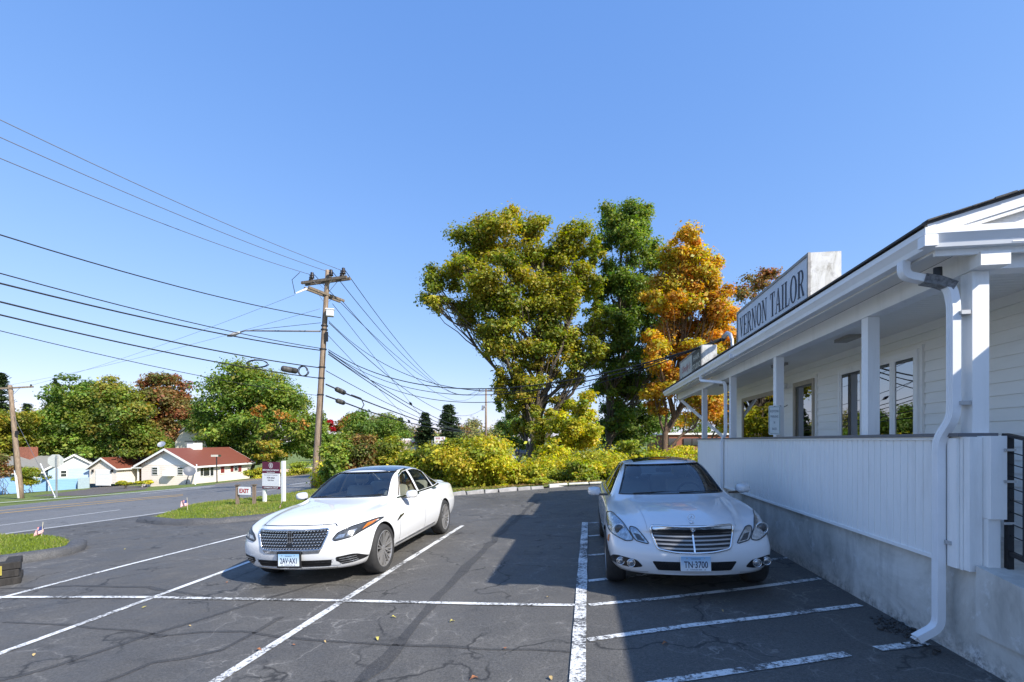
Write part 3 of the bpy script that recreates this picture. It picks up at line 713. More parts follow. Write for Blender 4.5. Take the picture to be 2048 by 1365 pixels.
for u0, v0 in ((6.9, 3.42), (9.2, 3.42), (12.2, 3.3)):
    sp(MB().uvbox(u0, u0 + .36, v0, v0 + .16, ZC + 1.355, ZC + 1.398), 'ceiling_lamp', plain('lamp_housing', (.35, .32, .27), .5))
mb = MB().uvbox(10.42, 10.52, 3.98, 4.04, ZC + 1.06, ZC + 1.16)
for s in (0, .14): mb.tube([W(10.47 - s, 3.97, ZC + 1.1), W(10.42 - s, 3.86, ZC + 1.06)], [.02, .05], 10)
sp(mb, 'wall_lamp', M['alum'])
# iron rail beside the steps
mb = MB().uvbox(3.93, 3.965, 2.994, 3.032, ZC - .97, ZC + .035); rail = thing('stair_railing', 'black iron stair railing with thin horizontal cables beside the porch corner', 'railing', W(3.95, 3.01, ZC - .97)); RMx = worldmat(rail)
mb.build('rail_post', M['dark_metal'], rail, local=RMx)
MB().uvbox(3.81, 3.83, 3.005, 3.025, ZC - .83, ZC + .01).build('rail_post', M['dark_metal'], rail, local=RMx)
MB().bar(W(3.98, 3.013, ZC + .045), W(2.6, 3.02, ZC - .23), .045, .02).build('hand_rail', M['dark_metal'], rail, local=RMx)
MB().bar(W(3.96, 3.013, ZC - .80), W(2.6, 3.02, ZC - 1.06), .03).build('bottom_rail', M['dark_metal'], rail, local=RMx)
for i in range(8): MB().tube([W(3.95, 3.013, ZC - .08 - i * .085), W(2.6, 3.02, ZC - .36 - i * .085)], .004, 5).build('cable', M['dark_metal'], rail, local=RMx)
for zz in (-.075, -.30, -.60): MB().uvbox(3.915, 3.929, 2.965, 3.035, ZC + zz, ZC + zz + .018).build('clamp', M['steel'], rail, local=RMx)
# loose asphalt rubble by the downspout
mb = MB(); cpt = gp(1800, 1262)
for i in range(170):
    a = random.uniform(0, 6.28); r = abs(random.gauss(0, .5)); p = cpt + DD * math.sin(a) * r * .42 + RR * math.cos(a) * r * .16 + RR * .02
    p = on(p.x, p.y, .0); s_ = random.uniform(.008, .028)
    if (p - W(0, 0, 0)).dot(RR) > 2.83: continue
    Mr = Matrix.Rotation(random.uniform(0, 3), 3, 'Z') @ Matrix.Rotation(random.uniform(0, 3), 3, 'X')
    mb.box(p + Vector((0, 0, s_ * .4)), (s_ * random.uniform(.8, 1.8), s_, s_ * random.uniform(.5, 1)), Mr)
rub = mb.build('asphalt_rubble', M['seam']); kind(rub, 'stuff'); tag(rub, 'heap of loose black asphalt crumbs against the concrete wall', 'rubble')

# roof signs
def sign_skin():
    m, nt, b = newmat('weathered_sign_metal'); v = pos(nt)
    n1 = noise(nt, 3.2, 6, .7, scaled(nt, v, (2.2, 2.2, 1.0)), .8); n2 = noise(nt, 9, 5, .7, v)
    c = ramp(nt, n1, [(.34, (.34, .31, .26)), (.44, (.60, .58, .52)), (.54, (.72, .70, .66)), (.7, (.76, .75, .72))])
    nt.links.new(mix(nt, ramp(nt, n2, [(.55, 0.0), (.68, .55)]), c, (.20, .175, .15)), b.inputs['Base Color']); b.inputs['Roughness'].default_value = .6; return m
sign_metal = sign_skin()
sign_face = plain('pale_blue_sign_face', (.60, .64, .70), .4, var=.05, nscale=2); navy = plain('navy_letters', (.015, .022, .045), .5)
alu_frame = plain('sign_frame', (.30, .28, .26), .5, .4, var=.3, nscale=15)
def roof_sign(name, label, u0, u1, v0, dep, zt):
    root = thing(name, label, 'sign', W((u0 + u1) / 2, v0 + dep / 2, roof_z(v0) + .03), group=None); RM = worldmat(root); zb = roof_z(v0) + .032
    mb = MB(); mb.hexa([W(u0, v0 + .01, zb), W(u0, v0 + dep, roof_z(v0 + dep) + .032), W(u1, v0 + dep, roof_z(v0 + dep) + .032), W(u1, v0 + .01, zb), W(u0, v0 + .01, zt), W(u0, v0 + dep, zt), W(u1, v0 + dep, zt), W(u1, v0 + .01, zt)])
    mb.build('cabinet', sign_metal, root, local=RM)
    mb = MB(); t = .03
    for q in ((u0 - .004, u1 + .004, zt - t, zt + .004), (u0 - .004, u1 + .004, zb, zb + t), (u0 - .004, u0 + t, zb + t, zt - t), (u1 - t, u1 + .004, zb + t, zt - t)): mb.uvbox(q[0], q[1], v0 - .02, v0 + .006, q[2], q[3])
    mb.build('frame', alu_frame, root, local=RM)
    return root, RM, zb, u0 + t, u1 - t, zb + t, zt - t
vs_ = 2.75
s1, RM, zb, a, b, c, d = roof_sign('shop_sign', 'pale rooftop box sign with large navy serif lettering above the porch gutter', 6.43, 9.26, vs_, .36, ZC + 2.33)
MB().uvbox(a, b, vs_ - .005, vs_ + .002, c, d).build('sign_face', sign_face, s1, local=RM)
mb = MB(); put_serif(mb, 'VERNON TAILOR', W((a + b) / 2, vs_ - .005, (c + d) / 2 + .01), -DD, UW, (d - c) * .60, (b - a) * .93, -RR); mb.build('lettering', navy, s1, local=RM)
s2, RM, zb, a, b, c, d = roof_sign('salon_sign', 'cream and black rooftop box sign with script and block lettering beside a vent pipe', 11.97, 14.6, vs_, .34, ZC + 2.28)
um = a + (b - a) * .40
MB().uvbox(um, b, vs_ - .005, vs_ + .002, c, d).build('sign_face', plain('cream_sign_face', (.52, .50, .43), .5, var=.12, nscale=3), s2, local=RM)
MB().uvbox(a, um - .005, vs_ - .006, vs_ + .002, c, d).build('sign_face', plain('black_sign_face', (.018, .020, .024), .4), s2, local=RM)
mb = MB(); put_text(mb, "Shelly's", W((um + b) / 2 - .05, vs_ - .005, (c + d) / 2), -DD, UW, (d - c) * .45, (b - um) * .72, .003, shear=.35, bold=.01, out=-RR); mb.build('lettering', plain('faded_red_letters', (.34, .08, .07), .6), s2, local=RM)
mb = MB()
for p in ring(0, 0, .40, .24, .385, .21, 150, 290, 16): mb.add([W((um + b) / 2 + .2 - q[0], vs_ - .0085, (c + d) / 2 + q[1]) for q in p], [(0, 1, 2, 3)])
mb.build('swirl', navy, s2, local=RM)
mb = MB(); put_text(mb, 'HAIR', W((um + a) / 2, vs_ - .006, c + (d - c) * .70), -DD, UW, (d - c) * .25, (um - a) * .66, .003, bold=.02, out=-RR); put_text(mb, 'STUDIO', W((um + a) / 2, vs_ - .006, c + (d - c) * .30), -DD, UW, (d - c) * .25, (um - a) * .84, .003, bold=.02, out=-RR); mb.build('lettering', plain('cream_letters', (.62, .58, .46), .5), s2, local=RM)
vp = thing('vent_pipe', 'grey service pipe with a curved weatherhead behind the salon sign', 'pipe', W(11.3, 3.25, roof_z(3.25) + .03)); RM = worldmat(vp)
mb = MB(); pr = [W(11.25, 3.25, roof_z(3.25)), W(11.35, 3.25, ZC + 2.25), W(11.45, 3.24, ZC + 2.4), W(11.6, 3.22, ZC + 2.46), W(11.78, 3.2, ZC + 2.42)]; mb.tube(pr, [.035, .035, .042, .05, .055], 12)
mb.build('pipe', M['steel'], vp, smooth=True, local=RM); MB().tube([W(11.78, 3.2, ZC + 2.42), W(11.86, 3.19, ZC + 2.36)], [.056, .05], 12).build('weatherhead', M['black'], vp, local=RM)
# notice on the porch post
nt_ = thing('parking_notice', 'small white notice with green border tied to a porch post', 'notice', W(7.74, 2.82, ZC + .09)); RM = worldmat(nt_)
n0 = W(7.74, 2.82, ZC + .31); rt = (RR * .97 - DD * .24).normalized(); nf = -(DD * .97 + RR * .24).normalized()
def plate(c, rt, up, wd, hg, th, nf, rad=.02):
    poly = []
    for cx_, cy_, a0 in ((wd / 2 - rad, hg / 2 - rad, 0), (-wd / 2 + rad, hg / 2 - rad, 90), (-wd / 2 + rad, -hg / 2 + rad, 180), (wd / 2 - rad, -hg / 2 + rad, 270)):
        for i in range(5): t = math.radians(a0 + i * 22.5); poly.append((cx_ + rad * math.cos(t), cy_ + rad * math.sin(t)))
    return MB().prism(poly, lambda a, b: c + rt * a + up * b, lambda a, b: c + rt * a + up * b + nf * th)
plate(n0, rt, UW, .155, .44, .004, nf).build('plate', plain('notice_white', (.72, .78, .76), .4, var=.06), nt_, local=RM)
mb = MB(); g = n0 + nf * .005
for q in ((-.070, -.066, -.20, .20), (.066, .070, -.20, .20), (-.066, .066, .197, .201), (-.066, .066, -.201, -.197)): mb.add([g + rt * q[0] + UW * q[2], g + rt * q[1] + UW * q[2], g + rt * q[1] + UW * q[3], g + rt * q[0] + UW * q[3]], [(0, 1, 2, 3)])
mb.build('border', plain('green_border', (.03, .12, .08), .5), nt_, local=RM)
mb = MB()
for tx, zz, wd in (('ADDITIONAL', .135, .12), ('PARKING', .055, .10), ('IN', -.035, .018), ('BACK', -.13, .06)): put_text(mb, tx, n0 + UW * zz + nf * .004, rt, UW, .036, wd, .002, out=nf)
mb.build('lettering', plain('notice_ink', (.06, .10, .13), .5), nt_, local=RM)
mb = MB().tube([n0 + UW * .21 + nf * .006, n0 + UW * .22 + rt * .07 + DD * .05, n0 + UW * .205 + rt * .17 + DD * .1, n0 + UW * .23 + rt * .21 + DD * .1], .006, 6); mb.build('tie', M['dark_metal'], nt_, local=RM)
# ------------------------------------------------------------------ cars (local: x across, y from nose to tail, z up)
def ring_pts(row, ofs=None, bow=0.0, yfun=None):
    y, zb, ws, wm, wb, zl, wr, zre, zt = row
    h = [(.5 * ws, zb), (.9 * ws, zb + .005), (ws, zb + .05), (wm - .006, zb + .32 * (zl - zb)), (wm, zb + .60 * (zl - zb)), (wb + .032, zl - .11), (wb, zl - .012), (wb - .055, zl + .006),
         None, (wr + .03, zre - .045), (wr - .03, zre), (.6 * wr, .3 * zre + .7 * zt), (.3 * wr, zt)]
    h[8] = ((h[7][0] + h[9][0]) / 2 + .012, (h[7][1] + h[9][1]) / 2)
    yo = lambda i, x: y + (ofs[i] if ofs else 0.0) + bow * (x / .9) ** 2
    R = [Vector((x, yo(i, x), z)) for i, (x, z) in enumerate(h)]
    return R, Vector((0, yo(0, 0), zb)), Vector((0, yo(12, 0), zt)), [Vector((0, yo(i, 0), z)) for i, (x, z) in enumerate(h)]
def loft(rows, nose=None, bowf=None, tail=None, level=3):
    vs = []; fs = []; rings = []
    caps = []
    for k, row in enumerate(rows):
        wgt = bowf(row[0]) if bowf else 0.0
        ofs = None
        if nose and row[0] < .5: t = 1 - row[0] / .5; ofs = [o * t for o in nose]
        R, bc, tc, C = ring_pts(row, ofs, wgt)
        ids = [len(vs)]; vs.append(bc)
        for p in R: ids.append(len(vs)); vs.append(p)
        ids.append(len(vs)); vs.append(tc)
        for p in reversed(R): ids.append(len(vs)); vs.append(Vector((-p.x, p.y, p.z)))
        rings.append(ids); caps.append(C)
    n = len(rings[0])
    for a, b in zip(rings[:-1], rings[1:]):
        for i in range(n): j = (i + 1) % n; fs.append((a[i], a[j], b[j], b[i]))
    for ids, C, flip in ((rings[0], caps[0], False), (rings[-1], caps[-1], True)):
        cen = [ids[0]]
        for i in range(1, 12): cen.append(len(vs)); vs.append(C[i])
        cen.append(ids[14])
        Rr = ids[1:14]; Ll = ids[15:][::-1]
        for i in range(12):
            for side in (Rr, Ll):
                q = (side[i], side[i + 1], cen[i + 1], cen[i])
                if i == 0 and False: continue
                fs.append(tuple(dict.fromkeys(q)))
    me = bpy.data.meshes.new('cage'); me.from_pydata([tuple(v) for v in vs], [], fs)
    bm = bmesh.new(); bm.from_mesh(me); bmesh.ops.remove_doubles(bm, verts=bm.verts, dist=1e-5); bmesh.ops.recalc_face_normals(bm, faces=bm.faces); bm.to_mesh(me); bm.free()
    ob = bpy.data.objects.new('cage', me); COL.objects.link(ob); md = ob.modifiers.new('s', 'SUBSURF'); md.levels = level; md.render_levels = level
    dg = bpy.context.evaluated_depsgraph_get(); out = bpy.data.meshes.new_from_object(ob.evaluated_get(dg)); bpy.data.objects.remove(ob); return out
def cut(me, cutters):
    ob = bpy.data.objects.new('cutting', me); COL.objects.link(ob); tmp = []
    for c in cutters:
        co = bpy.data.objects.new('cutter', c); COL.objects.link(co); tmp.append(co)
        md = ob.modifiers.new('b', 'BOOLEAN'); md.operation = 'DIFFERENCE'; md.solver = 'EXACT'; md.object = co
        if hasattr(md, 'material_mode'): md.material_mode = 'TRANSFER'
    dg = bpy.context.evaluated_depsgraph_get(); out = bpy.data.meshes.new_from_object(ob.evaluated_get(dg))
    for t in tmp + [ob]: bpy.data.objects.remove(t)
    return out
def mesh_of(mb, mat=None):
    me = bpy.data.meshes.new('cutter'); me.from_pydata(mb.v, [], mb.f)
    if mat: me.materials.append(mat)
    bm = bmesh.new(); bm.from_mesh(me); bmesh.ops.recalc_face_normals(bm, faces=bm.faces); bm.to_mesh(me); bm.free(); return me
AX = {'front': (lambda a, b: (Vector((a, -1, b)), Vector((0, 1, 0)))), 'rear': (lambda a, b: (Vector((a, 8, b)), Vector((0, -1, 0)))),
      'right': (lambda a, b: (Vector((2, a, b)), Vector((-1, 0, 0)))), 'left': (lambda a, b: (Vector((-2, a, b)), Vector((1, 0, 0)))), 'top': (lambda a, b: (Vector((a, b, 3)), Vector((0, 0, -1))))}
def cast(bvh, axis, a, b, off=0.0):
    o, d = AX[axis](a, b); loc, nrm, i, dist = bvh.ray_cast(o, d)
    if loc is None: return None
    if nrm.dot(d) > 0: nrm = -nrm
    return loc + nrm * off
def patch(bvh, poly, axis, off, step=.03, name='panel', mat=None, parent=None, smooth=True):
    """panel fitted to the body inside a polygon drawn in one elevation"""
    poly = [Vector(p) for p in poly]; out = []
    for i, p in enumerate(poly):
        q = poly[(i + 1) % len(poly)]; k = max(1, int((q - p).length / step)); out += [p.lerp(q, j / k) for j in range(k)]
    n = len(out); xs = [p.x for p in out]; ys = [p.y for p in out]; pts = list(out)
    for gx in np.arange(min(xs) + step * .5, max(xs), step):
        for gy in np.arange(min(ys) + step * .5, max(ys), step):
            ins = False
            for i in range(n):
                a, b = out[i], out[(i + 1) % n]
                if (a.y > gy) != (b.y > gy) and gx < (b.x - a.x) * (gy - a.y) / (b.y - a.y) + a.x: ins = not ins
            if ins and min((Vector((gx, gy)) - p).length for p in out) > step * .3: pts.append(Vector((gx, gy)))
    v, e, f, *_ = delaunay_2d_cdt(pts, [], [list(range(n))], 1, 1e-5)
    P = [cast(bvh, axis, q.x, q.y, off) for q in v]; good = [i for i, p in enumerate(P) if p is not None]; idx = {g: i for i, g in enumerate(good)}
    mb = MB(); mb.add([P[i] for i in good], [tuple(idx[i] for i in t) for t in f if all(i in idx for i in t)])
    return mb.build(name, mat, parent, smooth=smooth)
def strip_poly(pts, w_, closed=False):
    pts = [Vector(p) for p in pts]; L = []; Rr = []
    for i, p in enumerate(pts):
        t = (pts[min(i + 1, len(pts) - 1)] - pts[max(i - 1, 0)]).normalized(); nn = Vector((-t.y, t.x)); L.append(p + nn * w_ / 2); Rr.append(p - nn * w_ / 2)
    return L + Rr[::-1]
def line_on(bvh, pts, axis, w_, off, name, mat, parent, step=.02):
    return patch(bvh, strip_poly(pts, w_), axis, off, max(step, w_ * .9), name, mat, parent)
def loop_on(bvh, poly, axis, r, off, name, mat, parent, step=.03, n=6):
    """rounded moulding around an outline"""
    poly = [Vector(p) for p in poly]; P = []
    for i, p in enumerate(poly):
        q = poly[(i + 1) % len(poly)]; k = max(1, int((q - p).length / step)); P += [cast(bvh, axis, *p.lerp(q, j / k), off) for j in range(k)]
    P = [p for p in P if p is not None]; P += [P[0], P[1]]
    return MB().tube(P, r, n).build(name, mat, parent, smooth=True)
def mirror(poly): return [(-a, b) for a, b in poly][::-1]
def rounded(poly, r=.03, k=3):
    out = []; n = len(poly)
    for i in range(n):
        a, b, c = Vector(poly[i - 1]), Vector(poly[i]), Vector(poly[(i + 1) % n]); rr = min(r, (a - b).length * .45, (c - b).length * .45)
        q0 = b + (a - b).normalized() * rr; q1 = b + (c - b).normalized() * rr
        for j in range(k + 1): t = j / k; out.append(tuple(q0 * (1 - t) ** 2 + b * 2 * t * (1 - t) + q1 * t * t))
    return out
car_black = plain('gloss_black_trim', (.010, .010, .011), .18, coat=.6)
car_glass = glassmat('car_glass', (.70, .76, .75), .15, .004); car_glass_dark = glassmat('car_side_glass', (.62, .66, .64), .08, .004)
roof_glass = plain('dark_roof_glass', (.008, .009, .012), .03, coat=1.0)
lens = glassmat('lamp_lens', (.80, .82, .83), .10, .02); reflector = plain('lamp_reflector', (.48, .49, .50), .22, .85, var=.45, nscale=30)
amber = plain('amber_lens', (.62, .17, .02), .2, coat=1.0); lamp_dark = plain('lamp_dark_bowl', (.10, .105, .11), .25, .5, var=.3, nscale=25)
plate_mat = bpy.data.materials.new('licence_plate'); plate_mat.use_nodes = True
def plate_nodes():
    nt = plate_mat.node_tree; b = nt.nodes['Principled BSDF']; sep = nd(nt, 'SeparateXYZ'); nt.links.new(nd(nt, 'TexCoord').outputs['Generated'], sep.inputs[0])
    nt.links.new(ramp(nt, sep.outputs[2], [(.25, (.74, .79, .82)), (.95, (.30, .52, .74))]), b.inputs['Base Color']); b.inputs['Roughness'].default_value = .35
plate_nodes()
plate_ink = plain('plate_ink', (.010, .018, .06), .4)
def wheel(name, car, x, y, r, wdt, spokes, side, rim_r, style):
    wh = link(bpy.data.objects.new(name, None), car); wh.location = (x, y, r); wh.rotation_euler = (0, math.pi / 2 * side, 0)     # local z points outwards
    p = [(rim_r * .96, -wdt / 2 + .02), (rim_r + .02, -wdt / 2), (r - .03, -wdt / 2 + .004), (r - .008, -wdt / 2 + .03), (r, -wdt / 4), (r, wdt / 4), (r - .008, wdt / 2 - .03), (r - .03, wdt / 2 - .004), (rim_r + .02, wdt / 2), (rim_r * .98, wdt / 2 - .012), (rim_r * .96, wdt / 2 - .03)]
    ty = MB().lathe(p, None, 40).build('tyre', M['rubber'], wh, smooth=True)
    mb = MB().lathe([(rim_r * 1.0, wdt / 2 - .010), (rim_r * .955, wdt / 2 - .006), (rim_r * .93, wdt / 2 - .03), (rim_r * .90, -wdt / 2 + .03)], None, 40)
    for k in range(spokes):
        for dlt in ((-.10, .10) if style == 'twin' else (0,)):
            t0 = 2 * math.pi * k / spokes + dlt * .55; t1 = 2 * math.pi * k / spokes + dlt * 1.15
            a = Vector((.045 * math.cos(t0), .045 * math.sin(t0), wdt / 2 - .045)); b = Vector((rim_r * .94 * math.cos(t1), rim_r * .94 * math.sin(t1), wdt / 2 - .022)); w0 = .018 if style == 'twin' else .03
            mb.bar(a, b, w0, .022)
    mb.lathe([(.0, wdt / 2 - .028), (.035, wdt / 2 - .028), (.055, wdt / 2 - .04), (.06, wdt / 2 - .07)], None, 20)
    mb.build('rim', M['alloy'], wh, smooth=False)
    MB().lathe([(0, -.0), (.16, -.0), (.16, .02), (.05, .03), (0, .03)], None, 24).build('brake_disc', plain('brake_disc', (.12, .11, .105), .4, .6), wh)
    MB().lathe([(0, -wdt / 2 + .06), (rim_r * .9, -wdt / 2 + .06)], None, 24).build('inner_dish', M['black'], wh)
def seat(car, x, y, mat, wd=.5, head=True):
    s = link(bpy.data.objects.new('seat', None), car); s.location = (x, y, .42)
    def soft(name, c, d, tilt=0):
        mb = MB(); mb.box(c, d, Matrix.Rotation(tilt, 3, 'X')); return mb.build(name, mat, s, bevel=.045, smooth=True)
    soft('cushion', (0, 0, .14), (wd, .5, .16)); soft('seat_back', (0, .33, .42), (wd, .15, .62), -.28)
    if head:
        soft('headrest', (0, .46, .84), (.27, .12, .19), -.2)
        for d in (-.06, .06): MB().tube([(d, .41, .68), (d, .45, .80)], .007, 6).build('headrest_rod', M['chrome'], s)
def build_car(name, label, rows, nose, bow, origin, yaw, arch, wheels, spec):
    n = Vector((-.035, .0115, 1)).normalized(); d = W(1, 0, 0); d = Matrix.Rotation(yaw, 3, 'Z') @ d; yv = (d - n * d.dot(n)).normalized(); xv = yv.cross(n)
    car = thing(name, label, 'car'); car.location = origin; car.scale = spec.get('scale', (1, 1, 1)); car.rotation_euler = Matrix((xv, yv, n)).transposed().to_euler()
    bowf = lambda y: bow * max(0, 1 - y / 1.0) ** 1.3 - spec.get('tailbow', .14) * max(0, (y - rows[-1][0] + .7) / .7) ** 1.5
    body = loft(rows, nose, bowf); body.materials.append(spec['paint'])
    bm = bmesh.new(); bm.from_mesh(body); bvh = BVHTree.FromBMesh(bm); bm.free()
    # cabin hollow
    ir = []
    for r in rows:
        y, zb, ws, wm, wb, zl, wr, zre, zt = r
        if spec['cab'][0] <= y <= spec['cab'][1]: ir.append((y, .40, ws - .07, wm - .07, wb - .04, zl - .01, wr - .03, zre - .03, zt - .028))
    ir[0] = (spec['cab'][0] + .06,) + ir[0][1:]
    cav = loft(ir, level=2); cav.materials.append(spec['trim'])
    cutters = [cav]
    ws = spec['windscreen']; cutters.append(mesh_of(MB().prism(ws, lambda a, b: Vector((a, spec['wsy'][0], b)), lambda a, b: Vector((a, spec['wsy'][1], b))), spec['trim']))
    rs = spec['rearscreen']; cutters.append(mesh_of(MB().prism(rs, lambda a, b: Vector((a, spec['rsy'][0], b)), lambda a, b: Vector((a, spec['rsy'][1], b))), spec['trim']))
    for sg in (1, -1):
        for poly in spec['side']: cutters.append(mesh_of(MB().prism(poly, lambda a, b: Vector((sg * .42, a, b)), lambda a, b: Vector((sg * 1.3, a, b))), car_black))
        for (x, y, r, _) in arch:
            T = Matrix.Translation((sg * .66, y, r[1])) @ Matrix.Rotation(sg * math.pi / 2, 4, 'Y'); mb = MB(); k = 48
            mb.prism([(r[0] * math.cos(2 * math.pi * i / k), r[0] * math.sin(2 * math.pi * i / k)) for i in range(k)], lambda a, b: T @ Vector((a, b, 0)), lambda a, b: T @ Vector((a, b, .6))); cutters.append(mesh_of(mb, M['black']))
    bme = cut(body, cutters)
    for p in bme.polygons: p.use_smooth = True
    bme.set_sharp_from_angle(angle=math.radians(42))
    bo = bpy.data.objects.new('body', bme); link(bo, car)
    # glazing
    patch(bvh, ws, 'front', -.006, .06, 'windscreen', car_glass, car)
    patch(bvh, rs, 'rear', -.006, .08, 'rear_window', car_glass_dark, car)
    for ax in ('right', 'left'):
        for poly in spec['side']: patch(bvh, poly, ax, -.008, .06, 'side_window', car_glass_dark, car)
        for poly in spec['side_trim']: line_on(bvh, poly, ax, .022, .004, 'window_trim', spec['trimmat'], car)
        for ln in spec['shut']: line_on(bvh, ln, ax, .006, .0015, 'panel_gap', car_black, car)
        for hd in spec['handles']: h_ = patch(bvh, rounded([(hd[0], hd[1]), (hd[0] + .20, hd[1] + .005), (hd[0] + .20, hd[1] + .03), (hd[0], hd[1] + .03)], .012), ax, .022, .03, 'door_handle', spec['handlemat'], car)
    loop_on(bvh, ws, 'front', .011, .001, 'windscreen_seal', car_black, car)
    for (x, y, r, _) in arch: pass
    for sg in (1, -1):
        for (x, y, r, wr_) in arch: wheel('wheel', car, sg * x, y, wheels[0], wheels[1], wheels[2], sg, wheels[3], wheels[4])
        # mirrors
        mx, my, mz = spec['mirror']; mi = link(bpy.data.objects.new('door_mirror', None), car); mi.location = (sg * mx, my, mz)
        mb = MB(); k = 16; sec = [(-.09, .015, .03), (-.075, .05, .055), (-.02, .075, .07), (.03, .082, .078), (.055, .080, .076)]
        for (yy, a, b) in sec:
            for i in range(k): t = 2 * math.pi * i / k; c_, s_ = math.cos(t), math.sin(t); mb.v.append((sg * (.03 + 1.15 * a * abs(c_) ** .6 * (1 if c_ > 0 else -1)), yy, b * abs(s_) ** .7 * (1 if s_ > 0 else -1) * .85))
        for q in range(len(sec) - 1):
            for i in range(k): mb.f.append((q * k + i, q * k + (i + 1) % k, (q + 1) * k + (i + 1) % k, (q + 1) * k + i)); mb.m.append(0)
        mb.f += [tuple(range(k)), tuple(range(4 * k, 5 * k))]; mb.m += [0, 0]
        mb.build('mirror_shell', spec['paint'], mi, smooth=True)
        MB().bar((-sg * .16, .03, -.055), (sg * .02, .0, -.045), .05, .03).build('mirror_arm', car_black, mi)
        MB().box((sg * .03, .0565, 0), (.15, .004, .10)).build('mirror_glass', M['chrome'], mi)
    # cabin
    tr = spec['trim']; MB().box((0, spec['dash'], .84), (1.42, .42, .26)).build('dashboard', spec['dashmat'], car, bevel=.06, smooth=True)
    mb = MB(); c = Vector((.37, spec['dash'] + .36, .93)); mb.tube([c + Vector((.18 * math.cos(t), .06 * math.sin(t), .17 * math.sin(t))) for t in np.linspace(0, 2 * math.pi, 25)], .014, 8, caps=False); mb.bar(c + Vector((-.17, 0, 0)), c + Vector((.17, 0, 0)), .02, .05); mb.build('steering_wheel', M['black'], car, smooth=True)
    for x in (-.37, .37): seat(car, x, spec['seaty'], tr)
    seat(car, -.32, spec['seaty'] + .98, tr, .62); seat(car, .32, spec['seaty'] + .98, tr, .62)
    MB().box((0, spec['seaty'] - .25, spec['rvm']), (.22, .03, .055)).build('rear_view_mirror', M['black'], car, bevel=.01)
    return car, bvh
def ws_edge(ws): return list(ws) + [ws[0], ws[1]]
def number_plate(car, bvh, z, txt, frame=True, y=None, x=0.0, wd=.305, hg=.155):
    pl = link(bpy.data.objects.new('number_plate', None), car); p = cast(bvh, 'front', x, z); yy = (p.y if y is None else y) - .03; pl.location = (x, yy, z)
    MB().box((0, .012, 0), (wd + (.05 if frame else .006), .02, hg + (.055 if frame else .006))).build('plate_holder', M['black'] if frame else M['alum'], pl, bevel=.006)
    MB().box((0, 0, 0), (wd, .003, hg)).build('plate', plate_mat, pl)
    mb = MB(); put_text(mb, txt, (0, -.0025, -.008), (1, 0, 0), (0, 0, 1), .072, wd * .80, .001, out=(0, -1, 0), bold=.012)
    put_text(mb, 'Connecticut', (0, -.0025, .056), (1, 0, 0), (0, 0, 1), .017, .10, .001, out=(0, -1, 0)); put_text(mb, 'Constitution State', (0, -.0025, -.060), (1, 0, 0), (0, 0, 1), .014, .12, .001, out=(0, -1, 0)); mb.build('lettering', plate_ink, pl)
    mb = MB()
    for a in (-.09, .09):
        for b in (-.062, .062): mb.tube([(a, -.001, b), (a, -.006, b)], .007, 8)
    kind(mb.build('screws', M['steel'], pl), 'stuff')
    return pl
def disc_on(bvh, axis, a, b, r, off, name, mat, parent, ringr=None):
    p = cast(bvh, axis, a, b, off); mb = MB(); Mx = Matrix.Translation(p) @ Matrix.Rotation(math.pi / 2, 4, 'X')
    mb.lathe([(0, 0.0), (r * .8, .002), (r, -.008)], Mx, 20); o = mb.build(name, mat, parent, smooth=True)
    if ringr: MB().tube([p + Vector((ringr * math.cos(t), -.004, ringr * math.sin(t))) for t in np.linspace(0, 2 * math.pi, 25)], .005, 6, caps=False).build('lamp_ring', M['chrome'], o, smooth=True)
    return o
def emblem(mb, c, r, thick, tilt=0.0):
    """three-pointed star inside a ring"""
    f = lambda a, b: Vector(c) + Vector((a, b * math.sin(tilt), b * math.cos(tilt)))
    mb.tube([f(r * math.cos(t), r * math.sin(t)) for t in np.linspace(0, 2 * math.pi, 25)], thick, 6, caps=False)
    for k in range(3): t = math.pi / 2 + 2 * math.pi * k / 3; mb.tube([f(0, 0), f(r * .97 * math.cos(t), r * .97 * math.sin(t))], [thick * 1.7, thick * .5], 6)

white_pearl = carpaint('pearl_white_paint', (.78, .78, .775)); white_polar = carpaint('polar_white_paint', (.74, .75, .76))
beige = plain('beige_leather', (.50, .47, .40), .6, var=.06); grey_trim = plain('grey_leather', (.30, .30, .29), .6, var=.06)
dash_dark = plain('dark_dashboard', (.045, .045, .048), .6)
# --- big pearl-white sedan in the open bay
rowsA = [(0.0, .25, .70, .80, .74, .70, .46, .775, .80), (.12, .22, .80, .875, .81, .77, .50, .84, .865), (.45, .20, .86, .935, .865, .85, .55, .915, .94), (.93, .20, .87, .957, .89, .91, .60, .97, .99),
         (1.40, .20, .87, .952, .888, .945, .65, 1.0, 1.025), (1.52, .20, .87, .952, .885, .95, .66, 1.03, 1.06), (2.0, .20, .87, .955, .88, .965, .61, 1.315, 1.36), (2.3, .20, .87, .955, .88, .97, .585, 1.415, 1.465), (2.75, .20, .87, .955, .88, .98, .585, 1.45, 1.50),
         (3.2, .20, .87, .957, .885, .99, .585, 1.435, 1.485), (3.6, .20, .87, .957, .89, 1.0, .57, 1.365, 1.42), (4.0, .20, .87, .955, .885, 1.01, .57, 1.21, 1.26), (4.35, .21, .86, .95, .865, 1.01, .61, 1.095, 1.125), (4.8, .24, .83, .92, .83, 1.0, .62, 1.07, 1.09), (5.03, .30, .78, .87, .775, .97, .60, 1.045, 1.065), (5.11, .34, .70, .79, .69, .90, .52, .96, .98)]
noseA = [.10, .09, .06, .0, -.02, .0, .03, .04, .05, .05, .05, .05, .05]
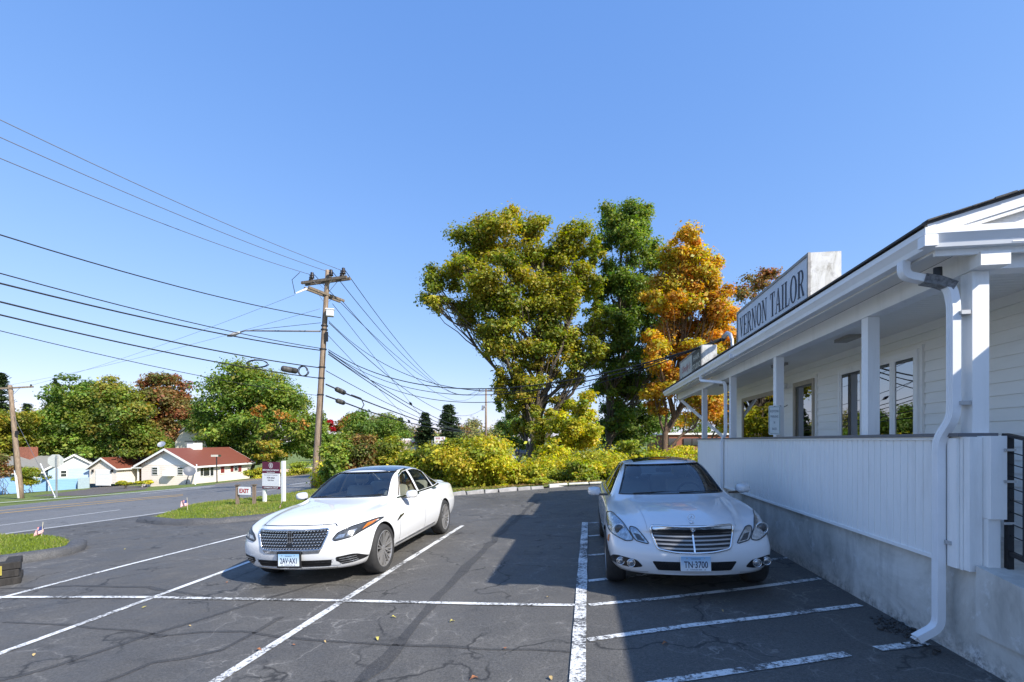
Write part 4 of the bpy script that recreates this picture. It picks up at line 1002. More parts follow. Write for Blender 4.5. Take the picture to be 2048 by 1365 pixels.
specA = dict(paint=white_pearl, trim=beige, trimmat=M['chrome'], handlemat=M['chrome'], cab=(1.5, 4.05), windscreen=[(-.69, 1.045), (.69, 1.045), (.545, 1.405), (-.545, 1.405)], wsy=(1.0, 3.2),
             rearscreen=[(-.60, 1.15), (.60, 1.15), (.52, 1.37), (-.52, 1.37)], rsy=(3.45, 5.0),
             side=[[(1.90, 1.01), (2.66, 1.02), (2.66, 1.40), (2.48, 1.385), (2.28, 1.33)], [(2.74, 1.02), (3.50, 1.035), (3.50, 1.33), (3.30, 1.385), (3.05, 1.41), (2.74, 1.405)], [(3.56, 1.04), (3.93, 1.065), (3.75, 1.22), (3.56, 1.31)]],
             side_trim=[[(1.75, .995), (2.7, 1.002), (3.5, 1.015), (3.98, 1.045)], [(1.86, 1.02), (2.1, 1.20), (2.27, 1.345), (2.5, 1.405), (2.8, 1.43), (3.05, 1.435), (3.32, 1.405), (3.55, 1.345), (3.78, 1.235), (4.0, 1.06)]],
             shut=[[(1.55, .30), (1.52, .6), (1.62, .97)], [(2.72, .30), (2.70, .98)], [(3.85, .62), (3.62, .80), (3.60, .99)], [(1.55, .295), (3.3, .295)]], handles=[(2.42, .955), (3.35, .97)],
             scale=(.945, 1.0, .975), mirror=(.99, 1.86, 1.04), dash=1.78, dashmat=dash_dark, seaty=2.35, rvm=1.33)
oA = W(5.56, -3.70, 0); oA = on(oA.x, oA.y)
carA, bvA = build_car('sedan', 'pearl white sedan with silver mesh grille parked in the sunny bay', rowsA, noseA, .24, oA, math.radians(0.0),
    [(.835, .93, (.385, .355), 0), (.835, 3.92, (.385, .355), 0)], (.352, .245, 10, .262, 'twin'), specA)
F = 'front'
grA = rounded([(-.50, .775), (-.51, .72), (-.44, .535), (-.40, .515), (.40, .515), (.44, .535), (.51, .72), (.50, .775)], .05)
g = patch(bvA, grA, F, .004, .05, 'grille', M['black'], carA); loop_on(bvA, grA, F, .011, .006, 'grille_frame', M['chrome'], g)
mb = MB()
for r in range(7):
    zz = .541 + r * .0365; half = .42 + (zz - .52) * .36
    nc = int(half / .042)
    for c in range(-nc, nc + 1):
        x = c * .042 + (.021 if r % 2 else 0)
        if abs(x) > half or (abs(x) < .03 and zz > .56): continue
        p = cast(bvA, F, x, zz, .010)
        if p is not None: mb.tube([p + Vector((-.016, .004, .004)), p + Vector((.0, 0, -.010)), p + Vector((.016, .004, .004))], [.0035, .0075, .0035], 5)
mb.build('grille_mesh', M['chrome'], g)
mb = MB(); p = cast(bvA, F, 0, .68, .02)
for q in ((-.027, .027), (.0, .0)): pass
for x in (-.028, .028): mb.box(p + Vector((x, 0, 0)), (.010, .012, .135))
for zz in (-.065, .065): mb.box(p + Vector((0, 0, zz)), (.066, .012, .010))
mb.box(p, (.008, .014, .16)); mb.box(p, (.06, .0138, .008)); mb.build('badge', M['chrome'], g)
for sg in (1, -1):
    m_ = (lambda q: q) if sg > 0 else mirror
    strip = m_([(.09, .492), (.40, .500), (.43, .515), (.40, .470), (.12, .466)]); patch(bvA, strip, F, .006, .03, 'chrome_strip', M['chrome'], carA)
    hl = m_(rounded([(.565, .640), (.60, .615), (.80, .655), (.905, .745), (.918, .80), (.90, .815), (.76, .775), (.62, .715)], .02)); h_ = patch(bvA, hl, F, .003, .03, 'headlight', lamp_dark, carA)
    patch(bvA, m_([(.60, .640), (.70, .655), (.72, .70), (.64, .69)]), F, .006, .03, 'reflector', reflector, h_); patch(bvA, m_([(.73, .665), (.80, .685), (.82, .745), (.75, .72)]), F, .006, .03, 'reflector', reflector, h_)
    patch(bvA, m_([(.855, .72), (.895, .765), (.905, .80), (.87, .785)]), F, .006, .02, 'turn_signal', amber, h_)
    loop_on(bvA, hl, F, .006, .006, 'lamp_frame', car_black, h_)
    o_ = patch(bvA, m_(rounded([(.60, .33), (.66, .30), (.86, .325), (.89, .345), (.85, .425), (.80, .435), (.60, .405)], .02)), F, .004, .03, 'fog_intake', M['black'], carA)
    for zz in (.345, .375, .405): line_on(bvA, m_([(.64, zz - .02), (.74, zz - .01), (.83, zz)]), F, .012, .010, 'fog_blade', reflector, o_)
    patch(bvA, m_([(.55, .375), (.62, .34), (.66, .30), (.60, .295), (.52, .30)]), F, .006, .03, 'bumper_fin', white_pearl, carA)
o_ = patch(bvA, rounded([(-.58, .375), (-.52, .285), (.52, .285), (.58, .375)], .03), F, .004, .05, 'lower_intake', M['black'], carA)
for zz, hw in ((.315, .53), (.345, .55)): line_on(bvA, [(-hw, zz), (0, zz), (hw, zz)], F, .010, .010, 'intake_bar', M['dark_metal'], o_)
line_on(bvA, [(-.60, .262), (-.3, .262), (.3, .262), (.60, .262)], F, .016, .006, 'chrome_lip', M['chrome'], carA)
line_on(bvA, [(-.56, .800), (-.54, .818), (-.3, .826), (0, .828), (.3, .826), (.54, .818), (.58, .790)], F, .009, .0015, 'panel_gap', car_black, carA)
patch(bvA, rounded([(-.53, 2.26), (.53, 2.26), (.545, 3.35), (-.545, 3.35)], .05), 'top', .004, .08, 'glass_roof', roof_glass, carA)
for sg in (1, -1): patch(bvA, rounded([(1.42, .665), (1.72, .735), (1.72, .755), (1.55, .74), (1.42, .685)], .01), 'right' if sg > 0 else 'left', .004, .03, 'fender_vent', car_black, carA); line_on(bvA, [(1.45, .31), (3.35, .335)], 'right' if sg > 0 else 'left', .028, .006, 'sill_strip', car_black, carA)
for sg in (1, -1): line_on(bvA, [(sg * .40, .12), (sg * .46, .5), (sg * .55, .9), (sg * .62, 1.38)], 'top', .007, .0015, 'panel_gap', plain('hood_crease_shade', (.45, .45, .45), .5), carA)  # grey strips, not gaps: shade of the hood creases put into colour
for x in (-.25, .32): MB().bar((x - .30, 1.50, 1.055), (x + .33, 1.58, 1.075), .018, .014).build('wiper', M['black'], carA)
number_plate(carA, bvA, .395, '2AV\u00b7AX1', True, y=cast(bvA, F, 0, .45).y)
# --- older white sedan under the shade of the shop
rowsB = [(0.0, .26, .68, .80, .74, .70, .47, .765, .79), (.12, .235, .78, .865, .80, .765, .50, .82, .845), (.40, .21, .84, .91, .85, .84, .55, .89, .915), (.84, .20, .845, .927, .87, .895, .58, .945, .968),
         (1.25, .20, .845, .922, .868, .925, .63, .978, 1.005), (1.36, .20, .845, .922, .866, .93, .64, 1.0, 1.035), (1.85, .20, .845, .925, .862, .945, .595, 1.30, 1.345), (2.15, .20, .845, .925, .862, .95, .57, 1.395, 1.445), (2.55, .20, .845, .925, .862, .96, .57, 1.432, 1.482),
         (3.0, .20, .845, .927, .865, .97, .57, 1.42, 1.47), (3.4, .20, .845, .927, .868, .98, .56, 1.355, 1.41), (3.8, .20, .845, .925, .865, .99, .56, 1.20, 1.255), (4.1, .21, .84, .92, .85, .99, .59, 1.08, 1.115), (4.55, .24, .81, .89, .815, .98, .60, 1.045, 1.07), (4.78, .30, .77, .85, .765, .95, .58, 1.02, 1.04), (4.86, .34, .69, .78, .68, .88, .50, .94, .96)]
noseB = [.08, .07, .03, -.02, -.01, .03, .08, .09, .10, .10, .10, .10, .10]
specB = dict(paint=white_polar, trim=grey_trim, trimmat=M['chrome'], handlemat=white_polar, cab=(1.35, 3.85), windscreen=[(-.68, 1.02), (.68, 1.02), (.53, 1.385), (-.53, 1.385)], wsy=(.9, 3.0),
             rearscreen=[(-.58, 1.13), (.58, 1.13), (.50, 1.36), (-.50, 1.36)], rsy=(3.25, 4.8),
             side=[[(1.78, .985), (2.50, 1.0), (2.50, 1.385), (2.30, 1.365), (2.08, 1.28)], [(2.58, 1.0), (3.30, 1.015), (3.34, 1.29), (3.1, 1.37), (2.9, 1.395), (2.58, 1.39)], [(3.38, 1.02), (3.66, 1.04), (3.55, 1.17), (3.40, 1.27)]],
             side_trim=[[(1.65, .975), (2.5, .982), (3.3, .995), (3.72, 1.02)], [(1.72, 1.0), (2.05, 1.30), (2.3, 1.385), (2.6, 1.412), (2.9, 1.415), (3.12, 1.39), (3.38, 1.30), (3.6, 1.19), (3.75, 1.05)]],
             shut=[[(1.42, .30), (1.40, .6), (1.48, .95)], [(2.55, .30), (2.54, .97)], [(3.62, .62), (3.42, .80), (3.38, .97)], [(1.42, .295), (3.1, .295)]], handles=[(2.25, .83), (3.12, .845)],
             mirror=(.985, 1.70, 1.04), dash=1.64, dashmat=dash_dark, seaty=2.2, rvm=1.31)
oB = W(5.34, 1.185, 0); oB = on(oB.x, oB.y)
carB, bvB = build_car('sedan', 'white sedan with slatted chrome grille parked in the shade beside the concrete wall', rowsB, noseB, .26, oB, math.radians(.0),
    [(.805, .84, (.362, .335), 0), (.805, 3.714, (.362, .335), 0)], (.330, .235, 5, .235, 'twin'), specB)
grB = rounded([(-.435, .785), (-.425, .70), (-.375, .545), (-.20, .515), (0, .508), (.20, .515), (.375, .545), (.425, .70), (.435, .785)], .035)
g = patch(bvB, grB, F, .004, .05, 'grille', M['black'], carB); loop_on(bvB, grB, F, .014, .008, 'grille_frame', M['chrome'], g)
line_on(bvB, [(-.41, .768), (-.2, .774), (.2, .774), (.41, .768)], F, .034, .016, 'grille_top_bar', M['chrome'], g)
for k in range(5):
    zz = .555 + k * .041; hw = .365 + (zz - .55) * .30; line_on(bvB, [(-hw, zz), (-hw / 2, zz - .006), (0, zz - .008), (hw / 2, zz - .006), (hw, zz)], F, .0165, .018, 'grille_slat', M['alloy'], g)
line_on(bvB, [(0, .515), (0, .76)], F, .016, .022, 'grille_bar', M['chrome'], g)
mb = MB(); p = cast(bvB, F, 0, .770, .026); emblem(mb, p, .022, .003); mb.build('badge', M['chrome'], g)
p = cast(bvB, 'top', 0, .16, 0); st = link(bpy.data.objects.new('hood_star', None), carB); st.location = p
mb = MB(); emblem(mb, (0, 0, .058), .036, .0032); mb.tube([(0, 0, 0), (0, 0, .022)], [.012, .004], 8); mb.build('star', M['chrome'], st, smooth=True); MB().lathe([(0, .008), (.018, .006), (.024, 0)], None, 16).build('star_base', M['chrome'], st)
for sg in (1, -1):
    m_ = (lambda q: q) if sg > 0 else mirror
    hl = m_(rounded([(.615, .625), (.70, .610), (.875, .685), (.895, .76), (.875, .86), (.82, .875), (.72, .80), (.66, .71)], .035)); h_ = patch(bvB, hl, F, .003, .03, 'headlight', reflector, carB); loop_on(bvB, hl, F, .006, .005, 'lamp_frame', lamp_dark, h_)
    disc_on(bvB, F, sg * .765, .725, .050, .012, 'projector', lamp_dark, h_, .062)
    hl2 = m_(rounded([(.455, .590), (.60, .620), (.645, .70), (.66, .765), (.58, .755), (.52, .68)], .03)); h_ = patch(bvB, hl2, F, .003, .03, 'headlight', reflector, carB); loop_on(bvB, hl2, F, .006, .005, 'lamp_frame', lamp_dark, h_)
    patch(bvB, m_([(.50, .615), (.58, .63), (.615, .70), (.56, .69)]), F, .007, .03, 'lamp_bowl', lamp_dark, h_)
    patch(bvB, rounded([(.44, .56), (.52, .57), (.52, .63), (.44, .655)], .02), 'right' if sg > 0 else 'left', .005, .03, 'side_marker', amber, carB)
    fg = m_(rounded([(.53, .345), (.63, .325), (.86, .345), (.875, .375), (.85, .445), (.80, .455), (.60, .42)], .03)); f_ = patch(bvB, fg, F, .004, .03, 'fog_recess', M['black'], carB)
    disc_on(bvB, F, sg * .765, .395, .036, .016, 'fog_lamp', reflector, f_, .042); disc_on(bvB, F, sg * .655, .385, .036, .016, 'fog_lamp', reflector, f_, .042)
    line_on(bvB, m_([(.48, .285), (.66, .275), (.80, .295), (.86, .33)]), F, .010, .004, 'bumper_crease', plain('bumper_seam', (.40, .40, .40), .5), carB)
lg = patch(bvB, rounded([(-.44, .415), (-.38, .315), (.38, .315), (.44, .415)], .02), F, .004, .05, 'lower_grille', M['black'], carB)
mb = MB()
for r in range(4):
    for c in range(-14, 15):
        x = c * .028 + (.014 if r % 2 else 0); zz = .328 + r * .024
        if abs(x) > .37 + (zz - .31) * .5: continue
        p = cast(bvB, F, x, zz, .008)
        if p is not None: mb.tube([p + Vector((-.013, 0, -.009)), p + Vector((0, 0, .010)), p + Vector((.013, 0, -.009))], .0022, 4)
mb.build('mesh', M['dark_metal'], lg)
patch(bvB, rounded([(-.40, 2.22), (.40, 2.22), (.40, 2.72), (-.40, 2.72)], .03), 'top', .004, .06, 'sunroof', roof_glass, carB)
for sg in (1, -1): line_on(bvB, [(sg * .47, .2), (sg * .50, .6), (sg * .56, 1.2)], 'top', .008, .0015, 'hood_crease_strip', plain('hood_crease_shade_pale', (.55, .55, .56), .4), carB)  # pale grey strips paint in the shade line of each hood crease
MB().bar((-.5, 1.33, 1.035), (.30, 1.42, 1.05), .018, .014).build('wiper', M['black'], carB); MB().bar((.10, 1.33, 1.035), (.62, 1.43, 1.04), .018, .014).build('wiper', M['black'], carB)
number_plate(carB, bvB, .405, 'TN\u00b73700', False, y=cast(bvB, F, 0, .42).y - .005)
# ------------------------------------------------------------------ utility poles and wires
def catenary(a, b, sag, n=24):
    a = Vector(a); b = Vector(b); return [a.lerp(b, i / n) - Vector((0, 0, 4 * sag * (i / n) * (1 - i / n))) for i in range(n + 1)]
def wire(label, pts, r=.012, mat=None, group='overhead wires at the roadside pole', name='overhead_wire'):
    o = MB().tube(pts, r, 5).build(name, mat or M['wire'], smooth=True); return tag(o, label, 'wire', group)
pb = gp(630, 976); PY = pb.y
ptop = at(655.5, 541, PY)
pole = thing('utility_pole', 'tall leaning wooden utility pole with street lamp beside the for-sale sign', 'utility pole', pb)
PM = worldmat(pole)
K = PY / 24.3
mb = MB(); P = [pb.lerp(ptop, t) for t in np.linspace(-.02, 1, 14)]; mb.tube(P, [(.185 - .075 * t) * K for t in np.linspace(0, 1, 14)], 14); mb.build('pole_shaft', M['pole_wood'], pole, smooth=True, local=PM)
A0, A1 = at(607, 568, PY + .45 * K), at(697, 556, PY - .45 * K); off = (A1 - A0).normalized().cross(Vector((0, 0, 1)))
for s in (-.14, .14): MB().bar(A0 + off * s, A1 + off * s, .10, .13).build('crossarm', M['arm_wood'], pole, local=PM)
B0, B1 = at(613, 576, PY - 1.0 * K), at(684, 603, PY + 1.0 * K); off2 = (B1 - B0).normalized().cross(Vector((0, 0, 1)))
for s in (-.15, .15): MB().bar(B0 + off2 * s, B1 + off2 * s, .09, .12).build('crossarm', M['arm_wood'], pole, local=PM)
for t in (.28, .72):
    for s in (-.2, .2): MB().bar(A0.lerp(A1, t) + off * s, pb.lerp(ptop, .90) + off * s * .6, .03, .008).build('arm_brace', M['steel'], pole, local=PM)
    MB().bar(B0.lerp(B1, t), pb.lerp(ptop, .84), .03, .008).build('arm_brace', M['steel'], pole, local=PM)
ins_tops = []
for t, s in ((.13, -.14), (.24, .14), (.55, -.14), (.66, .14), (.82, -.14), (.93, .14)):
    p = A0.lerp(A1, t) + off * s + Vector((0, 0, .065)); T = Matrix.Translation(p)
    MB().lathe([(.03, 0), (.03, .09), (.11, .095), (.115, .16), (.075, .185), (.11, .21), (.11, .265), (.065, .29), (.085, .33), (.08, .40), (0, .42)], T, 12).build('insulator', M['ceramic'], pole, smooth=True, local=PM); ins_tops.append(p + Vector((0, 0, .41)))
la = at(641, 663, PY); lb = at(490, 662, PY); lh = at(468, 669, PY)
MB().tube([la, la.lerp(lb, .5), lb, lb.lerp(lh, .6)], [.045, .04, .032, .03], 8).build('lamp_arm', M['grey_paint'], pole, smooth=True, local=PM)
MB().tube([at(642, 646, PY), at(500, 661, PY)], .012, 6).build('lamp_stay', M['wire'], pole, local=PM)
dl = (lh - lb).normalized(); T = Matrix.Translation(lh) @ Vector((1, 0, 0)).rotation_difference(dl).to_matrix().to_4x4()
mb = MB(); k = 12
for x, a, b in ((-.34, .05, .05), (-.2, .09, .07), (0, .15, .095), (.2, .14, .08), (.36, .05, .03)):
    for i in range(k): t = 2 * math.pi * i / k; mb.v.append(tuple(T @ Vector((x, a * math.cos(t), b * math.sin(t)))))
for q in range(4):
    for i in range(k): mb.f.append((q * k + i, q * k + (i + 1) % k, (q + 1) * k + (i + 1) % k, (q + 1) * k + i)); mb.m.append(0)
mb.f += [tuple(range(k)), tuple(range(4 * k, 5 * k))]; mb.m += [0, 0]; mb.build('lamp_head', plain('lamp_grey', (.42, .42, .42), .5), pole, smooth=True, local=PM)
p = at(660, 627, PY - .25); MB().box(p, (.36, .30, .34), Matrix.Rotation(.3, 3, 'Z')).build('meter_box', plain('pale_box', (.62, .63, .62), .5), pole, bevel=.02, local=PM)
MB().box(p + Vector((0, 0, .19)), (.42, .36, .04), Matrix.Rotation(.3, 3, 'Z')).build('box_lid', M['alum'], pole, local=PM)
MB().box(at(653, 674, PY - .17), (.16, .05, .5)).build('pole_plate', M['dark_metal'], pole, local=PM)
for py in (652, 660, 699, 735, 757, 790): q = pb.lerp(ptop, (976 - py) / 435.0); MB().lathe([(.165 * K, -.03), (.17 * K, -.03), (.17 * K, .03), (.165 * K, .03)], Matrix.Translation(q), 14).build('pole_band', M['dark_metal'], pole, local=PM)
mb = MB(); mb.tube([pb.lerp(ptop, t) + Vector((.13 + .05 * (1 - t), -.10, 0)) * K for t in (.0, .3, .6, .78)], .012, 5); mb.build('ground_wire', M['wire'], pole, local=PM)
# spans towards the camera side of the road
def span_left(px, py, lpx, lpy, sag, r, label, Yl=13.3, ext=2.0, Y=PY, mat=None, a=None):
    a = a or at(px, py, Y); e = at(lpx, lpy, Yl * K) + Vector((0, 0, 4 * sag * ext * ext * .5 * (1 / ext) * (1 - 1 / ext))); d = e - a; b = a + d * ext
    L = catenary(a, b, sag * ext * ext * .5); return wire(label, L, r, mat)
top_l = 'thin grey high-voltage wire from the top crossarm of the roadside pole'
for ti, y0, wh_ in ((4, 240, 'right end'), (2, 275, 'middle'), (0, 317, 'left end')): span_left(0, 0, 0, y0, .35, .013, 'thin grey high-voltage wire from the %s of the top crossarm' % wh_, mat=M['wire_grey'], a=ins_tops[ti])
span_left(642, 636, 0, 470, .45, .020, 'twisted service cable looping from below the box on the roadside pole')
tel = 'thick black telephone cable strung from the roadside pole across the lawn side'
for y1, y0, r, tl in ((697, 547, .018, 'thinner upper strand of the black cable pair just below the street lamp arm'), (701, 567, .026, 'thicker lower cable of the black pair just below the street lamp arm'), (736, 604, .026, 'thick black cable passing the coiled loop left of the pole'), (757, 630, .024, 'thick black cable running just under the splice case left of the pole'), (792, 662, .012, 'thin lowest wire leaving the roadside pole over the red roof house')): span_left(640, y1, 0, y0, .35, r, tl)
# spans down the road to the next pole
FY = 86.0
fb = on(at(972, 0, FY).x, FY); ft = at(972, 778, FY)
far_pole = thing('utility_pole', 'grey utility pole far down the road in front of tall trees', 'utility pole', fb); FM = worldmat(far_pole)
MB().tube([fb - Vector((0, 0, .3)), fb.lerp(ft, .5), ft], [.24, .2, .15], 10).build('pole_shaft', M['pole_wood'], far_pole, smooth=True, local=FM)
MB().bar(at(957, 783, FY), at(985, 781, FY), .14).build('crossarm', M['arm_wood'], far_pole, local=FM)
for px in (959, 966, 978): MB().tube([at(px, 781, FY), at(px, 777, FY)], .06, 6).build('insulator', M['ceramic'], far_pole, local=FM)
MB().tube([at(972, 815, FY), at(966, 813, FY), at(966, 821, FY)], .3, 8).build('transformer', M['steel'], far_pole, local=FM)
def span_far(px, py, fpx, fpy, sag, r, label, a=None): return wire(label, catenary(a or at(px, py, PY), at(fpx, fpy, FY), sag, 30), r)
dn = 'black wire sagging from the roadside pole to the pole far down the road'
for ti, (fx, fy) in ((5, (958, 776)), (3, (963, 776)), (1, (978, 776))): span_far(0, 0, fx, fy, 3.4, .018, dn, a=ins_tops[ti])
span_far(684, 602, 959, 783, 3.2, .016, dn)
span_far(658, 646, 970, 814, 3.0, .022, dn); span_far(657, 704, 971, 853, 1.6, .028, dn); span_far(657, 709, 971, 862, 1.6, .028, dn); span_far(652, 742, 971, 858, 1.4, .020, dn)
cbl = 'thick black cable carrying splice cases from the roadside pole'
def splice(px, py, Y, d, L, r, label):
    c = at(px, py, Y); d = Vector(d).normalized(); Q = Vector((0, 0, 1)).rotation_difference(d).to_matrix().to_4x4()
    o = MB().lathe([(0, -L / 2), (r * .5, -L / 2), (r * .9, -L / 2 + .04), (r, -L / 2 + .08), (r, -.02), (r * 1.06, -.02), (r * 1.06, .02), (r, .02), (r, L / 2 - .08), (r * .9, L / 2 - .04), (r * .5, L / 2), (0, L / 2)], Matrix.Translation(c) @ Q, 14).build('cable_splice_case', plain('dusty_plastic', (.055, .052, .048), .6, var=.4), smooth=True)
    return tag(o, label, 'splice case')
w1 = [at(652, 769, PY), at(695, 789, PY + 3), at(760, 814, PY + 9), at(835, 841, PY + 19), at(909, 860, PY + 38), at(971, 868, FY)]; wire('upper thick black cable carrying the upper splice case right of the pole', w1, .04)
w2 = [at(652, 792, PY), at(690, 806, PY + 3), at(733, 822, PY + 7), at(800, 842, PY + 15), at(880, 859, PY + 30), at(971, 872, FY)]; wire('lower thick black cable carrying the lower splice case right of the pole', w2, .04)
splice(681, 782.5, PY + 1.9, (at(697, 790, PY + 3.2) - at(665, 775, PY + 1)), 1.05 * K, .14 * K, 'upper dusty splice case hung on the cable right of the roadside pole')
splice(681, 804, PY + 2.0, (at(697, 809, PY + 3.2) - at(665, 798, PY + 1)), .9 * K, .13 * K, 'lower dusty splice case hung on the cable right of the roadside pole')
splice(579, 740, PY - 1.8, (at(595, 741, PY - 1.4) - at(562, 735, PY - 2.3)), .85 * K, .14 * K, 'black splice case on the cable between coiled loop and roadside pole')
for px, py, rp, lb_ in ((604, 742, 9, 'small black cable coil beside the splice case'), (512, 727, 12, 'long loop of slack black cable tied under the telephone wire')):
    c = at(px, py, PY - 1.6); r = rp / 960 * PY; sx = 1 if rp < 10 else 1.6
    o = MB().tube([c + Vector((r * sx * math.cos(t), .02 * t, r * math.sin(t) * (1 if rp < 10 else .55))) for t in np.linspace(0, 4 * math.pi, 49)], .022, 5).build('cable_coil', M['wire'], smooth=True); tag(o, lb_, 'cable coil')
wire('black loop of cable joining the two splice cases', [at(703, 790, PY + 3.2), at(722, 797, PY + 4.2), at(728, 810, PY + 4.6), at(722, 820, PY + 4.4)], .03, group=None, name='jumper_cable')
wire('short black jumper from the high wire to the white insulator', [at(600, 545, PY - 1.5), at(584, 560, PY - 1.4), at(590, 588, PY - 1.3)], .015, group=None, name='jumper_cable')
o = MB().tube([at(592, 587, PY - 1.3), at(614, 578, PY - 1.0)], [.03, .05], 8).build('strain_insulator', M['alum']); tag(o, 'white strain insulator at the left end of the lower crossarm', 'insulator')
for (a, b, i0) in (((655, 670, PY), (824, 849, PY + 26), .93), ((665, 608, PY), (842, 834, PY + 26), .79)):
    A, B = at(*a), at(*b); B2 = A + (B - A) * 1.12; wire('steel guy wire slanting down from the roadside pole behind the bushes', [A, B2], .014, group='pole guy wires', name='guy_wire')
    q = A.lerp(B, i0); o = MB().tube([q - (B - A).normalized() * .55, q, q + (B - A).normalized() * .55], [.05, .13, .05], 8).build('guy_insulator', M['ceramic'], smooth=True); tag(o, 'dark egg-shaped guy insulator on a slanting guy wire', 'insulator', 'guy wire insulators')
# drop cables to the shop
wh = W(11.86, 3.19, ZC + 2.36)
for i, (py, sag) in enumerate(((700, 1.55), (703, 1.75), (706, 2.0), (642, 2.3))):
    wire('black drop cable running from the roadside pole to the shop roof', catenary(at(657, py, PY), wh + Vector((0, 0, .02 * i)), sag, 30), .013 if i else .02, group='drop cables to the shop')
# pole across the road
q0 = gp(42, 996); q1 = at(20, 771, q0.y); print('left pole', q0)
lp = thing('utility_pole', 'grey wooden pole with white conduit across the road before the blue house', 'utility pole', q0); LM = worldmat(lp); kk = q0.y / 960
MB().tube([q0.lerp(q1, t) for t in np.linspace(-.02, 1, 10)], [(8.2 - 2.6 * t) * kk / 1.0 * .62 for t in np.linspace(0, 1, 10)], 12).build('pole_shaft', M['pole_wood'], lp, smooth=True, local=LM)
c0 = q1 - Vector((0, 0, .25)); MB().bar(at(-28, 779, q0.y - .8), at(67, 774, q0.y + .6), .13).build('crossarm', M['arm_wood'], lp, local=LM)
for s in (-1, 1): MB().bar(c0 + Vector((s * .9, 0, .1)), q0.lerp(q1, .90), .035, .01).build('arm_brace', M['steel'], lp, local=LM)
MB().lathe([(.05, 0), (.07, .05), (.05, .16), (0, .18)], Matrix.Translation(at(62, 773, q0.y + .5)), 10).build('insulator', M['ceramic'], lp, local=LM)
MB().tube([gp(37, 997), at(30, 940, q0.y)], .075, 10).build('conduit', plain('white_pvc', (.70, .70, .68), .5), lp, smooth=True, local=LM)
MB().tube([at(30, 940, q0.y - .1), at(27, 880, q0.y - .1)], .06, 10).build('conduit', M['dark_metal'], lp, smooth=True, local=LM)
MB().box(at(34, 866, q0.y - .2), (.20, .16, .30)).build('lamp_box', M['dark_metal'], lp, local=LM)
wire('pale guy wire with guard slanting from the pole by the blue house', [at(26, 830, q0.y), gp(110, 995)], .016, M['wire_grey'], None, 'guy_wire')
o = MB().tube([at(81, 928, q0.y - .0), gp(110, 995)], .045, 8).build('guy_guard', plain('white_guard', (.72, .72, .70), .5)); tag(o, 'white plastic guy guard leaning beside the stop sign', 'guard')
for a, b in (((62, 771), (590, 590)), ((20, 770), (640, 618))): wire('faint wire crossing the road between the two utility poles', catenary(at(*a, q0.y), at(*b, PY - 1), .3), .008, M['wire_grey'], 'wires crossing the road')
# brown pole behind the blue house
bpp = at(109, 930, 72); bpp.z = float(H(bpp.x, 72)); bt = at(106, 860, 72); bp = thing('service_pole', 'short brown service pole behind the blue house roof', 'pole', bpp); MB().tube([bpp, bt], [.16, .13], 8).build('pole_shaft', M['bark_brown'], bp, smooth=True, local=worldmat(bp)); MB().tube([bt - Vector((.4, 0, .5)), bt + Vector((0, 0, -.4))], .03, 6).build('bracket', M['steel'], bp, local=worldmat(bp))

# ------------------------------------------------------------------ signs on the grass
gcol = plain('sign_white', (.80, .80, .81), .4, var=.04); maroon = plain('maroon_panel', (.115, .012, .038), .4, var=.08)
e0, e1 = gp(475, 1014), gp(508.5, 1014.5); e1.y = e0.y * .99; e1.x = (508.5 - CX) / FPX * e1.y; e1.z = float(H(e1.x, e1.y)); rt = (e1 - e0); rt.z = 0; kx = e0.y / FPX; rt.normalize(); nf = Vector((rt.y, -rt.x, 0))
ex = thing('exit_sign', 'low white exit sign with red letters between two weathered wooden posts', 'sign', (e0 + e1) / 2); EM = worldmat(ex)
for q in (e0, e1):
    hh = 42.5 * kx; MB().box(q + Vector((0, 0, hh / 2 - .05)), (5.6 * kx, 5.6 * kx, hh + .1), Matrix.Rotation(.1, 3, 'Z')).build('post', M['post_wood'], ex, bevel=.006, local=EM)
    mb = MB(); w0 = 4.6 * kx; mb.hexa([q + Vector((a * w0, b * w0, hh)) for a, b in ((-1, -1), (1, -1), (1, 1), (-1, 1))] + [q + Vector((a * w0 * .75, b * w0 * .75, hh + 2.0 * kx)) for a, b in ((-1, -1), (1, -1), (1, 1), (-1, 1))]); mb.build('post_cap', M['bark'], ex, local=EM)
cc = (e0 + e1) / 2 + Vector((0, 0, 32 * kx)) + nf * 3.2 * kx + rt * -.5 * kx
MB().box(cc, (28 * kx, .02, 15.5 * kx), Matrix((rt, -nf, Vector((0, 0, 1)))).transposed()).build('board', gcol, ex, local=EM)
mb = MB(); put_text(mb, 'EXIT', cc + nf * .011, rt, UW, 8.4 * kx, 22.5 * kx, .003, out=nf, bold=.035); mb.build('lettering', plain('red_letters', (.42, .03, .035), .5), ex, local=EM)
f0, f1 = gp(529.5, 1007), gp(565.5, 1008); f1.y = f0.y * .985; f1.x = (565.5 - CX) / FPX * f1.y; f1.z = float(H(f1.x, f1.y)); rt = (f1 - f0); rt.z = 0; kx = f0.y / FPX; rt.normalize(); nf = Vector((rt.y, -rt.x, 0))
fs_ = thing('for_sale_sign', 'maroon and white real estate sign on two white posts beside the exit sign', 'sign', (f0 + f1) / 2); EM = worldmat(fs_); RM3 = Matrix((rt, -nf, Vector((0, 0, 1)))).transposed()
MB().box(f0 + Vector((0, 0, 40 * kx)), (5.6 * kx, 5.0 * kx, 83 * kx), RM3).build('post', M['white2'], fs_, local=EM); MB().box(f1 + rt * 2 * kx + Vector((0, 0, 41 * kx)), (6.2 * kx, 5.4 * kx, 85 * kx), RM3).build('post', M['white2'], fs_, local=EM)
bc = f0 + rt * 19.5 * kx + nf * 3.4 * kx; bz = lambda py: (1007 - py) * kx
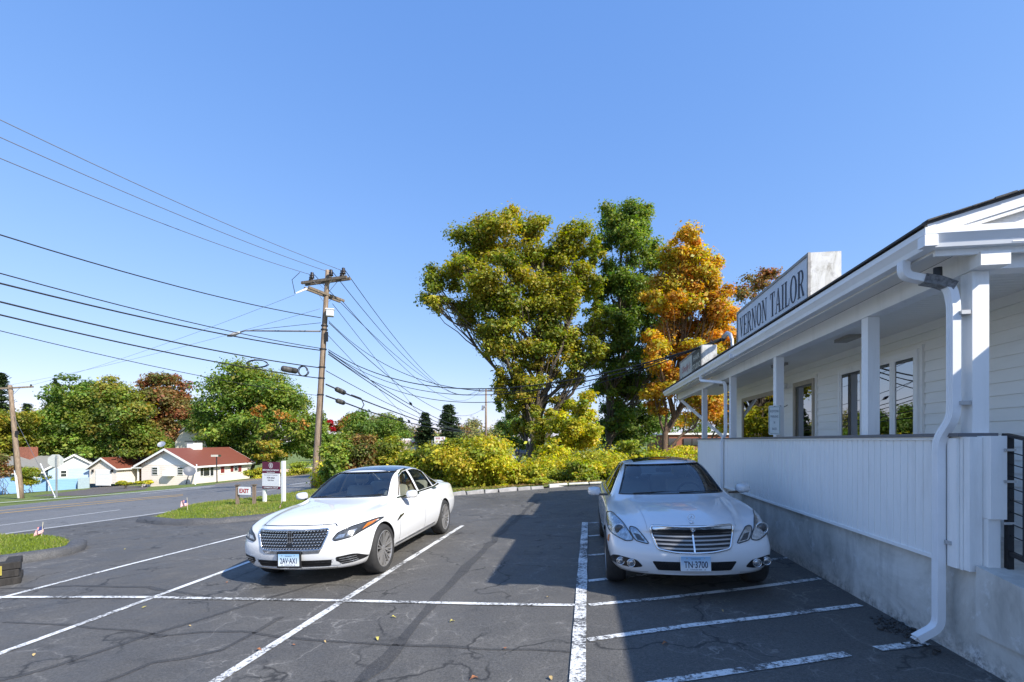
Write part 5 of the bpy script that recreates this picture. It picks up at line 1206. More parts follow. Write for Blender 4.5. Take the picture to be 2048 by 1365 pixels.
def panel(y0, y1, mt, nm, th=.02): return MB().box(bc + Vector((0, 0, (bz(y0) + bz(y1)) / 2)), (44 * kx, th, abs(bz(y0) - bz(y1))), RM3).build(nm, mt, fs_, local=EM)
panel(924, 946.5, maroon, 'header'); panel(946.7, 972, gcol, 'board'); panel(972.2, 977.5, maroon, 'footer')
mb = MB(); fr = bc + nf * .0105
put_text(mb, 'BERKSHIRE HATHAWAY', fr + UW * bz(940), rt, UW, 3.0 * kx, 41 * kx, .003, out=nf, bold=.03); put_text(mb, 'HomeServices', fr + UW * bz(944.3), rt, UW, 2.2 * kx, 20 * kx, .003, out=nf, bold=.02); put_text(mb, 'COMMERCIAL GROUP', fr + UW * bz(974.8), rt, UW, 2.7 * kx, 36 * kx, .003, out=nf, bold=.03)
for p in ring(0, 0, 5.0, 5.3, 4.1, 4.4): mb.add([fr + nf * .003 + rt * q[0] * kx + UW * (bz(931) + q[1] * kx) for q in p], [(0, 1, 2, 3)])
for q in ((-1.8, -2.4, 1.8, -1.4), (-1.5, -1.3, -.5, 1.0), (.5, -1.3, 1.5, 1.0), (-1.8, 1.1, 1.8, 2.2)): mb.add([fr + nf * .003 + rt * a * kx + UW * (bz(931) + b * kx) for a, b in ((q[0], q[1]), (q[2], q[1]), (q[2], q[3]), (q[0], q[3]))], [(0, 1, 2, 3)])
mb.build('white_lettering', gcol, fs_, local=EM)
mb = MB()
for tx, py, hg, wd in (('New England Properties', 950, 2.0, 33), ('FOR SALE', 955.2, 3.2, 19), ('Rob Rosa', 960, 2.6, 15), ('000-000-000', 968.5, 1.2, 11)):
    if tx.startswith('000'): continue
    put_text(mb, tx, fr + UW * bz(py), rt, UW, hg * kx, wd * kx, .003, out=nf, bold=.02)
kind(mb.build('grey_lettering', plain('grey_ink', (.10, .07, .09), .5), fs_, local=EM), 'stuff')
# small flags
cloth_r = plain('flag_red', (.50, .035, .05), .8); cloth_w = plain('flag_white', (.72, .70, .69), .8); cloth_b = plain('flag_blue', (.03, .045, .17), .8)
def flag(base_px, top_px, dirx, droop, label):
    b = gp(*base_px); t = at(top_px[0], top_px[1], b.y); root = thing('small_flag', label, 'flag', b, group=None); FMx = worldmat(root); L = (t - b).length
    MB().tube([b - Vector((0, 0, .04)), t + (t - b) * .02], .006, 6).build('stick', plain('flag_stick', (.62, .55, .42), .6), root, local=FMx)
    ax = (t - b).normalized(); o0 = t - ax * L * .12; wd = L * .50; hg = L * .42; mb = MB(); nx, ny = 13, 13
    for j in range(ny + 1):
        for i in range(nx + 1):
            u_, v_ = i / nx, j / ny
            mb.v.append(tuple(o0 - ax * hg * v_ + Vector((dirx * wd * u_ * (1 - .25 * droop), .035 * math.sin(u_ * 9 + v_ * 2), -droop * wd * u_ * .8 - .012 * math.sin(u_ * 7)))))
    for j in range(ny):
        for i in range(nx): mb.f.append((j * (nx + 1) + i, j * (nx + 1) + i + 1, (j + 1) * (nx + 1) + i + 1, (j + 1) * (nx + 1) + i)); mb.m.append(2 if (i < 5 and j < 7) else (j % 2))
    c = mb.build('cloth', [cloth_r, cloth_w, cloth_b], root, local=FMx)
flag((82, 1082), (86, 1045), -1, .75, 'small striped flag on a stick in the grass island near black timbers')
flag((375.5, 1023), (374, 996), -1, .35, 'small striped flag blowing on the grass before the exit sign')
fl = flag((556, 1021), (566, 998), -.6, 1.5, 'limp striped flag leaning low beside the real estate sign')
# stacked black timbers at the left edge
tb = gp(44, 1167); tl = gp(-120, 1192); d = (tl - tb); d.z = 0; d.normalize(); nn = Vector((-d.y, d.x, 0)); nn = nn if nn.y > 0 else -nn
tim = thing('timber_wall', 'low stack of black landscape timbers at the end of the grass island', 'timber wall', on(tb.x, tb.y)); TM = worldmat(tim)
for k in range(3):
    a = tb + nn * (.10 + .015 * k) + d * random.uniform(0, .03); b = a + d * 2.6; z0 = .05 + k * .108
    A = Vector((a.x, a.y, float(H(a.x, a.y)) + z0)); B = Vector((b.x, b.y, float(H(b.x, b.y)) + z0)); MB().bar(A, B, .17, .104).build('timber', M['timber_black'], tim, bevel=.01, local=TM)
    c_ = a + nn * .09; c2 = c_ + nn * .45; C1 = Vector((c_.x, c_.y, float(H(c_.x, c_.y)) + z0)); C2 = Vector((c2.x, c2.y, float(H(c2.x, c2.y)) + z0)); MB().bar(C1 + d * .09, C2 + d * .09, .16, .100).build('timber', M['timber_black'], tim, bevel=.01, local=TM)
pp = tb + d * .22 + nn * .015; MB().box(Vector((pp.x, pp.y, float(H(pp.x, pp.y)) + .22)), (.04, .012, .13)).build('yellow_mark', plain('yellow_paint', (.5, .42, .08), .7), tim, local=TM)

# ------------------------------------------------------------------ houses across the road
AV, BV = Vector((.12, .993, 0)).normalized(), Vector((-.993, .12, 0)).normalized()
def hit(px, py, p0, n): r = ray(px, py); o = Vector((0, 0, CAMH)); return o + r * ((p0 - o).dot(n) / r.dot(n))
roof_red = siding('red_shingle', (.19, .058, .036), .18, 2, .15); roof_grey = siding('grey_shingle', (.21, .21, .20), .18, 2, .15)
sd_cream = siding('cream_siding', (.78, .69, .60), .20, 2, .2); sd_white = siding('white_siding', (.80, .80, .80), .20, 2, .2); sd_blue = siding('blue_siding', (.22, .40, .64), .20, 2, .2); sd_paleblue = siding('pale_blue_siding', (.40, .52, .70), .20, 2, .2)
trim_w = plain('house_trim', (.78, .77, .74), .5, var=.06); dark_glass = plain('dark_window_glass', (.03, .035, .04), .06, coat=1.0); red_paint = plain('red_shutter', (.20, .03, .025), .6)
class House:
    def __init__(s, name, label, corner, a=AV, b=BV):
        s.C = Vector(corner); s.a, s.b = a, b; s.root = thing(name, label, 'house', s.C); s.M = worldmat(s.root)
    def P(s, x, y, z, C=None): return (C or s.C) + s.a * x + s.b * y + Vector((0, 0, z))
    def part(s, mb, name, mat, parent=None, **kw):
        if parent is not None: return mb.build(name, mat, parent, local=s.M @ Matrix.Translation(parent.location), **kw)
        return mb.build(name, mat, s.root, local=s.M, **kw)
    def block(s, C, g, L, hw, rise, wall, gable, roof, oh=.35, base=-.6, ridge='a'):
        P = lambda x, y, z: s.P(x, y, z, C); mb = MB(); mb.hexa([P(0, 0, base), P(L, 0, base), P(L, g, base), P(0, g, base), P(0, 0, hw), P(L, 0, hw), P(L, g, hw), P(0, g, hw)]); s.part(mb, 'wall', wall)
        if ridge == 'a': R = lambda t, w_, z: P(t, w_, z); n1, n2 = L, g
        else: R = lambda t, w_, z: P(w_, t, z); n1, n2 = g, L
        mb = MB(); mb.add([R(.0, .0, hw), R(.0, n2, hw), R(.0, n2 / 2, hw + rise), R(n1, 0, hw), R(n1, n2, hw), R(n1, n2 / 2, hw + rise)], [(0, 1, 2), (3, 5, 4), (0, 3, 4, 1)])
        s.part(mb, 'gable', gable); sl = rise / (n2 / 2); ro = None
        for sg in (0, 1):
            yb = -oh if sg == 0 else n2 + oh; zb = hw - sl * oh + .02; mb = MB()
            mb.hexa([R(-oh, yb, zb), R(n1 + oh, yb, zb), R(n1 + oh, n2 / 2, hw + rise + .02), R(-oh, n2 / 2, hw + rise + .02), R(-oh, yb, zb + .12), R(n1 + oh, yb, zb + .12), R(n1 + oh, n2 / 2, hw + rise + .14), R(-oh, n2 / 2, hw + rise + .14)]); ro = s.part(mb, 'roof', roof)
            mb = MB(); mb.bar(R(-oh, yb, zb - .02), R(n1 + oh, yb, zb - .02), .05, .18); s.part(mb, 'eave_board', trim_w)
            for t in (-oh - .02, n1 + oh + .02): mb = MB(); mb.bar(R(t, yb, zb), R(t, n2 / 2, hw + rise + .02), .05, .20); s.part(mb, 'rake_board', trim_w)
    def opening(s, px0, py0, px1, py1, p0, n, name, mat, frame=trim_w, sub='pane', proud=.05, fw=.08, bars=1):
        A, B = hit(px0, py0, p0, n), hit(px1, py1, p0, n); hx = Vector((n.y, -n.x, 0)).normalized(); 
        if (B - A).dot(hx) < 0: hx = -hx
        wd = abs((B - A).dot(hx)); hg = abs(A.z - B.z); c = (A + B) / 2; n = n.normalized(); n = n if n.dot(Vector((0, 0, CAMH)) - c) > 0 else -n
        Mx = Matrix((hx, -n, Vector((0, 0, 1)))).transposed(); r = MB().box(c + n * .02, (wd + 2 * fw, .06, hg + 2 * fw), Mx).build(name, frame, s.root, local=s.M)
        q = MB().box(c + n * .055, (wd, .02, hg), Mx).build(sub, mat, r, local=s.M)
        for k in range(bars): MB().box(c + n * .068 + Vector((0, 0, hg * ((k + 1) / (bars + 1) - .5))), (wd, .016, .05), Mx).build('glazing_bar', frame, r, local=s.M)
        return c, hx, n, wd, hg, Mx
# white house with the red roof
def solve(C, dirv, px):
    k = (px - CX) / FPX; return (k * C.y - C.x) / (dirv.x - k * dirv.y)
C = gp(388, 967); print('house corner', C); sc_ = C.y / 960
hs = House('red_roof_house', 'low cream house with red roof and garage across the road', C)
g_ = solve(C, BV, 283); L_ = solve(C, AV, 499); hw = 37 * sc_; Yp = C.y + BV.y * g_ / 2; rise = (CAMH + (882 - 899.5) / 960 * Yp) - (C.z + hw); print('g L hw rise', g_, L_, hw, rise)
hs.block(None, g_, L_, hw, rise, sd_cream, sd_white, roof_red, .45)
nG, nF = -AV, -BV; eps = 0
for (x0, x1) in ((305.5, 315.5), (356.5, 366)): hs.opening(x0, 935.5, x1, 949, C - AV * .01, nG, 'window', dark_glass, bars=2, fw=.06)
for x0, x1 in ((400, 405.5), (406.5, 418), (420, 426)): hs.opening(x0, 934, x1, 951.5, C - BV * .01, nF, 'window', dark_glass, bars=0, fw=.09)
hs.opening(440.5, 932, 448, 946, C - BV * .01, nF, 'front_door', red_paint, bars=0, fw=.10, sub='door_leaf'); hs.opening(468, 929, 474.5, 941.5, C - BV * .01, nF, 'window', dark_glass, bars=1, fw=.10)
for x0, x1 in ((461.5, 466), (476.5, 482)): hs.opening(x0, 928.5, x1, 943, C - BV * .01, nF, 'shutter', red_paint, frame=red_paint, bars=0, fw=.01, sub='shutter_panel')
c = hit(342, 947, C, nG) - AV * .3; hs.part(MB().box(c, (.9, .6, .5), Matrix((BV, AV, UW)).transposed()), 'air_conditioner', trim_w)
c = hs.P(L_ * .42, g_ / 2, hw + rise); ch = hs.part(MB().box(c + UW * .25, (1.3, .8, .9), Matrix((AV, BV, UW)).transposed()), 'chimney', trim_w); hs.part(MB().box(c + UW * .86, (1.6, 1.1, .10), Matrix((AV, BV, UW)).transposed()), 'chimney_cap', M['dark_metal'], ch)
def dish(h, base, top, r, mt, az): 
    h.part(MB().tube([base, top], .04, 6), 'dish_pole', M['dark_metal']); Q = Matrix.Translation(top) @ Vector((0, 0, 1)).rotation_difference(Vector(az)).to_matrix().to_4x4(); h.part(MB().lathe([(0, 0), (r * .5, r * .06), (r, r * .25)], Q, 18), 'satellite_dish', mt, smooth=True)
dish(hs, gp(372, 968), hit(379, 944, C - AV * 1.2, nG), .55, plain('dark_mesh_dish', (.10, .11, .13), .5), (.5, -.6, .5)); dish(hs, hs.P(0, g_ * .55, hw + rise), hs.P(-.2, g_ * .58, hw + rise + .5), .38, M['steel'], (.1, -.7, .6))
for px in (390.5, 494):
    hs.part(MB().bar(gp(px, 968 if px < 400 else 956) + Vector((0, 0, -.2)), hs.P(0 if px < 400 else L_, -.3, hw + .0), .10), 'slanted_post', trim_w)
# garage with a link to the house
Cg = gp(233, 972); Cg.z = C.z + .0
gg = solve(Cg, BV, 179); gh = hit(179, 936, Cg, nG).z - Cg.z; gr = hit(206, 917.5, Cg, nG).z - Cg.z - gh
hs.block(Cg, gg, 7.0, gh, gr, sd_cream, sd_cream, roof_red, .3, base=-1.2)
hs.opening(192.5, 941, 221, 971, Cg - AV * .01, nG, 'garage_door', trim_w, bars=3, fw=.05, sub='door_leaf')
for px in (187, 225): c = hit(px, 942, Cg, nG) - AV * .12; hs.part(MB().box(c, (.16, .2, .35)), 'coach_lamp', M['dark_metal'])
lk = Cg + AV * 2.2; Lk = (hs.P(0, g_, 0) - lk).dot(-BV) * 1.0; wl = solve(lk, -BV, 292)
mb = MB(); PP = lambda x, y, z: lk + AV * x - BV * y + UW * z
mb.hexa([PP(1.2, -.2, -1.2), PP(1.2, wl, -1.2), PP(3.5, wl, -1.2), PP(3.5, -.2, -1.2), PP(1.2, -.2, gh), PP(1.2, wl, gh), PP(3.5, wl, gh), PP(3.5, -.2, gh)]); hs.part(mb, 'link_wall', plain('brown_door_wall', (.16, .075, .04), .7))
mb = MB(); mb.hexa([PP(-.3, -.6, gh - .05), PP(-.3, wl + .3, gh - .05), PP(3.2, wl + .3, gh + gr), PP(3.2, -.6, gh + gr), PP(-.3, -.6, gh + .07), PP(-.3, wl + .3, gh + .07), PP(3.2, wl + .3, gh + gr + .1), PP(3.2, -.6, gh + gr + .1)]); hs.part(mb, 'link_roof', roof_red)
hs.part(MB().bar(PP(-.32, -.6, gh - .05), PP(-.32, wl + .3, gh - .05), .06, .2), 'eave_board', trim_w)
for y in (wl * .45, wl * .75): hs.part(MB().bar(PP(.0, y, -1.0), PP(.0, y, gh), .14), 'link_post', trim_w)
hs.part(MB().tube([hit(241, 930, lk, nG), hit(238, 899, lk, nG), hit(236, 896, lk, nG)], .07, 8), 'service_mast', M['steel'])
# blue house
Cb = gp(184, 975); Cb = Cb + AV * 1.0; Cb.z = float(H(Cb.x, Cb.y)); AVb = Vector((-.6, .8, 0)); BVb = Vector((-.8, -.6, 0)); nGb = -AVb; bh_ = House('blue_house', 'pale blue house with grey roof and white gable across the road', Cb, AVb, BVb)
gb = solve(Cb, BVb, 96); hb = hit(140, 936.5, Cb, nGb).z - Cb.z; rb = hit(150, 910.5, Cb, nGb).z - Cb.z - hb; print('blue', Cb, gb, hb, rb)
bh_.block(None, gb, 9.0, hb, rb, sd_paleblue, sd_white, roof_grey, .35, base=-1.2)
Cm = Cb + BVb * (gb + .02) + AVb * 1.6; gm = solve(Cm, BVb, -60)
bh_.block(Cm, gm, 6.5, hb - .3, rb, sd_blue, sd_white, roof_grey, .5, base=-1.5, ridge='b')
bh_.part(MB().hexa([bh_.P(-.03, .1, -1.2), bh_.P(-.01, .1, -1.2), bh_.P(-.01, gb - .1, -1.2), bh_.P(-.03, gb - .1, -1.2), bh_.P(-.03, .1, hb * .45), bh_.P(-.01, .1, hb * .45), bh_.P(-.01, gb - .1, hb * .45), bh_.P(-.03, gb - .1, hb * .45)]), 'lower_siding', sd_blue)
bh_.opening(122, 942, 133, 953.5, Cb - AVb * .02, nGb, 'window', dark_glass, bars=1, fw=.12)
for x0, x1 in ((57.5, 66), (71, 80)): bh_.opening(x0, 944.5, x1, 955, Cm - AVb * .02, nGb, 'window', dark_glass, bars=1, fw=.08)
c = hit(55, 905, Cm + AVb * 3.3, nGb); bh_.part(MB().box(c + Vector((0, 0, -.4)), (1.7, 1.1, 2.2)), 'chimney', M['brick'])
c = hit(168, 965, Cb - AVb * .8, nGb); o = MB().box(c + Vector((0, 0, -.3)), (1.15, .9, 1.8), Matrix((BVb, AVb, UW)).transposed()).build('utility_shed', plain('grey_shed', (.30, .38, .42), .7, var=.1), bevel=.03); tag(o, 'grey box shed between the blue house and the garage', 'shed')
# pale barn behind
Bc = at(350, 900, C.y + 16); Bc.z = float(H(Bc.x, Bc.y)); bn = House('pale_barn', 'pale gambrel-ended house behind the red roof', Bc, Vector((.30, .95, 0)), Vector((1, -.1, 0)).normalized()); kb = Bc.y / 960
mb = MB(); pr = [(0, 0), (76 * kb, 0), (76 * kb, 60 * kb), (66 * kb, 85 * kb), (40 * kb, 97 * kb), (12 * kb, 78 * kb), (0, 60 * kb)]
z0 = CAMH + (882 - 945) / 960 * Bc.y - Bc.z
mb.prism(pr, lambda a, b: bn.P(0, a, b + z0), lambda a, b: bn.P(6, a, b + z0)); bn.part(mb, 'wall', siding('cream_shingle', (.62, .56, .44), .25))
for i in range(2, 5): p, q = pr[i], pr[i + 1]; mb = MB(); mb.hexa([bn.P(-.3, p[0], p[1] + z0), bn.P(6, p[0], p[1] + z0), bn.P(6, q[0], q[1] + z0), bn.P(-.3, q[0], q[1] + z0)] + [bn.P(-.3, p[0], p[1] + z0 + .2), bn.P(6, p[0], p[1] + z0 + .2), bn.P(6, q[0], q[1] + z0 + .2), bn.P(-.3, q[0], q[1] + z0 + .2)]); bn.part(mb, 'roof', roof_grey)
# driveway, stop sign (seen from behind), street name sign, guard rail
dw = [gp(*p) for p in ((60, 992), (175, 990), (290, 978), (300, 972), (235, 970), (190, 973), (175, 978), (110, 986))]; o = sheet('driveway', [(p.x, p.y) for p in dw], -.055, M['gravel'], 1.0); kind(o, 'structure')
vg = [gp(*p) for p in ((430, 972), (520, 962), (640, 948), (640, 946), (520, 955), (430, 967))]; o = sheet('verge_dirt', [(p.x, p.y) for p in vg], -.05, M['dirt'], 1.0); kind(o, 'structure')
b = gp(113, 994); st = thing('stop_sign', 'stop sign seen from behind on a steel post near the blue house', 'sign', b); SMx = worldmat(st); kp = b.y / 960
MB().box(b + Vector((0, 0, 41 * kp)), (3.2 * kp, 1.5 * kp, 84 * kp)).build('post', M['steel'], st, local=SMx)
oc = [(17 * kp * math.cos(math.radians(22.5 + 45 * i)), 13.5 * kp * math.sin(math.radians(22.5 + 45 * i))) for i in range(8)]; cc = at(111, 922, b.y + .1); MB().prism(oc, lambda a, c: cc + Vector((a, 0, c)), lambda a, c: cc + Vector((a, .02, c))).build('sign_plate', plain('sign_back', (.62, .62, .58), .5, .2), st, local=SMx)
b = gp(434, 966); st = thing('street_name_sign', 'thin street name sign post in front of the red roof house', 'sign', b); SMx = worldmat(st); kp = b.y / 960
MB().tube([b, at(433, 910, b.y)], .05, 6).build('post', M['dark_metal'], st, local=SMx); MB().box(at(429, 912, b.y - .1), (14 * kp, .03, 4 * kp)).build('name_plate', plain('street_plate', (.55, .52, .45), .5), st, local=SMx); MB().box(at(438.5, 912, b.y + .1), (7 * kp, .03, 4 * kp)).build('name_plate', plain('street_plate_dark', (.06, .08, .05), .5), st, local=SMx)
gr_ = thing('guard_rail', 'long pale guard rail along the far verge behind the road', 'guard rail', gp(560, 952)); GM = worldmat(gr_); g0, g1, g2 = gp(556, 953), gp(600, 949), gp(640, 946)
for a, b in ((g0, g1), (g1, g2)):
    MB().bar(a + UW * .6, b + UW * .6, .10, .36).build('rail', plain('wood_rail', (.45, .38, .29), .8), gr_, local=GM); MB().bar(a + UW * .3, a + UW * .31 + (b - a) * .02, .2, .7).build('post', M['post_wood'], gr_, local=GM)

# ------------------------------------------------------------------ far along the road
def far_box(name, label, cat, px0, py0, px1, py1, Y, dep, mat, roofm=None):
    a, b = at(px0, py0, Y), at(px1, py1, Y); g = float(H((a.x + b.x) / 2, Y)); c = Vector(((a.x + b.x) / 2, Y + dep / 2, (a.z + g) / 2)); root = thing(name, label, cat, (c.x, c.y, g)); RMx = worldmat(root)
    MB().box(c, (abs(b.x - a.x), dep, a.z - g + .5)).build('wall', mat, root, local=RMx); 
    if roofm: MB().box(Vector((c.x, c.y, a.z + .12)), (abs(b.x - a.x) + .5, dep + .5, .24)).build('roof', roofm, root, local=RMx)
    return root, RMx, a, b
fr_, RMx, a, b = far_box('roadside_store', 'white flat-roofed store with a small red emblem beyond the bushes', 'building', 800, 875, 836, 915, 120, 14, trim_w, red_paint)
mb = MB()
for i in range(5): mb.box(at(822 + i * 1.6, 888 + 2 * math.sin(i), 119.8), (.35, .1, 1.0 - .12 * i))
mb.build('emblem', plain('red_emblem', (.45, .04, .03), .5), fr_, local=RMx); MB().box(at(808, 893, 119.8), (3.2, .2, 3.0)).build('awning', plain('pinkish_wall', (.55, .42, .38), .7), fr_, local=RMx)
hb2 = House('small_white_house', 'small white gabled house beyond the yellow bushes', at(853, 903, 130), Vector((0, 1, 0)), Vector((1, 0, 0))); hb2.C.z = -2.4; hb2.block(Vector((hb2.C.x, hb2.C.y, -2.4)), 3.6, 6, 2.0, 1.3, sd_white, sd_white, roof_grey, .25); hb2.opening(859, 897, 862, 901, hb2.C, Vector((0, -1, 0)), 'window', dark_glass)
def pole_sign(name, label, px0, py0, px1, py1, Y, base_y, txt, inkc, posts):
    a, b = at(px0, py0, Y), at(px1, py1, Y); c = (a + b) / 2; g = float(H(c.x, Y)); root = thing(name, label, 'sign', (c.x, Y, g)); RMx = worldmat(root)
    MB().box(c, (abs(b.x - a.x), .3, abs(a.z - b.z))).build('board', trim_w, root, local=RMx)
    for p in posts: MB().bar((at(p, 0, Y).x, Y + .2, g - .2), (at(p, 0, Y).x, Y + .2, c.z), .18).build('post', M['steel'], root, local=RMx)
    mb = MB(); n = len(txt)
    for i, t in enumerate(txt): put_text(mb, t, c + Vector((0, -.16, (abs(a.z - b.z)) * (.5 - (i + .5) / n))), (1, 0, 0), (0, 0, 1), abs(a.z - b.z) / n * .55, abs(b.x - a.x) * .8, .01, out=(0, -1, 0), bold=.03)
    mb.build('lettering', plain(name + '_ink', inkc, .5), root, local=RMx)
pole_sign('plaza_sign', 'tall white sign panel on steel posts far along the road', 869, 874, 890, 887, 110, 0, ('== =', '= =='), (.30, .06, .05), (864, 868))
pole_sign('garage_sign', 'low white sign with red lettering between the tree trunks', 1095, 873, 1122, 881, 66, 0, ('=-==',), (.40, .03, .03), (1116,))
rb_, RMx, a, b = far_box('brick_building', 'low red brick building with white trim beyond the maples', 'building', 1338, 870, 1500, 900, 62, 10, M['brick'], trim_w)
for px in (1345, 1375, 1392): MB().box(at(px, 884, 61.9), (1.0, .1, .9)).build('window', dark_glass, rb_, local=RMx)
# dark hatchback parked beyond the trees and a red car on the road
rowsS = [(0, .3, .70, .82, .76, .75, .48, .85, .88), (.2, .26, .8, .90, .82, .85, .52, .95, .98), (.9, .25, .85, .93, .86, .98, .6, 1.04, 1.06), (1.3, .25, .85, .93, .86, 1.0, .66, 1.08, 1.1), (1.95, .25, .85, .93, .86, 1.02, .62, 1.58, 1.62), (2.6, .25, .85, .93, .86, 1.04, .62, 1.66, 1.70), (3.6, .25, .85, .93, .86, 1.06, .60, 1.62, 1.66), (4.2, .28, .82, .91, .84, 1.08, .58, 1.45, 1.48), (4.5, .35, .75, .85, .76, 1.0, .5, 1.15, 1.18)]
def small_car(name, label, rows, origin, rotz, paint, sc=1.0):
    me = loft(rows, None, lambda y: .2 * max(0, 1 - y) ** 1.3, level=2); bm = bmesh.new(); bm.from_mesh(me); bv = BVHTree.FromBMesh(bm); bm.free()
    me.materials.append(paint); me.shade_smooth(); car = thing(name, label, 'car', origin, (0, 0, rotz)); link(bpy.data.objects.new('body', me), car)
    for ax in ('right', 'left'):
        for poly in ([(1.75, 1.08), (2.6, 1.10), (2.6, 1.52), (2.15, 1.5)], [(2.7, 1.10), (3.5, 1.12), (3.5, 1.5), (2.7, 1.53)]): patch(bv, poly, ax, .006, .2, 'side_window', dark_glass, car)
    patch(bv, [(-.62, 1.14), (.62, 1.14), (.5, 1.55), (-.5, 1.55)], 'front', .006, .2, 'windscreen', dark_glass, car); patch(bv, [(-.58, 1.14), (.58, 1.14), (.48, 1.45), (-.48, 1.45)], 'rear', .006, .2, 'rear_window', dark_glass, car)
    for sg in (1, -1):
        patch(bv, [(sg * .55, .72), (sg * .75, .74), (sg * .75, .84), (sg * .55, .82)], 'front', .006, .1, 'headlight', reflector, car); patch(bv, [(sg * .55, .80), (sg * .75, .80), (sg * .75, .95), (sg * .55, .95)], 'rear', .006, .1, 'tail_light', cloth_r, car)
        for y in (.85, 3.55): wheel('wheel', car, sg * .80, y, .34, .22, 5, sg, .22, 'single')
    return car
p = gp(1093, 916.5); small_car('parked_car', 'dark blue car parked behind the thick tree trunk', rowsS, p, math.radians(60), carpaint('dark_blue_paint', (.015, .022, .045)))
pr_ = on(at(999, 0, 150).x, 150); small_car('distant_car', 'small red car driving far down the road', rowsS, pr_, 0, carpaint('red_car_paint', (.35, .03, .03)))
# fallen leaves on the asphalt
leafc = [plain('fallen_leaf_tan', (.42, .30, .13), .8), plain('fallen_leaf_yellow', (.50, .42, .10), .8), plain('fallen_leaf_rust', (.30, .12, .05), .8)]
fl_me = None
for i, (px, py) in enumerate([(650, 1287), (755, 1280), (517, 1303), (68, 1313), (288, 1217), (588, 1293), (1102, 1360), (787, 1237), (948, 1360), (1096, 1197), (454, 1167), (1047, 1083), (380, 1255), (905, 1245), (1330, 1290), (1445, 1225), (250, 1100), (1010, 1300)]):
    p = gp(px, py, .012); s_ = random.uniform(.018, .04); r = random.uniform(0, 6.28); mb = MB()
    pts = [(1, 0), (.45, .28), (.1, .5), (-.3, .3), (-.8, .15), (-.8, -.15), (-.3, -.3), (.1, -.5), (.45, -.28)]
    mb.add([p + Vector((s_ * (a * math.cos(r) - b * math.sin(r)), s_ * (a * math.sin(r) + b * math.cos(r)), .012 * abs(b) * 2 + .006 * math.sin(a * 3 + i))) for a, b in pts] , [tuple(range(9))])
    o = mb.build('fallen_leaf', leafc[i % 3] if i != 10 else leafc[2]); tag(o, 'dry fallen leaf lying on the parking lot asphalt', 'leaf', 'fallen leaves on the lot')
# ------------------------------------------------------------------ vegetation
def leaf_object(name, pts, nrm, size, cols, parent, mat, local=None, fold=.25):
    """one mesh of many small pointed leaf faces"""
    n = len(pts); rng = RNG
    nrm = nrm / (np.linalg.norm(nrm, axis=1, keepdims=True) + 1e-9)
    r = rng.normal(size=(n, 3)); t = np.cross(nrm, r); t /= (np.linalg.norm(t, axis=1, keepdims=True) + 1e-9); b = np.cross(nrm, t)
    s = (size * np.clip(rng.lognormal(-.08, .38, n), .4, 1.9))[:, None]
    v = np.empty((n, 4, 3)); v[:, 0] = pts - t * s * .55; v[:, 1] = pts + b * s * .36 + nrm * s * fold * .3; v[:, 2] = pts + t * s * .55 - nrm * s * fold * .35; v[:, 3] = pts - b * s * .36 + nrm * s * fold * .3
    v = v.reshape(-1, 3)
    if local is not None: v = v - np.array(local.translation)
    me = bpy.data.meshes.new(name); me.vertices.add(4 * n); me.vertices.foreach_set('co', v.ravel().astype(np.float32))
    me.loops.add(4 * n); me.loops.foreach_set('vertex_index', np.arange(4 * n, dtype=np.int32)); me.polygons.add(n); me.polygons.foreach_set('loop_start', np.arange(0, 4 * n, 4, dtype=np.int32)); me.polygons.foreach_set('loop_total', np.full(n, 4, dtype=np.int32))
    me.update(); a = me.color_attributes.new('Col', 'FLOAT_COLOR', 'POINT'); c4 = np.ones((n, 4, 4), np.float32); c4[:, :, :3] = cols[:, None, :]; a.data.foreach_set('color', c4.ravel())
    me.materials.append(mat); return link(bpy.data.objects.new(name, me), parent)
def clump_leaves(clumps, n, pal, spread=1.0, droop=.0):
    """clumps: (centre, radius vec, palette weights index or None). Leaves sit in the outer part of every clump and look up and out"""
    C = np.array([tuple(c[0]) for c in clumps]); R = np.array([tuple(c[1]) for c in clumps]); wgt = (R.prod(axis=1)) ** (2 / 3); wgt /= wgt.sum()
    k = RNG.choice(len(clumps), n, p=wgt); d = RNG.normal(size=(n, 3)); d /= np.linalg.norm(d, axis=1, keepdims=True)
    rad = RNG.uniform(.0, 1, n) ** .45 * (1 + .22 * RNG.normal(size=n) * spread); P = C[k] + d * R[k] * rad[:, None]
    N = d * .7 + np.array([0, 0, .75]) + RNG.normal(size=(n, 3)) * .55
    pal = np.array(pal); ci = np.array([c[2] if c[2] is not None else -1 for c in clumps]); base = RNG.integers(0, min(4, len(pal)), len(clumps)); base = np.where(ci >= 0, ci, base)
    other = RNG.integers(0, min(4, len(pal)), n); mixw = (RNG.uniform(0, 1, n) < .28); idx = np.where(mixw, other, base[k])
    col = pal[idx] * RNG.uniform(.72, 1.28, (n, 1)) * (1 + .10 * RNG.normal(size=(n, 3))); cb = RNG.uniform(.80, 1.2, len(clumps)); col *= cb[k][:, None]
    return P, N, np.clip(col, .004, .9)
def LB(px, py, rx, ry, Y, dy=0.0, dep=1.0, ci=None):
    Yd = Y + dy; c = at(px, py, Yd); k = Yd / FPX; return (c, Vector((rx * k, rx * k * dep, ry * k)), ci)
def subdivide(lobes, per, shrink=.42, keep=None):
    out = []
    for (c, r, ci) in lobes:
        m = max(3, int(per * (r.x * r.y * r.z) ** (1 / 3)))
        for _ in range(m):
            d = Vector(RNG.normal(size=3)).normalized(); q = RNG.uniform(.35, .95); f = shrink * RNG.uniform(.6, 1.25)
            out.append((c + Vector((d.x * r.x, d.y * r.y, d.z * r.z)) * q, Vector((r.x * f * 1.1, r.y * f * 1.1, r.z * f * .72)), ci))
    return out
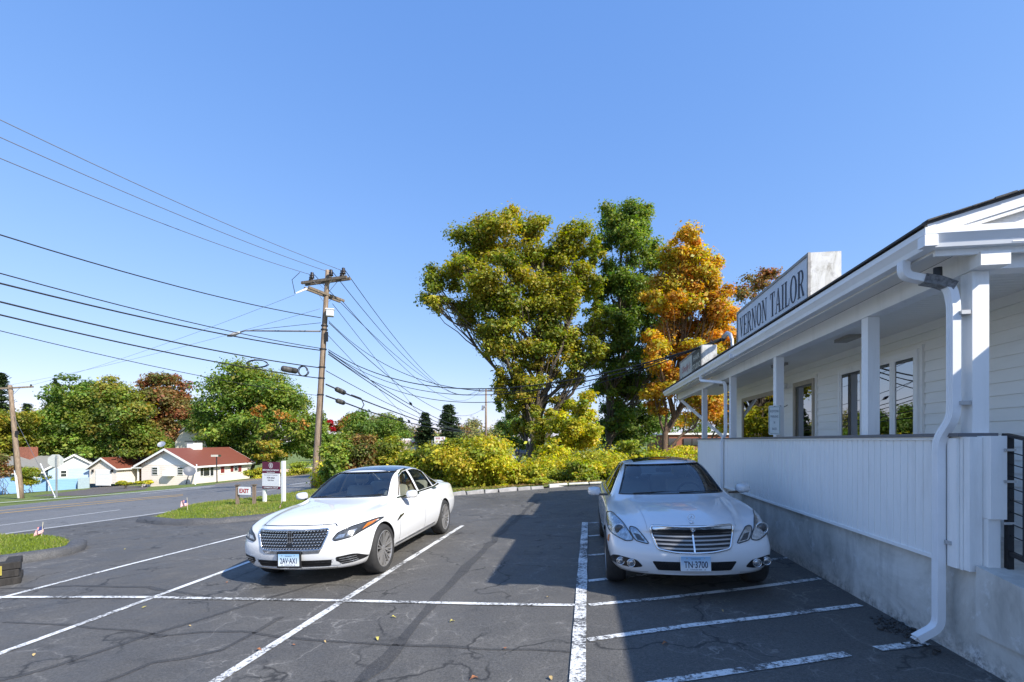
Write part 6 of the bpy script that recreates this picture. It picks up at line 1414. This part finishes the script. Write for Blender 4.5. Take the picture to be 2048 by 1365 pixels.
def branch(a, b, r0, r1, mb, n=6, wob=.06, nn=6):
    a = Vector(a); b = Vector(b); L = (b - a).length; P = []
    for i in range(nn):
        t = i / (nn - 1); p = a.lerp(b, t) + Vector(RNG.normal(size=3)) * L * wob * (t * (1 - t) * 2) + Vector((0, 0, -L * .06 * math.sin(t * math.pi))); P.append(p)
    mb.tube(P, [r0 + (r1 - r0) * (i / (nn - 1)) for i in range(nn)], n, caps=False); return P
def tree(name, label, base, lobes, n, size, pal, tr, bmat, cat='tree', group=None, per=7.0, shrink=.42, trunk_to=None, limbs=True, leafm=None, spread=1.0, stems=1, crown='crown', trunk='trunk'):
    base = Vector(base); root = thing(name, label, cat, base, group=group); LMx = Matrix.Translation(base)
    cl = subdivide(lobes, per, shrink); P, N, col = clump_leaves(cl, n, pal, spread)
    leaf_object(crown, P, N, size, col, root, leafm or M['leaf'], LMx)
    mb = MB(); cen = sum((l[0] for l in lobes), Vector()) / len(lobes); zs = [l[0].z for l in lobes]; topz = max(zs)
    tp = trunk_to or Vector((base.x * .45 + cen.x * .55, base.y * .5 + cen.y * .5, base.z + (topz - base.z) * .80))
    if stems == 1:
        P0 = branch(base - Vector((0, 0, .3)), tp, tr, tr * .28, mb, 10, .03, 10)
        mb.tube([base - Vector((0, 0, .2)), base + Vector((0, 0, .15)), base + Vector((0, 0, .7))], [tr * 1.55, tr * 1.25, tr * .98], 10, caps=False)
        if limbs:
            for (c, r, ci) in lobes:
                zt = base.z + (c.z - base.z) * RNG.uniform(.45, .75); f = max(.18, min(.95, (zt - base.z) / max(.1, (tp.z - base.z)))); q = P0[int(f * 9)]; r0 = tr * (1 - .72 * f) * .62
                L = branch(q, c, r0, r0 * .3, mb, 7, .05)
                near = [k for k in cl if (k[0] - c).length < max(r) * 1.05][:9]
                for k in near: branch(L[RNG.integers(2, 5)], k[0], r0 * .34, r0 * .08, mb, 5, .04, 6)
    else:
        for i in range(stems):
            k = cl[int(RNG.integers(0, len(cl)))][0]; b0 = base + Vector((RNG.uniform(-1, 1) * lobes[0][1].x * .3, RNG.uniform(-.3, .3), -.1)); b0.z = float(H(b0.x, b0.y)) - .02; branch(b0, k, tr, tr * .3, mb, 5, .12)
    mb.build(trunk, bmat, root, smooth=True, local=LMx); return root
YG = [(.34, .325, .042), (.245, .275, .036), (.40, .335, .045), (.18, .22, .032)]
GR = [(.17, .25, .042), (.12, .195, .036), (.22, .30, .05), (.28, .33, .055)]
DG = [(.115, .185, .04), (.08, .14, .033), (.16, .225, .045), (.21, .27, .055)]
OR = [(.64, .34, .05), (.66, .45, .06), (.56, .27, .045), (.50, .43, .06)]
RD = [(.30, .17, .065), (.24, .19, .06), (.36, .14, .06), (.19, .19, .05)]
BY = [(.52, .48, .035), (.40, .41, .035), (.58, .50, .05), (.30, .33, .035), (.42, .33, .05)]
BG = [(.36, .38, .04), (.24, .29, .033), (.44, .42, .05), (.17, .21, .03), (.34, .24, .06)]
BR = [(0.250, 0.150, 0.056), (0.188, 0.163, 0.044), (0.312, 0.200, 0.062), (0.150, 0.175, 0.037)]

# the three big trees behind the lot
Y1 = 34.0; b1 = gp(1063, 940); Y1 = b1.y
def lob(Y, L, dys=1.5, dep=1.0): return [LB(px, py, rx, ry, Y, float(RNG.uniform(-dys, dys)) if ci is None else -6.0, dep, ci) for (px, py, rx, ry, ci) in [(q + (None,))[:5] for q in L]]
print('tree Y', Y1)
tree('oak_tree', 'tall yellow-green tree with spreading crown leaning over the road', b1, lob(Y1, [(985, 475, 70, 55), (1050, 455, 45, 38), (880, 575, 42, 48), (868, 600, 30, 30), (930, 530, 45, 35), (940, 620, 45, 36), (995, 565, 75, 60), (1090, 535, 62, 60), (1150, 495, 52, 46), (1190, 510, 25, 35), (1005, 655, 60, 60), (1085, 625, 72, 62), (1155, 590, 52, 60), (1015, 735, 38, 55), (1085, 700, 58, 40), (1035, 800, 42, 52), (1045, 855, 40, 32), (1140, 670, 50, 46), (1195, 640, 30, 45), (1100, 760, 40, 30), (1155, 740, 36, 40), (1060, 770, 40, 40), (1130, 810, 36, 36), (1000, 690, 36, 40), (1185, 700, 34, 40), (1170, 560, 40, 40)]), 140000, .17, YG, .36, M['bark'], group=None, per=9, shrink=.38, trunk_to=at(1085, 520, Y1), spread=1.3)
b2 = on(at(1210, 0, 37).x, 37)
tree('green_tree', 'tallest dark green tree standing between the yellow and orange trees', b2, lob(37, [(1245, 425, 50, 44), (1275, 440, 42, 42), (1215, 560, 40, 45), (1195, 625, 36, 40), (1340, 690, 40, 35), (1205, 700, 36, 40), (1310, 590, 40, 40), (1250, 480, 56, 45), (1290, 530, 46, 52), (1240, 560, 50, 50), (1290, 600, 55, 45), (1235, 640, 45, 50), (1320, 655, 55, 40), (1240, 710, 45, 40), (1215, 790, 35, 50), (1290, 700, 40, 42), (1260, 770, 50, 45), (1310, 740, 36, 40), (1230, 840, 40, 40)]), 95000, .17, [(.15, .225, .042), (.11, .18, .038), (.20, .27, .05), (.25, .30, .055)], .26, M['bark'], per=8.5, shrink=.40, trunk_to=at(1250, 460, 37))
b3 = on(at(1325, 0, 32).x, 32)
tree('orange_maple', 'bright orange maple beside the shop roof', b3, lob(32, [(1325, 600, 40, 40), (1310, 690, 36, 40), (1440, 640, 40, 40), (1370, 490, 42, 42), (1345, 530, 40, 50), (1405, 545, 52, 48), (1435, 590, 36, 45), (1360, 600, 60, 50), (1420, 650, 46, 48), (1350, 680, 50, 48), (1410, 715, 50, 40), (1330, 750, 44, 42), (1385, 775, 50, 38), (1310, 800, 36, 32), (1450, 690, 30, 40), (1420, 800, 42, 40)]), 90000, .16, OR, .22, M['bark_brown'], per=9, shrink=.42, trunk_to=at(1385, 540, 32))
b4 = on(at(1510, 0, 44).x, 44)
tree('russet_tree', 'sparse russet tree showing above the shop sign', b4, lob(44, [(1515, 570, 38, 32), (1540, 552, 20, 14), (1490, 600, 26, 35), (1535, 600, 26, 30), (1525, 640, 35, 40), (1500, 700, 50, 60), (1480, 780, 60, 60)]), 24000, .18, RD, .20, M['bark'], per=7.0, shrink=.40, spread=1.6)
# slimmer trees and scrub under them
for (bx, Yb, L, n_, pal, lab, tr, sz) in (
    (1100, 30, [(1140, 850, 44, 50), (1165, 810, 35, 40), (1120, 900, 40, 30), (1180, 870, 38, 45)], 16000, BY, 'yellow young tree growing between the big trunks', .07, .15),
    (1255, 39, [(1255, 800, 50, 55), (1225, 850, 45, 45), (1290, 840, 50, 50), (1265, 890, 55, 30)], 18000, DG, 'shaded green understorey tree left of the orange maple', .12, .18),
    (1245, 27, [(1240, 905, 48, 28), (1290, 915, 36, 20), (1205, 925, 40, 25)], 11000, BG, 'mixed green scrub in front of the tree trunks', .03, .13),
    (1410, 46, [(1400, 830, 50, 30), (1440, 800, 50, 45), (1370, 840, 36, 26), (1470, 840, 40, 40), (1520, 800, 60, 60), (1580, 790, 60, 60)], 16000, OR, 'second orange tree behind the porch posts', .14, .20),
    (1385, 29, [(1330, 910, 40, 14), (1385, 905, 40, 18), (1440, 905, 40, 20), (1500, 900, 50, 24)], 9000, BY, 'low yellow shrubs along the end of the shop', .02, .12),
    (1040, 45, [(1010, 850, 18, 28), (1000, 800, 14, 20), (1025, 890, 25, 22)], 5000, GR, 'thin green sapling at the edge of the road', .07, .17),
    (1075, 31, [(1078, 860, 22, 40), (1085, 830, 26, 30)], 5000, YG, 'slender tree beside the thick trunk', .10, .16)):
    bb = on(at(bx, 0, Yb).x, Yb); low = tr < .05
    tree('shrub' if low else 'young_tree', lab, bb, lob(Yb, L, .8), n_, sz, pal, tr, M['bark'], 'shrub' if low else 'tree', per=8 if low else 7, stems=7 if low else 1, crown='foliage' if low else 'crown', trunk='stems' if low else 'trunk')
# hedge of yellow shrubs behind the kerb
hedge = [((960, 925, 66, 50), (1000, 950, 45, 38), (925, 955, 45, 32), 21.2, BY, 34000, 'large bright yellow-green shrub behind the kerb stones'),
         ((1045, 955, 32, 24), (1075, 965, 30, 16), (1020, 968, 30, 14), 20.6, BY, 15000, 'low yellow shrub right of the large bright shrub'),
         ((1130, 955, 34, 20), (1165, 950, 34, 24), (1105, 965, 25, 12), 21.6, BG, 15000, 'low mixed shrub behind the pale kerb'),
         ((1210, 945, 34, 26), (1250, 945, 34, 22), (1290, 940, 30, 20), 22.4, BY, 14000, 'yellow shrub beside the shaded car'),
         ((895, 930, 40, 46), (880, 960, 36, 26), (910, 900, 25, 25), 21.4, BG, 20000, 'green-yellow shrub above the boot of the sunlit sedan'),
         ((845, 920, 42, 38), (820, 940, 40, 34), (865, 955, 30, 25), 22.4, BG, 18000, 'dense green shrub behind the sedan roof'),
         ((785, 915, 42, 40), (760, 945, 40, 30), (800, 950, 35, 25), 22.8, BG, 16000, 'olive shrub behind the sedan windscreen'),
         ((725, 915, 36, 44), (700, 945, 36, 34), (745, 945, 34, 30), 22.2, BR, 15000, 'brownish shrub between the pole and the olive shrub'),
         ((672, 915, 28, 44), (660, 950, 22, 28), (690, 955, 28, 26), 21.6, GR, 14000, 'deep green shrub at the foot of the utility pole')]
for (l1, l2, l3, Yh, pal, n_, lab) in hedge:
    bx = on(at(l1[0], 0, Yh).x, Yh); tree('hedge_shrub', lab, bx, lob(Yh, [l1, l2, l3], .5, .9), int(n_ * 1.35), .11, pal, .022, M['bark'], 'shrub', 'shrubs along the lot edge', per=16, shrink=.46, stems=12, crown='foliage', trunk='stems', spread=1.4)
# trees across the road, behind the houses
YT = max(C.y + 14, 62.0)
far_trees = [
    ('spreading green maple behind the garage of the red roof house', GR, [(165, 785, 45, 32), (125, 830, 50, 48), (190, 830, 55, 50), (150, 880, 70, 40), (215, 890, 60, 36)], 165, YT + 4, 26000, .30),
    ('yellowing maple behind the red roof house', [(.20, .27, .045), (.28, .30, .05), (.15, .21, .04), (.32, .28, .05)], [(235, 785, 40, 36), (265, 830, 45, 45), (240, 870, 50, 40), (290, 885, 50, 30)], 250, YT + 2, 20000, .28),
    ('russet maple rising above the red roof', RD, [(315, 765, 40, 34), (355, 785, 34, 34), (305, 810, 40, 40), (345, 830, 36, 34), (320, 860, 40, 30)], 325, YT + 7, 20000, .28),
    ('broad green maple with orange patches right of the pale barn', GR + [(.52, .26, .06), (.42, .34, .06)], [(520, 822, 20, 17, 4), (568, 832, 22, 15, 4), (540, 885, 28, 22, 5), (605, 852, 16, 14, 4), (535, 858, 18, 14, 5), (548, 908, 30, 16, 5), (470, 775, 60, 45), (530, 775, 60, 46), (425, 825, 46, 45), (490, 840, 70, 46), (575, 810, 48, 48), (450, 880, 50, 34), (560, 870, 60, 44), (610, 850, 30, 46), (510, 900, 70, 30)], 500, YT + 1, 46000, .28),
    ('olive tree left of the blue house chimney', YG, [(65, 845, 36, 30), (40, 870, 40, 34), (80, 880, 40, 30)], 62, YT + 16, 10000, .32),
    ('dark green tree behind the pale barn', DG, [(385, 850, 40, 40), (400, 890, 40, 30), (345, 895, 40, 26)], 392, YT + 20, 10000, .32),
    ('green tree by the left pole over the blue house', YG, [(15, 850, 40, 45), (-20, 880, 50, 40), (30, 890, 45, 30)], 10, YT + 0, 14000, .26),
    ('green tree across the road behind the hedge', GR, [(745, 850, 42, 34), (780, 860, 36, 30), (715, 870, 36, 28), (760, 885, 60, 22)], 750, 78, 18000, .26),
    ('small orange-topped tree across the road', [(.42, .18, .03), (.30, .20, .04), (.16, .17, .03)], [(705, 832, 22, 16), (690, 850, 22, 20), (715, 850, 20, 16)], 700, 86, 6000, .26),
    ('tiny bright red tree beyond the pole', [(.50, .02, .03), (.36, .02, .02)], [(661, 850, 12, 16)], 661, 84, 2500, .22),
    ('green tree right of the utility pole across the road', GR, [(640, 860, 26, 40), (655, 890, 30, 26), (620, 900, 26, 26)], 642, 70, 9000, .24)]
for (lab, pal, L, bx, Yf, n_, sz) in far_trees:
    bb = on(at(bx, 0, Yf).x, Yf); tree('maple_tree', lab, bb, lob(Yf, L, 1.5), int(n_ * 1.5), sz * 1.05, pal, .26, M['bark'], 'tree', 'trees across the road', per=5.2, shrink=.46)
for (px, py, rx, ry, Yb, pal, lab) in ((517, 946, 20, 14, YT - 9, BY, 'bright green bush at the end of the red roof house'), (590, 938, 34, 16, YT - 6, BG, 'long green bush above the guard rail'), (62, 955, 26, 20, Cb.y - 7, BG, 'rounded green bush before the blue house porch'), (10, 935, 24, 26, Cb.y - 8, RD, 'dark red maple bush at the blue house corner'), (250, 966, 14, 6, C.y - .5, BY, 'yellow flower bed beside the garage door'), (290, 966, 14, 6, C.y - .5, BY, 'green plants along the cream gable wall')):
    bb = on(at(px, 0, Yb).x, Yb); tree('bush', lab, bb, [LB(px, py, rx, ry, Yb)], 5000, .16, pal, .03, M['bark'], 'bush', per=8, stems=5, crown='foliage', trunk='stems')
# conifers
def conifer(label, px, ptop, pbase_y, wpx, Y, n, pal=None):
    t = at(px, ptop, Y); b = on(t.x, Y); hgt = t.z - b.z; root = thing('conifer', label, 'tree', b, group='conifers'); LMx = Matrix.Translation(b); mb = MB().tube([b, t], [.22, .03], 7)
    mb.build('trunk', M['bark'], root, smooth=True, local=LMx); R0 = wpx / 960 * Y; P = []; N = []
    k = int(hgt * 16)
    for i in range(k):
        f = RNG.uniform(0, 1) ** .8; z = b.z + hgt * (.12 + .88 * f); R = R0 * (1 - f) ** .8 * RNG.uniform(.6, 1.15) + .15; a = RNG.uniform(0, 6.283); m = max(4, int(n / k))
        s = RNG.uniform(.1, 1, m); P.append(np.stack([t.x + np.cos(a) * R * s + RNG.normal(size=m) * .08 * R0, Y + np.sin(a) * R * s + RNG.normal(size=m) * .08 * R0, z - .28 * R * s + .10 * R * s * s + RNG.normal(size=m) * .10], 1)); N.append(np.tile([0, 0, 1.0], (m, 1)) + RNG.normal(size=(m, 3)) * .5)
    P = np.concatenate(P); N = np.concatenate(N); pal = np.array(pal or [(.030, .055, .022), (.045, .075, .028), (.06, .085, .03)]); col = pal[RNG.integers(0, len(pal), len(P))] * RNG.uniform(.7, 1.3, (len(P), 1)); leaf_object('crown', P, N, .28 if Y < 100 else .5, col, root, M['leaf_dense'], LMx)
conifer('broad dark spruce standing far along the road', 897, 811, 880, 46, 118, 12000); conifer('narrow dark spruce left of the broad one', 850, 827, 880, 32, 120, 8000)
conifer('tall dark pine at the left edge behind the pole', 2, 748, 900, 48, 76, 9000); conifer('dark pine over the blue house chimney', 54, 808, 900, 40, 96, 6000); conifer('slim pine rising from the spreading maple', 112, 758, 900, 26, YT + 9, 6000); conifer('pale pine behind the orange-topped tree', 800, 838, 890, 28, 125, 6000)
# far woods that read as one mass
def wood(name, label, x0, x1, y0f, Y, n, pal, size=.45, thick=10):
    cl = []
    for i in range(int((x1 - x0) / 7)):
        px = RNG.uniform(x0, x1); top = y0f(px) + RNG.uniform(-6, 10); Yc = Y + RNG.uniform(-thick, thick); c = at(px, top + RNG.uniform(8, 40), Yc); r = RNG.uniform(12, 24) / 960 * Yc; cl.append((c, Vector((r, r, r * .8)), None))
    P, N, col = clump_leaves(cl, n, pal); keep = P[:, 2] > H(P[:, 0], P[:, 1]) ; o = leaf_object(name, P[keep], N[keep], size, col[keep], None, M['leaf_dense']); kind(o, 'stuff'); tag(o, label, 'woods')
wood('distant_wood', 'mass of green and autumn trees far beyond the road', 630, 1010, lambda x: 850 - 12 * math.sin(x / 37.0), 165, 46000, [(.16, .21, .05), (.24, .23, .06), (.30, .19, .06), (.12, .17, .045)], .6, 25)
wood('distant_wood', 'dark mass of woods filling the gaps behind the houses', -260, 640, lambda x: 842 - 8 * math.sin(x / 50.0), YT + 34, 36000, DG + GR, .5, 6)
wood('distant_wood', 'mass of autumn trees beyond the maples and the shop', 1010, 1900, lambda x: 835 - 10 * math.sin(x / 40.0), 85, 30000, GR + YG + OR[3:], .4, 8)
# rank undergrowth that hides the ground between hedge and trunks
def thicket(name, label, n, cells, pal, size):
    cl = []
    for (x0, x1, Ya, Yb, h0, h1) in cells:
        for i in range(int((x1 - x0) / 3)):
            Yc = float(RNG.uniform(Ya, Yb)); px = RNG.uniform(x0, x1); x = at(px, 0, Yc).x; hh = float(RNG.uniform(h0, h1)); cl.append((Vector((x, Yc, float(H(x, Yc)) + hh * .5)), Vector((RNG.uniform(.25, .6), RNG.uniform(.25, .6), hh * .55)), None))
    P, N, col = clump_leaves(cl, n, pal, 1.4); keep = P[:, 2] > H(P[:, 0], P[:, 1]) + .02; o = leaf_object(name, P[keep], N[keep], size, col[keep], None, M['leaf']); kind(o, 'stuff'); tag(o, label, 'undergrowth')
thicket('undergrowth', 'rank yellow-green undergrowth between the kerb and the tree trunks', 70000, [(1050, 1420, 22.5, 29, .5, 1.3), (1080, 1330, 29, 36, .6, 1.5), (640, 960, 22.5, 25, .6, 1.5)], BY + BG, .12)
# grass blades on the near islands and verge
def blades(name, parent, inside, n, h=.055):
    P = []; nmb = 0
    xs = RNG.uniform(inside[0], inside[1], n); ys = RNG.uniform(inside[2], inside[3], n); return xs, ys
def in_poly(x, y, poly):
    ins = np.zeros(len(x), bool); k = len(poly)
    for i in range(k):
        (x1, y1), (x2, y2) = poly[i], poly[(i + 1) % k]; c = ((y1 > y) != (y2 > y)); xi = (x2 - x1) * (y - y1) / ((y2 - y1) or 1e-9) + x1; ins ^= (c & (x < xi))
    return ins
def grass(label, poly, n, h, dz, box):
    x = RNG.uniform(box[0], box[1], n); y = RNG.uniform(box[2], box[3], n); ok = in_poly(x, y, poly); x, y = x[ok], y[ok]; m = len(x); z = H(x, y) + np.array([dz(a, b) for a, b in zip(x, y)])
    hh = h * RNG.uniform(.4, 1.3, m); a = RNG.uniform(0, 6.283, m); wv = .010; lean = RNG.normal(size=(m, 2)) * .5
    v = np.empty((m, 3, 3)); v[:, 0] = np.stack([x - np.cos(a) * wv, y - np.sin(a) * wv, z - .01], 1); v[:, 1] = np.stack([x + np.cos(a) * wv, y + np.sin(a) * wv, z - .01], 1); v[:, 2] = np.stack([x + lean[:, 0] * hh, y + lean[:, 1] * hh, z + hh], 1)
    me = bpy.data.meshes.new('grass_blades'); me.vertices.add(3 * m); me.vertices.foreach_set('co', v.ravel().astype(np.float32)); me.loops.add(3 * m); me.loops.foreach_set('vertex_index', np.arange(3 * m, dtype=np.int32)); me.polygons.add(m); me.polygons.foreach_set('loop_start', np.arange(0, 3 * m, 3, dtype=np.int32)); me.polygons.foreach_set('loop_total', np.full(m, 3, dtype=np.int32)); me.update()
    pal = np.array([(.25, .31, .04), (.18, .24, .035), (.34, .35, .07), (.42, .35, .13)]); dry = np.sin(x * 2.1 + 1.7 * np.sin(y * 1.3)) * .5 + .5; idx = np.where(RNG.uniform(0, 1, m) < dry * .5, RNG.integers(2, 4, m), RNG.integers(0, 2, m)); col = pal[idx] * RNG.uniform(.75, 1.25, (m, 1)); c4 = np.ones((m, 3, 4), np.float32); c4[:, :, :3] = col[:, None, :]
    at_ = me.color_attributes.new('Col', 'FLOAT_COLOR', 'POINT'); at_.data.foreach_set('color', c4.ravel()); me.materials.append(M['leaf']); o = link(bpy.data.objects.new('grass_blades', me)); kind(o, 'stuff'); tag(o, label, 'grass')
bx_ = [p[0] for p in bed_poly[:8]]
grass('short green lawn grass around the exit sign', bed_poly, 90000, .055, bed_h, (-12.5, 0, 12.5, 24))
grass('short green lawn grass on the island by the black timbers', [(p.x, p.y) for p in isl], 45000, .05, lambda x, y: .10, (min(p.x for p in isl), max(p.x for p in isl), min(p.y for p in isl), max(p.y for p in isl)))
# leaf litter and a few dead sticks along the kerb
P = []
lit = [gp(*p) for p in ((910, 988), (1000, 982), (1100, 974), (1205, 968))]
n = 2600; t = RNG.uniform(0, 3, n); i = t.astype(int); f = (t - i)[:, None]; A = np.array([tuple(p) for p in lit]); P = A[i] * (1 - f) + A[np.minimum(i + 1, 3)] * f; P[:, 1] += np.abs(RNG.normal(size=n)) * .5 - .25; P[:, 0] += RNG.normal(size=n) * .1; P[:, 2] = H(P[:, 0], P[:, 1]) + .03 + .10 * (P[:, 1] > np.interp(P[:, 0], A[:, 0], A[:, 1]))
o = leaf_object('leaf_litter', P, np.tile([0, 0, 1.0], (n, 1)) + RNG.normal(size=(n, 3)) * .4, .06, np.array([(.30, .20, .08), (.38, .30, .09), (.22, .13, .06)])[RNG.integers(0, 3, n)], None, M['leaf_dense']); kind(o, 'stuff'); tag(o, 'dry leaf litter along the kerb stones', 'leaf litter')
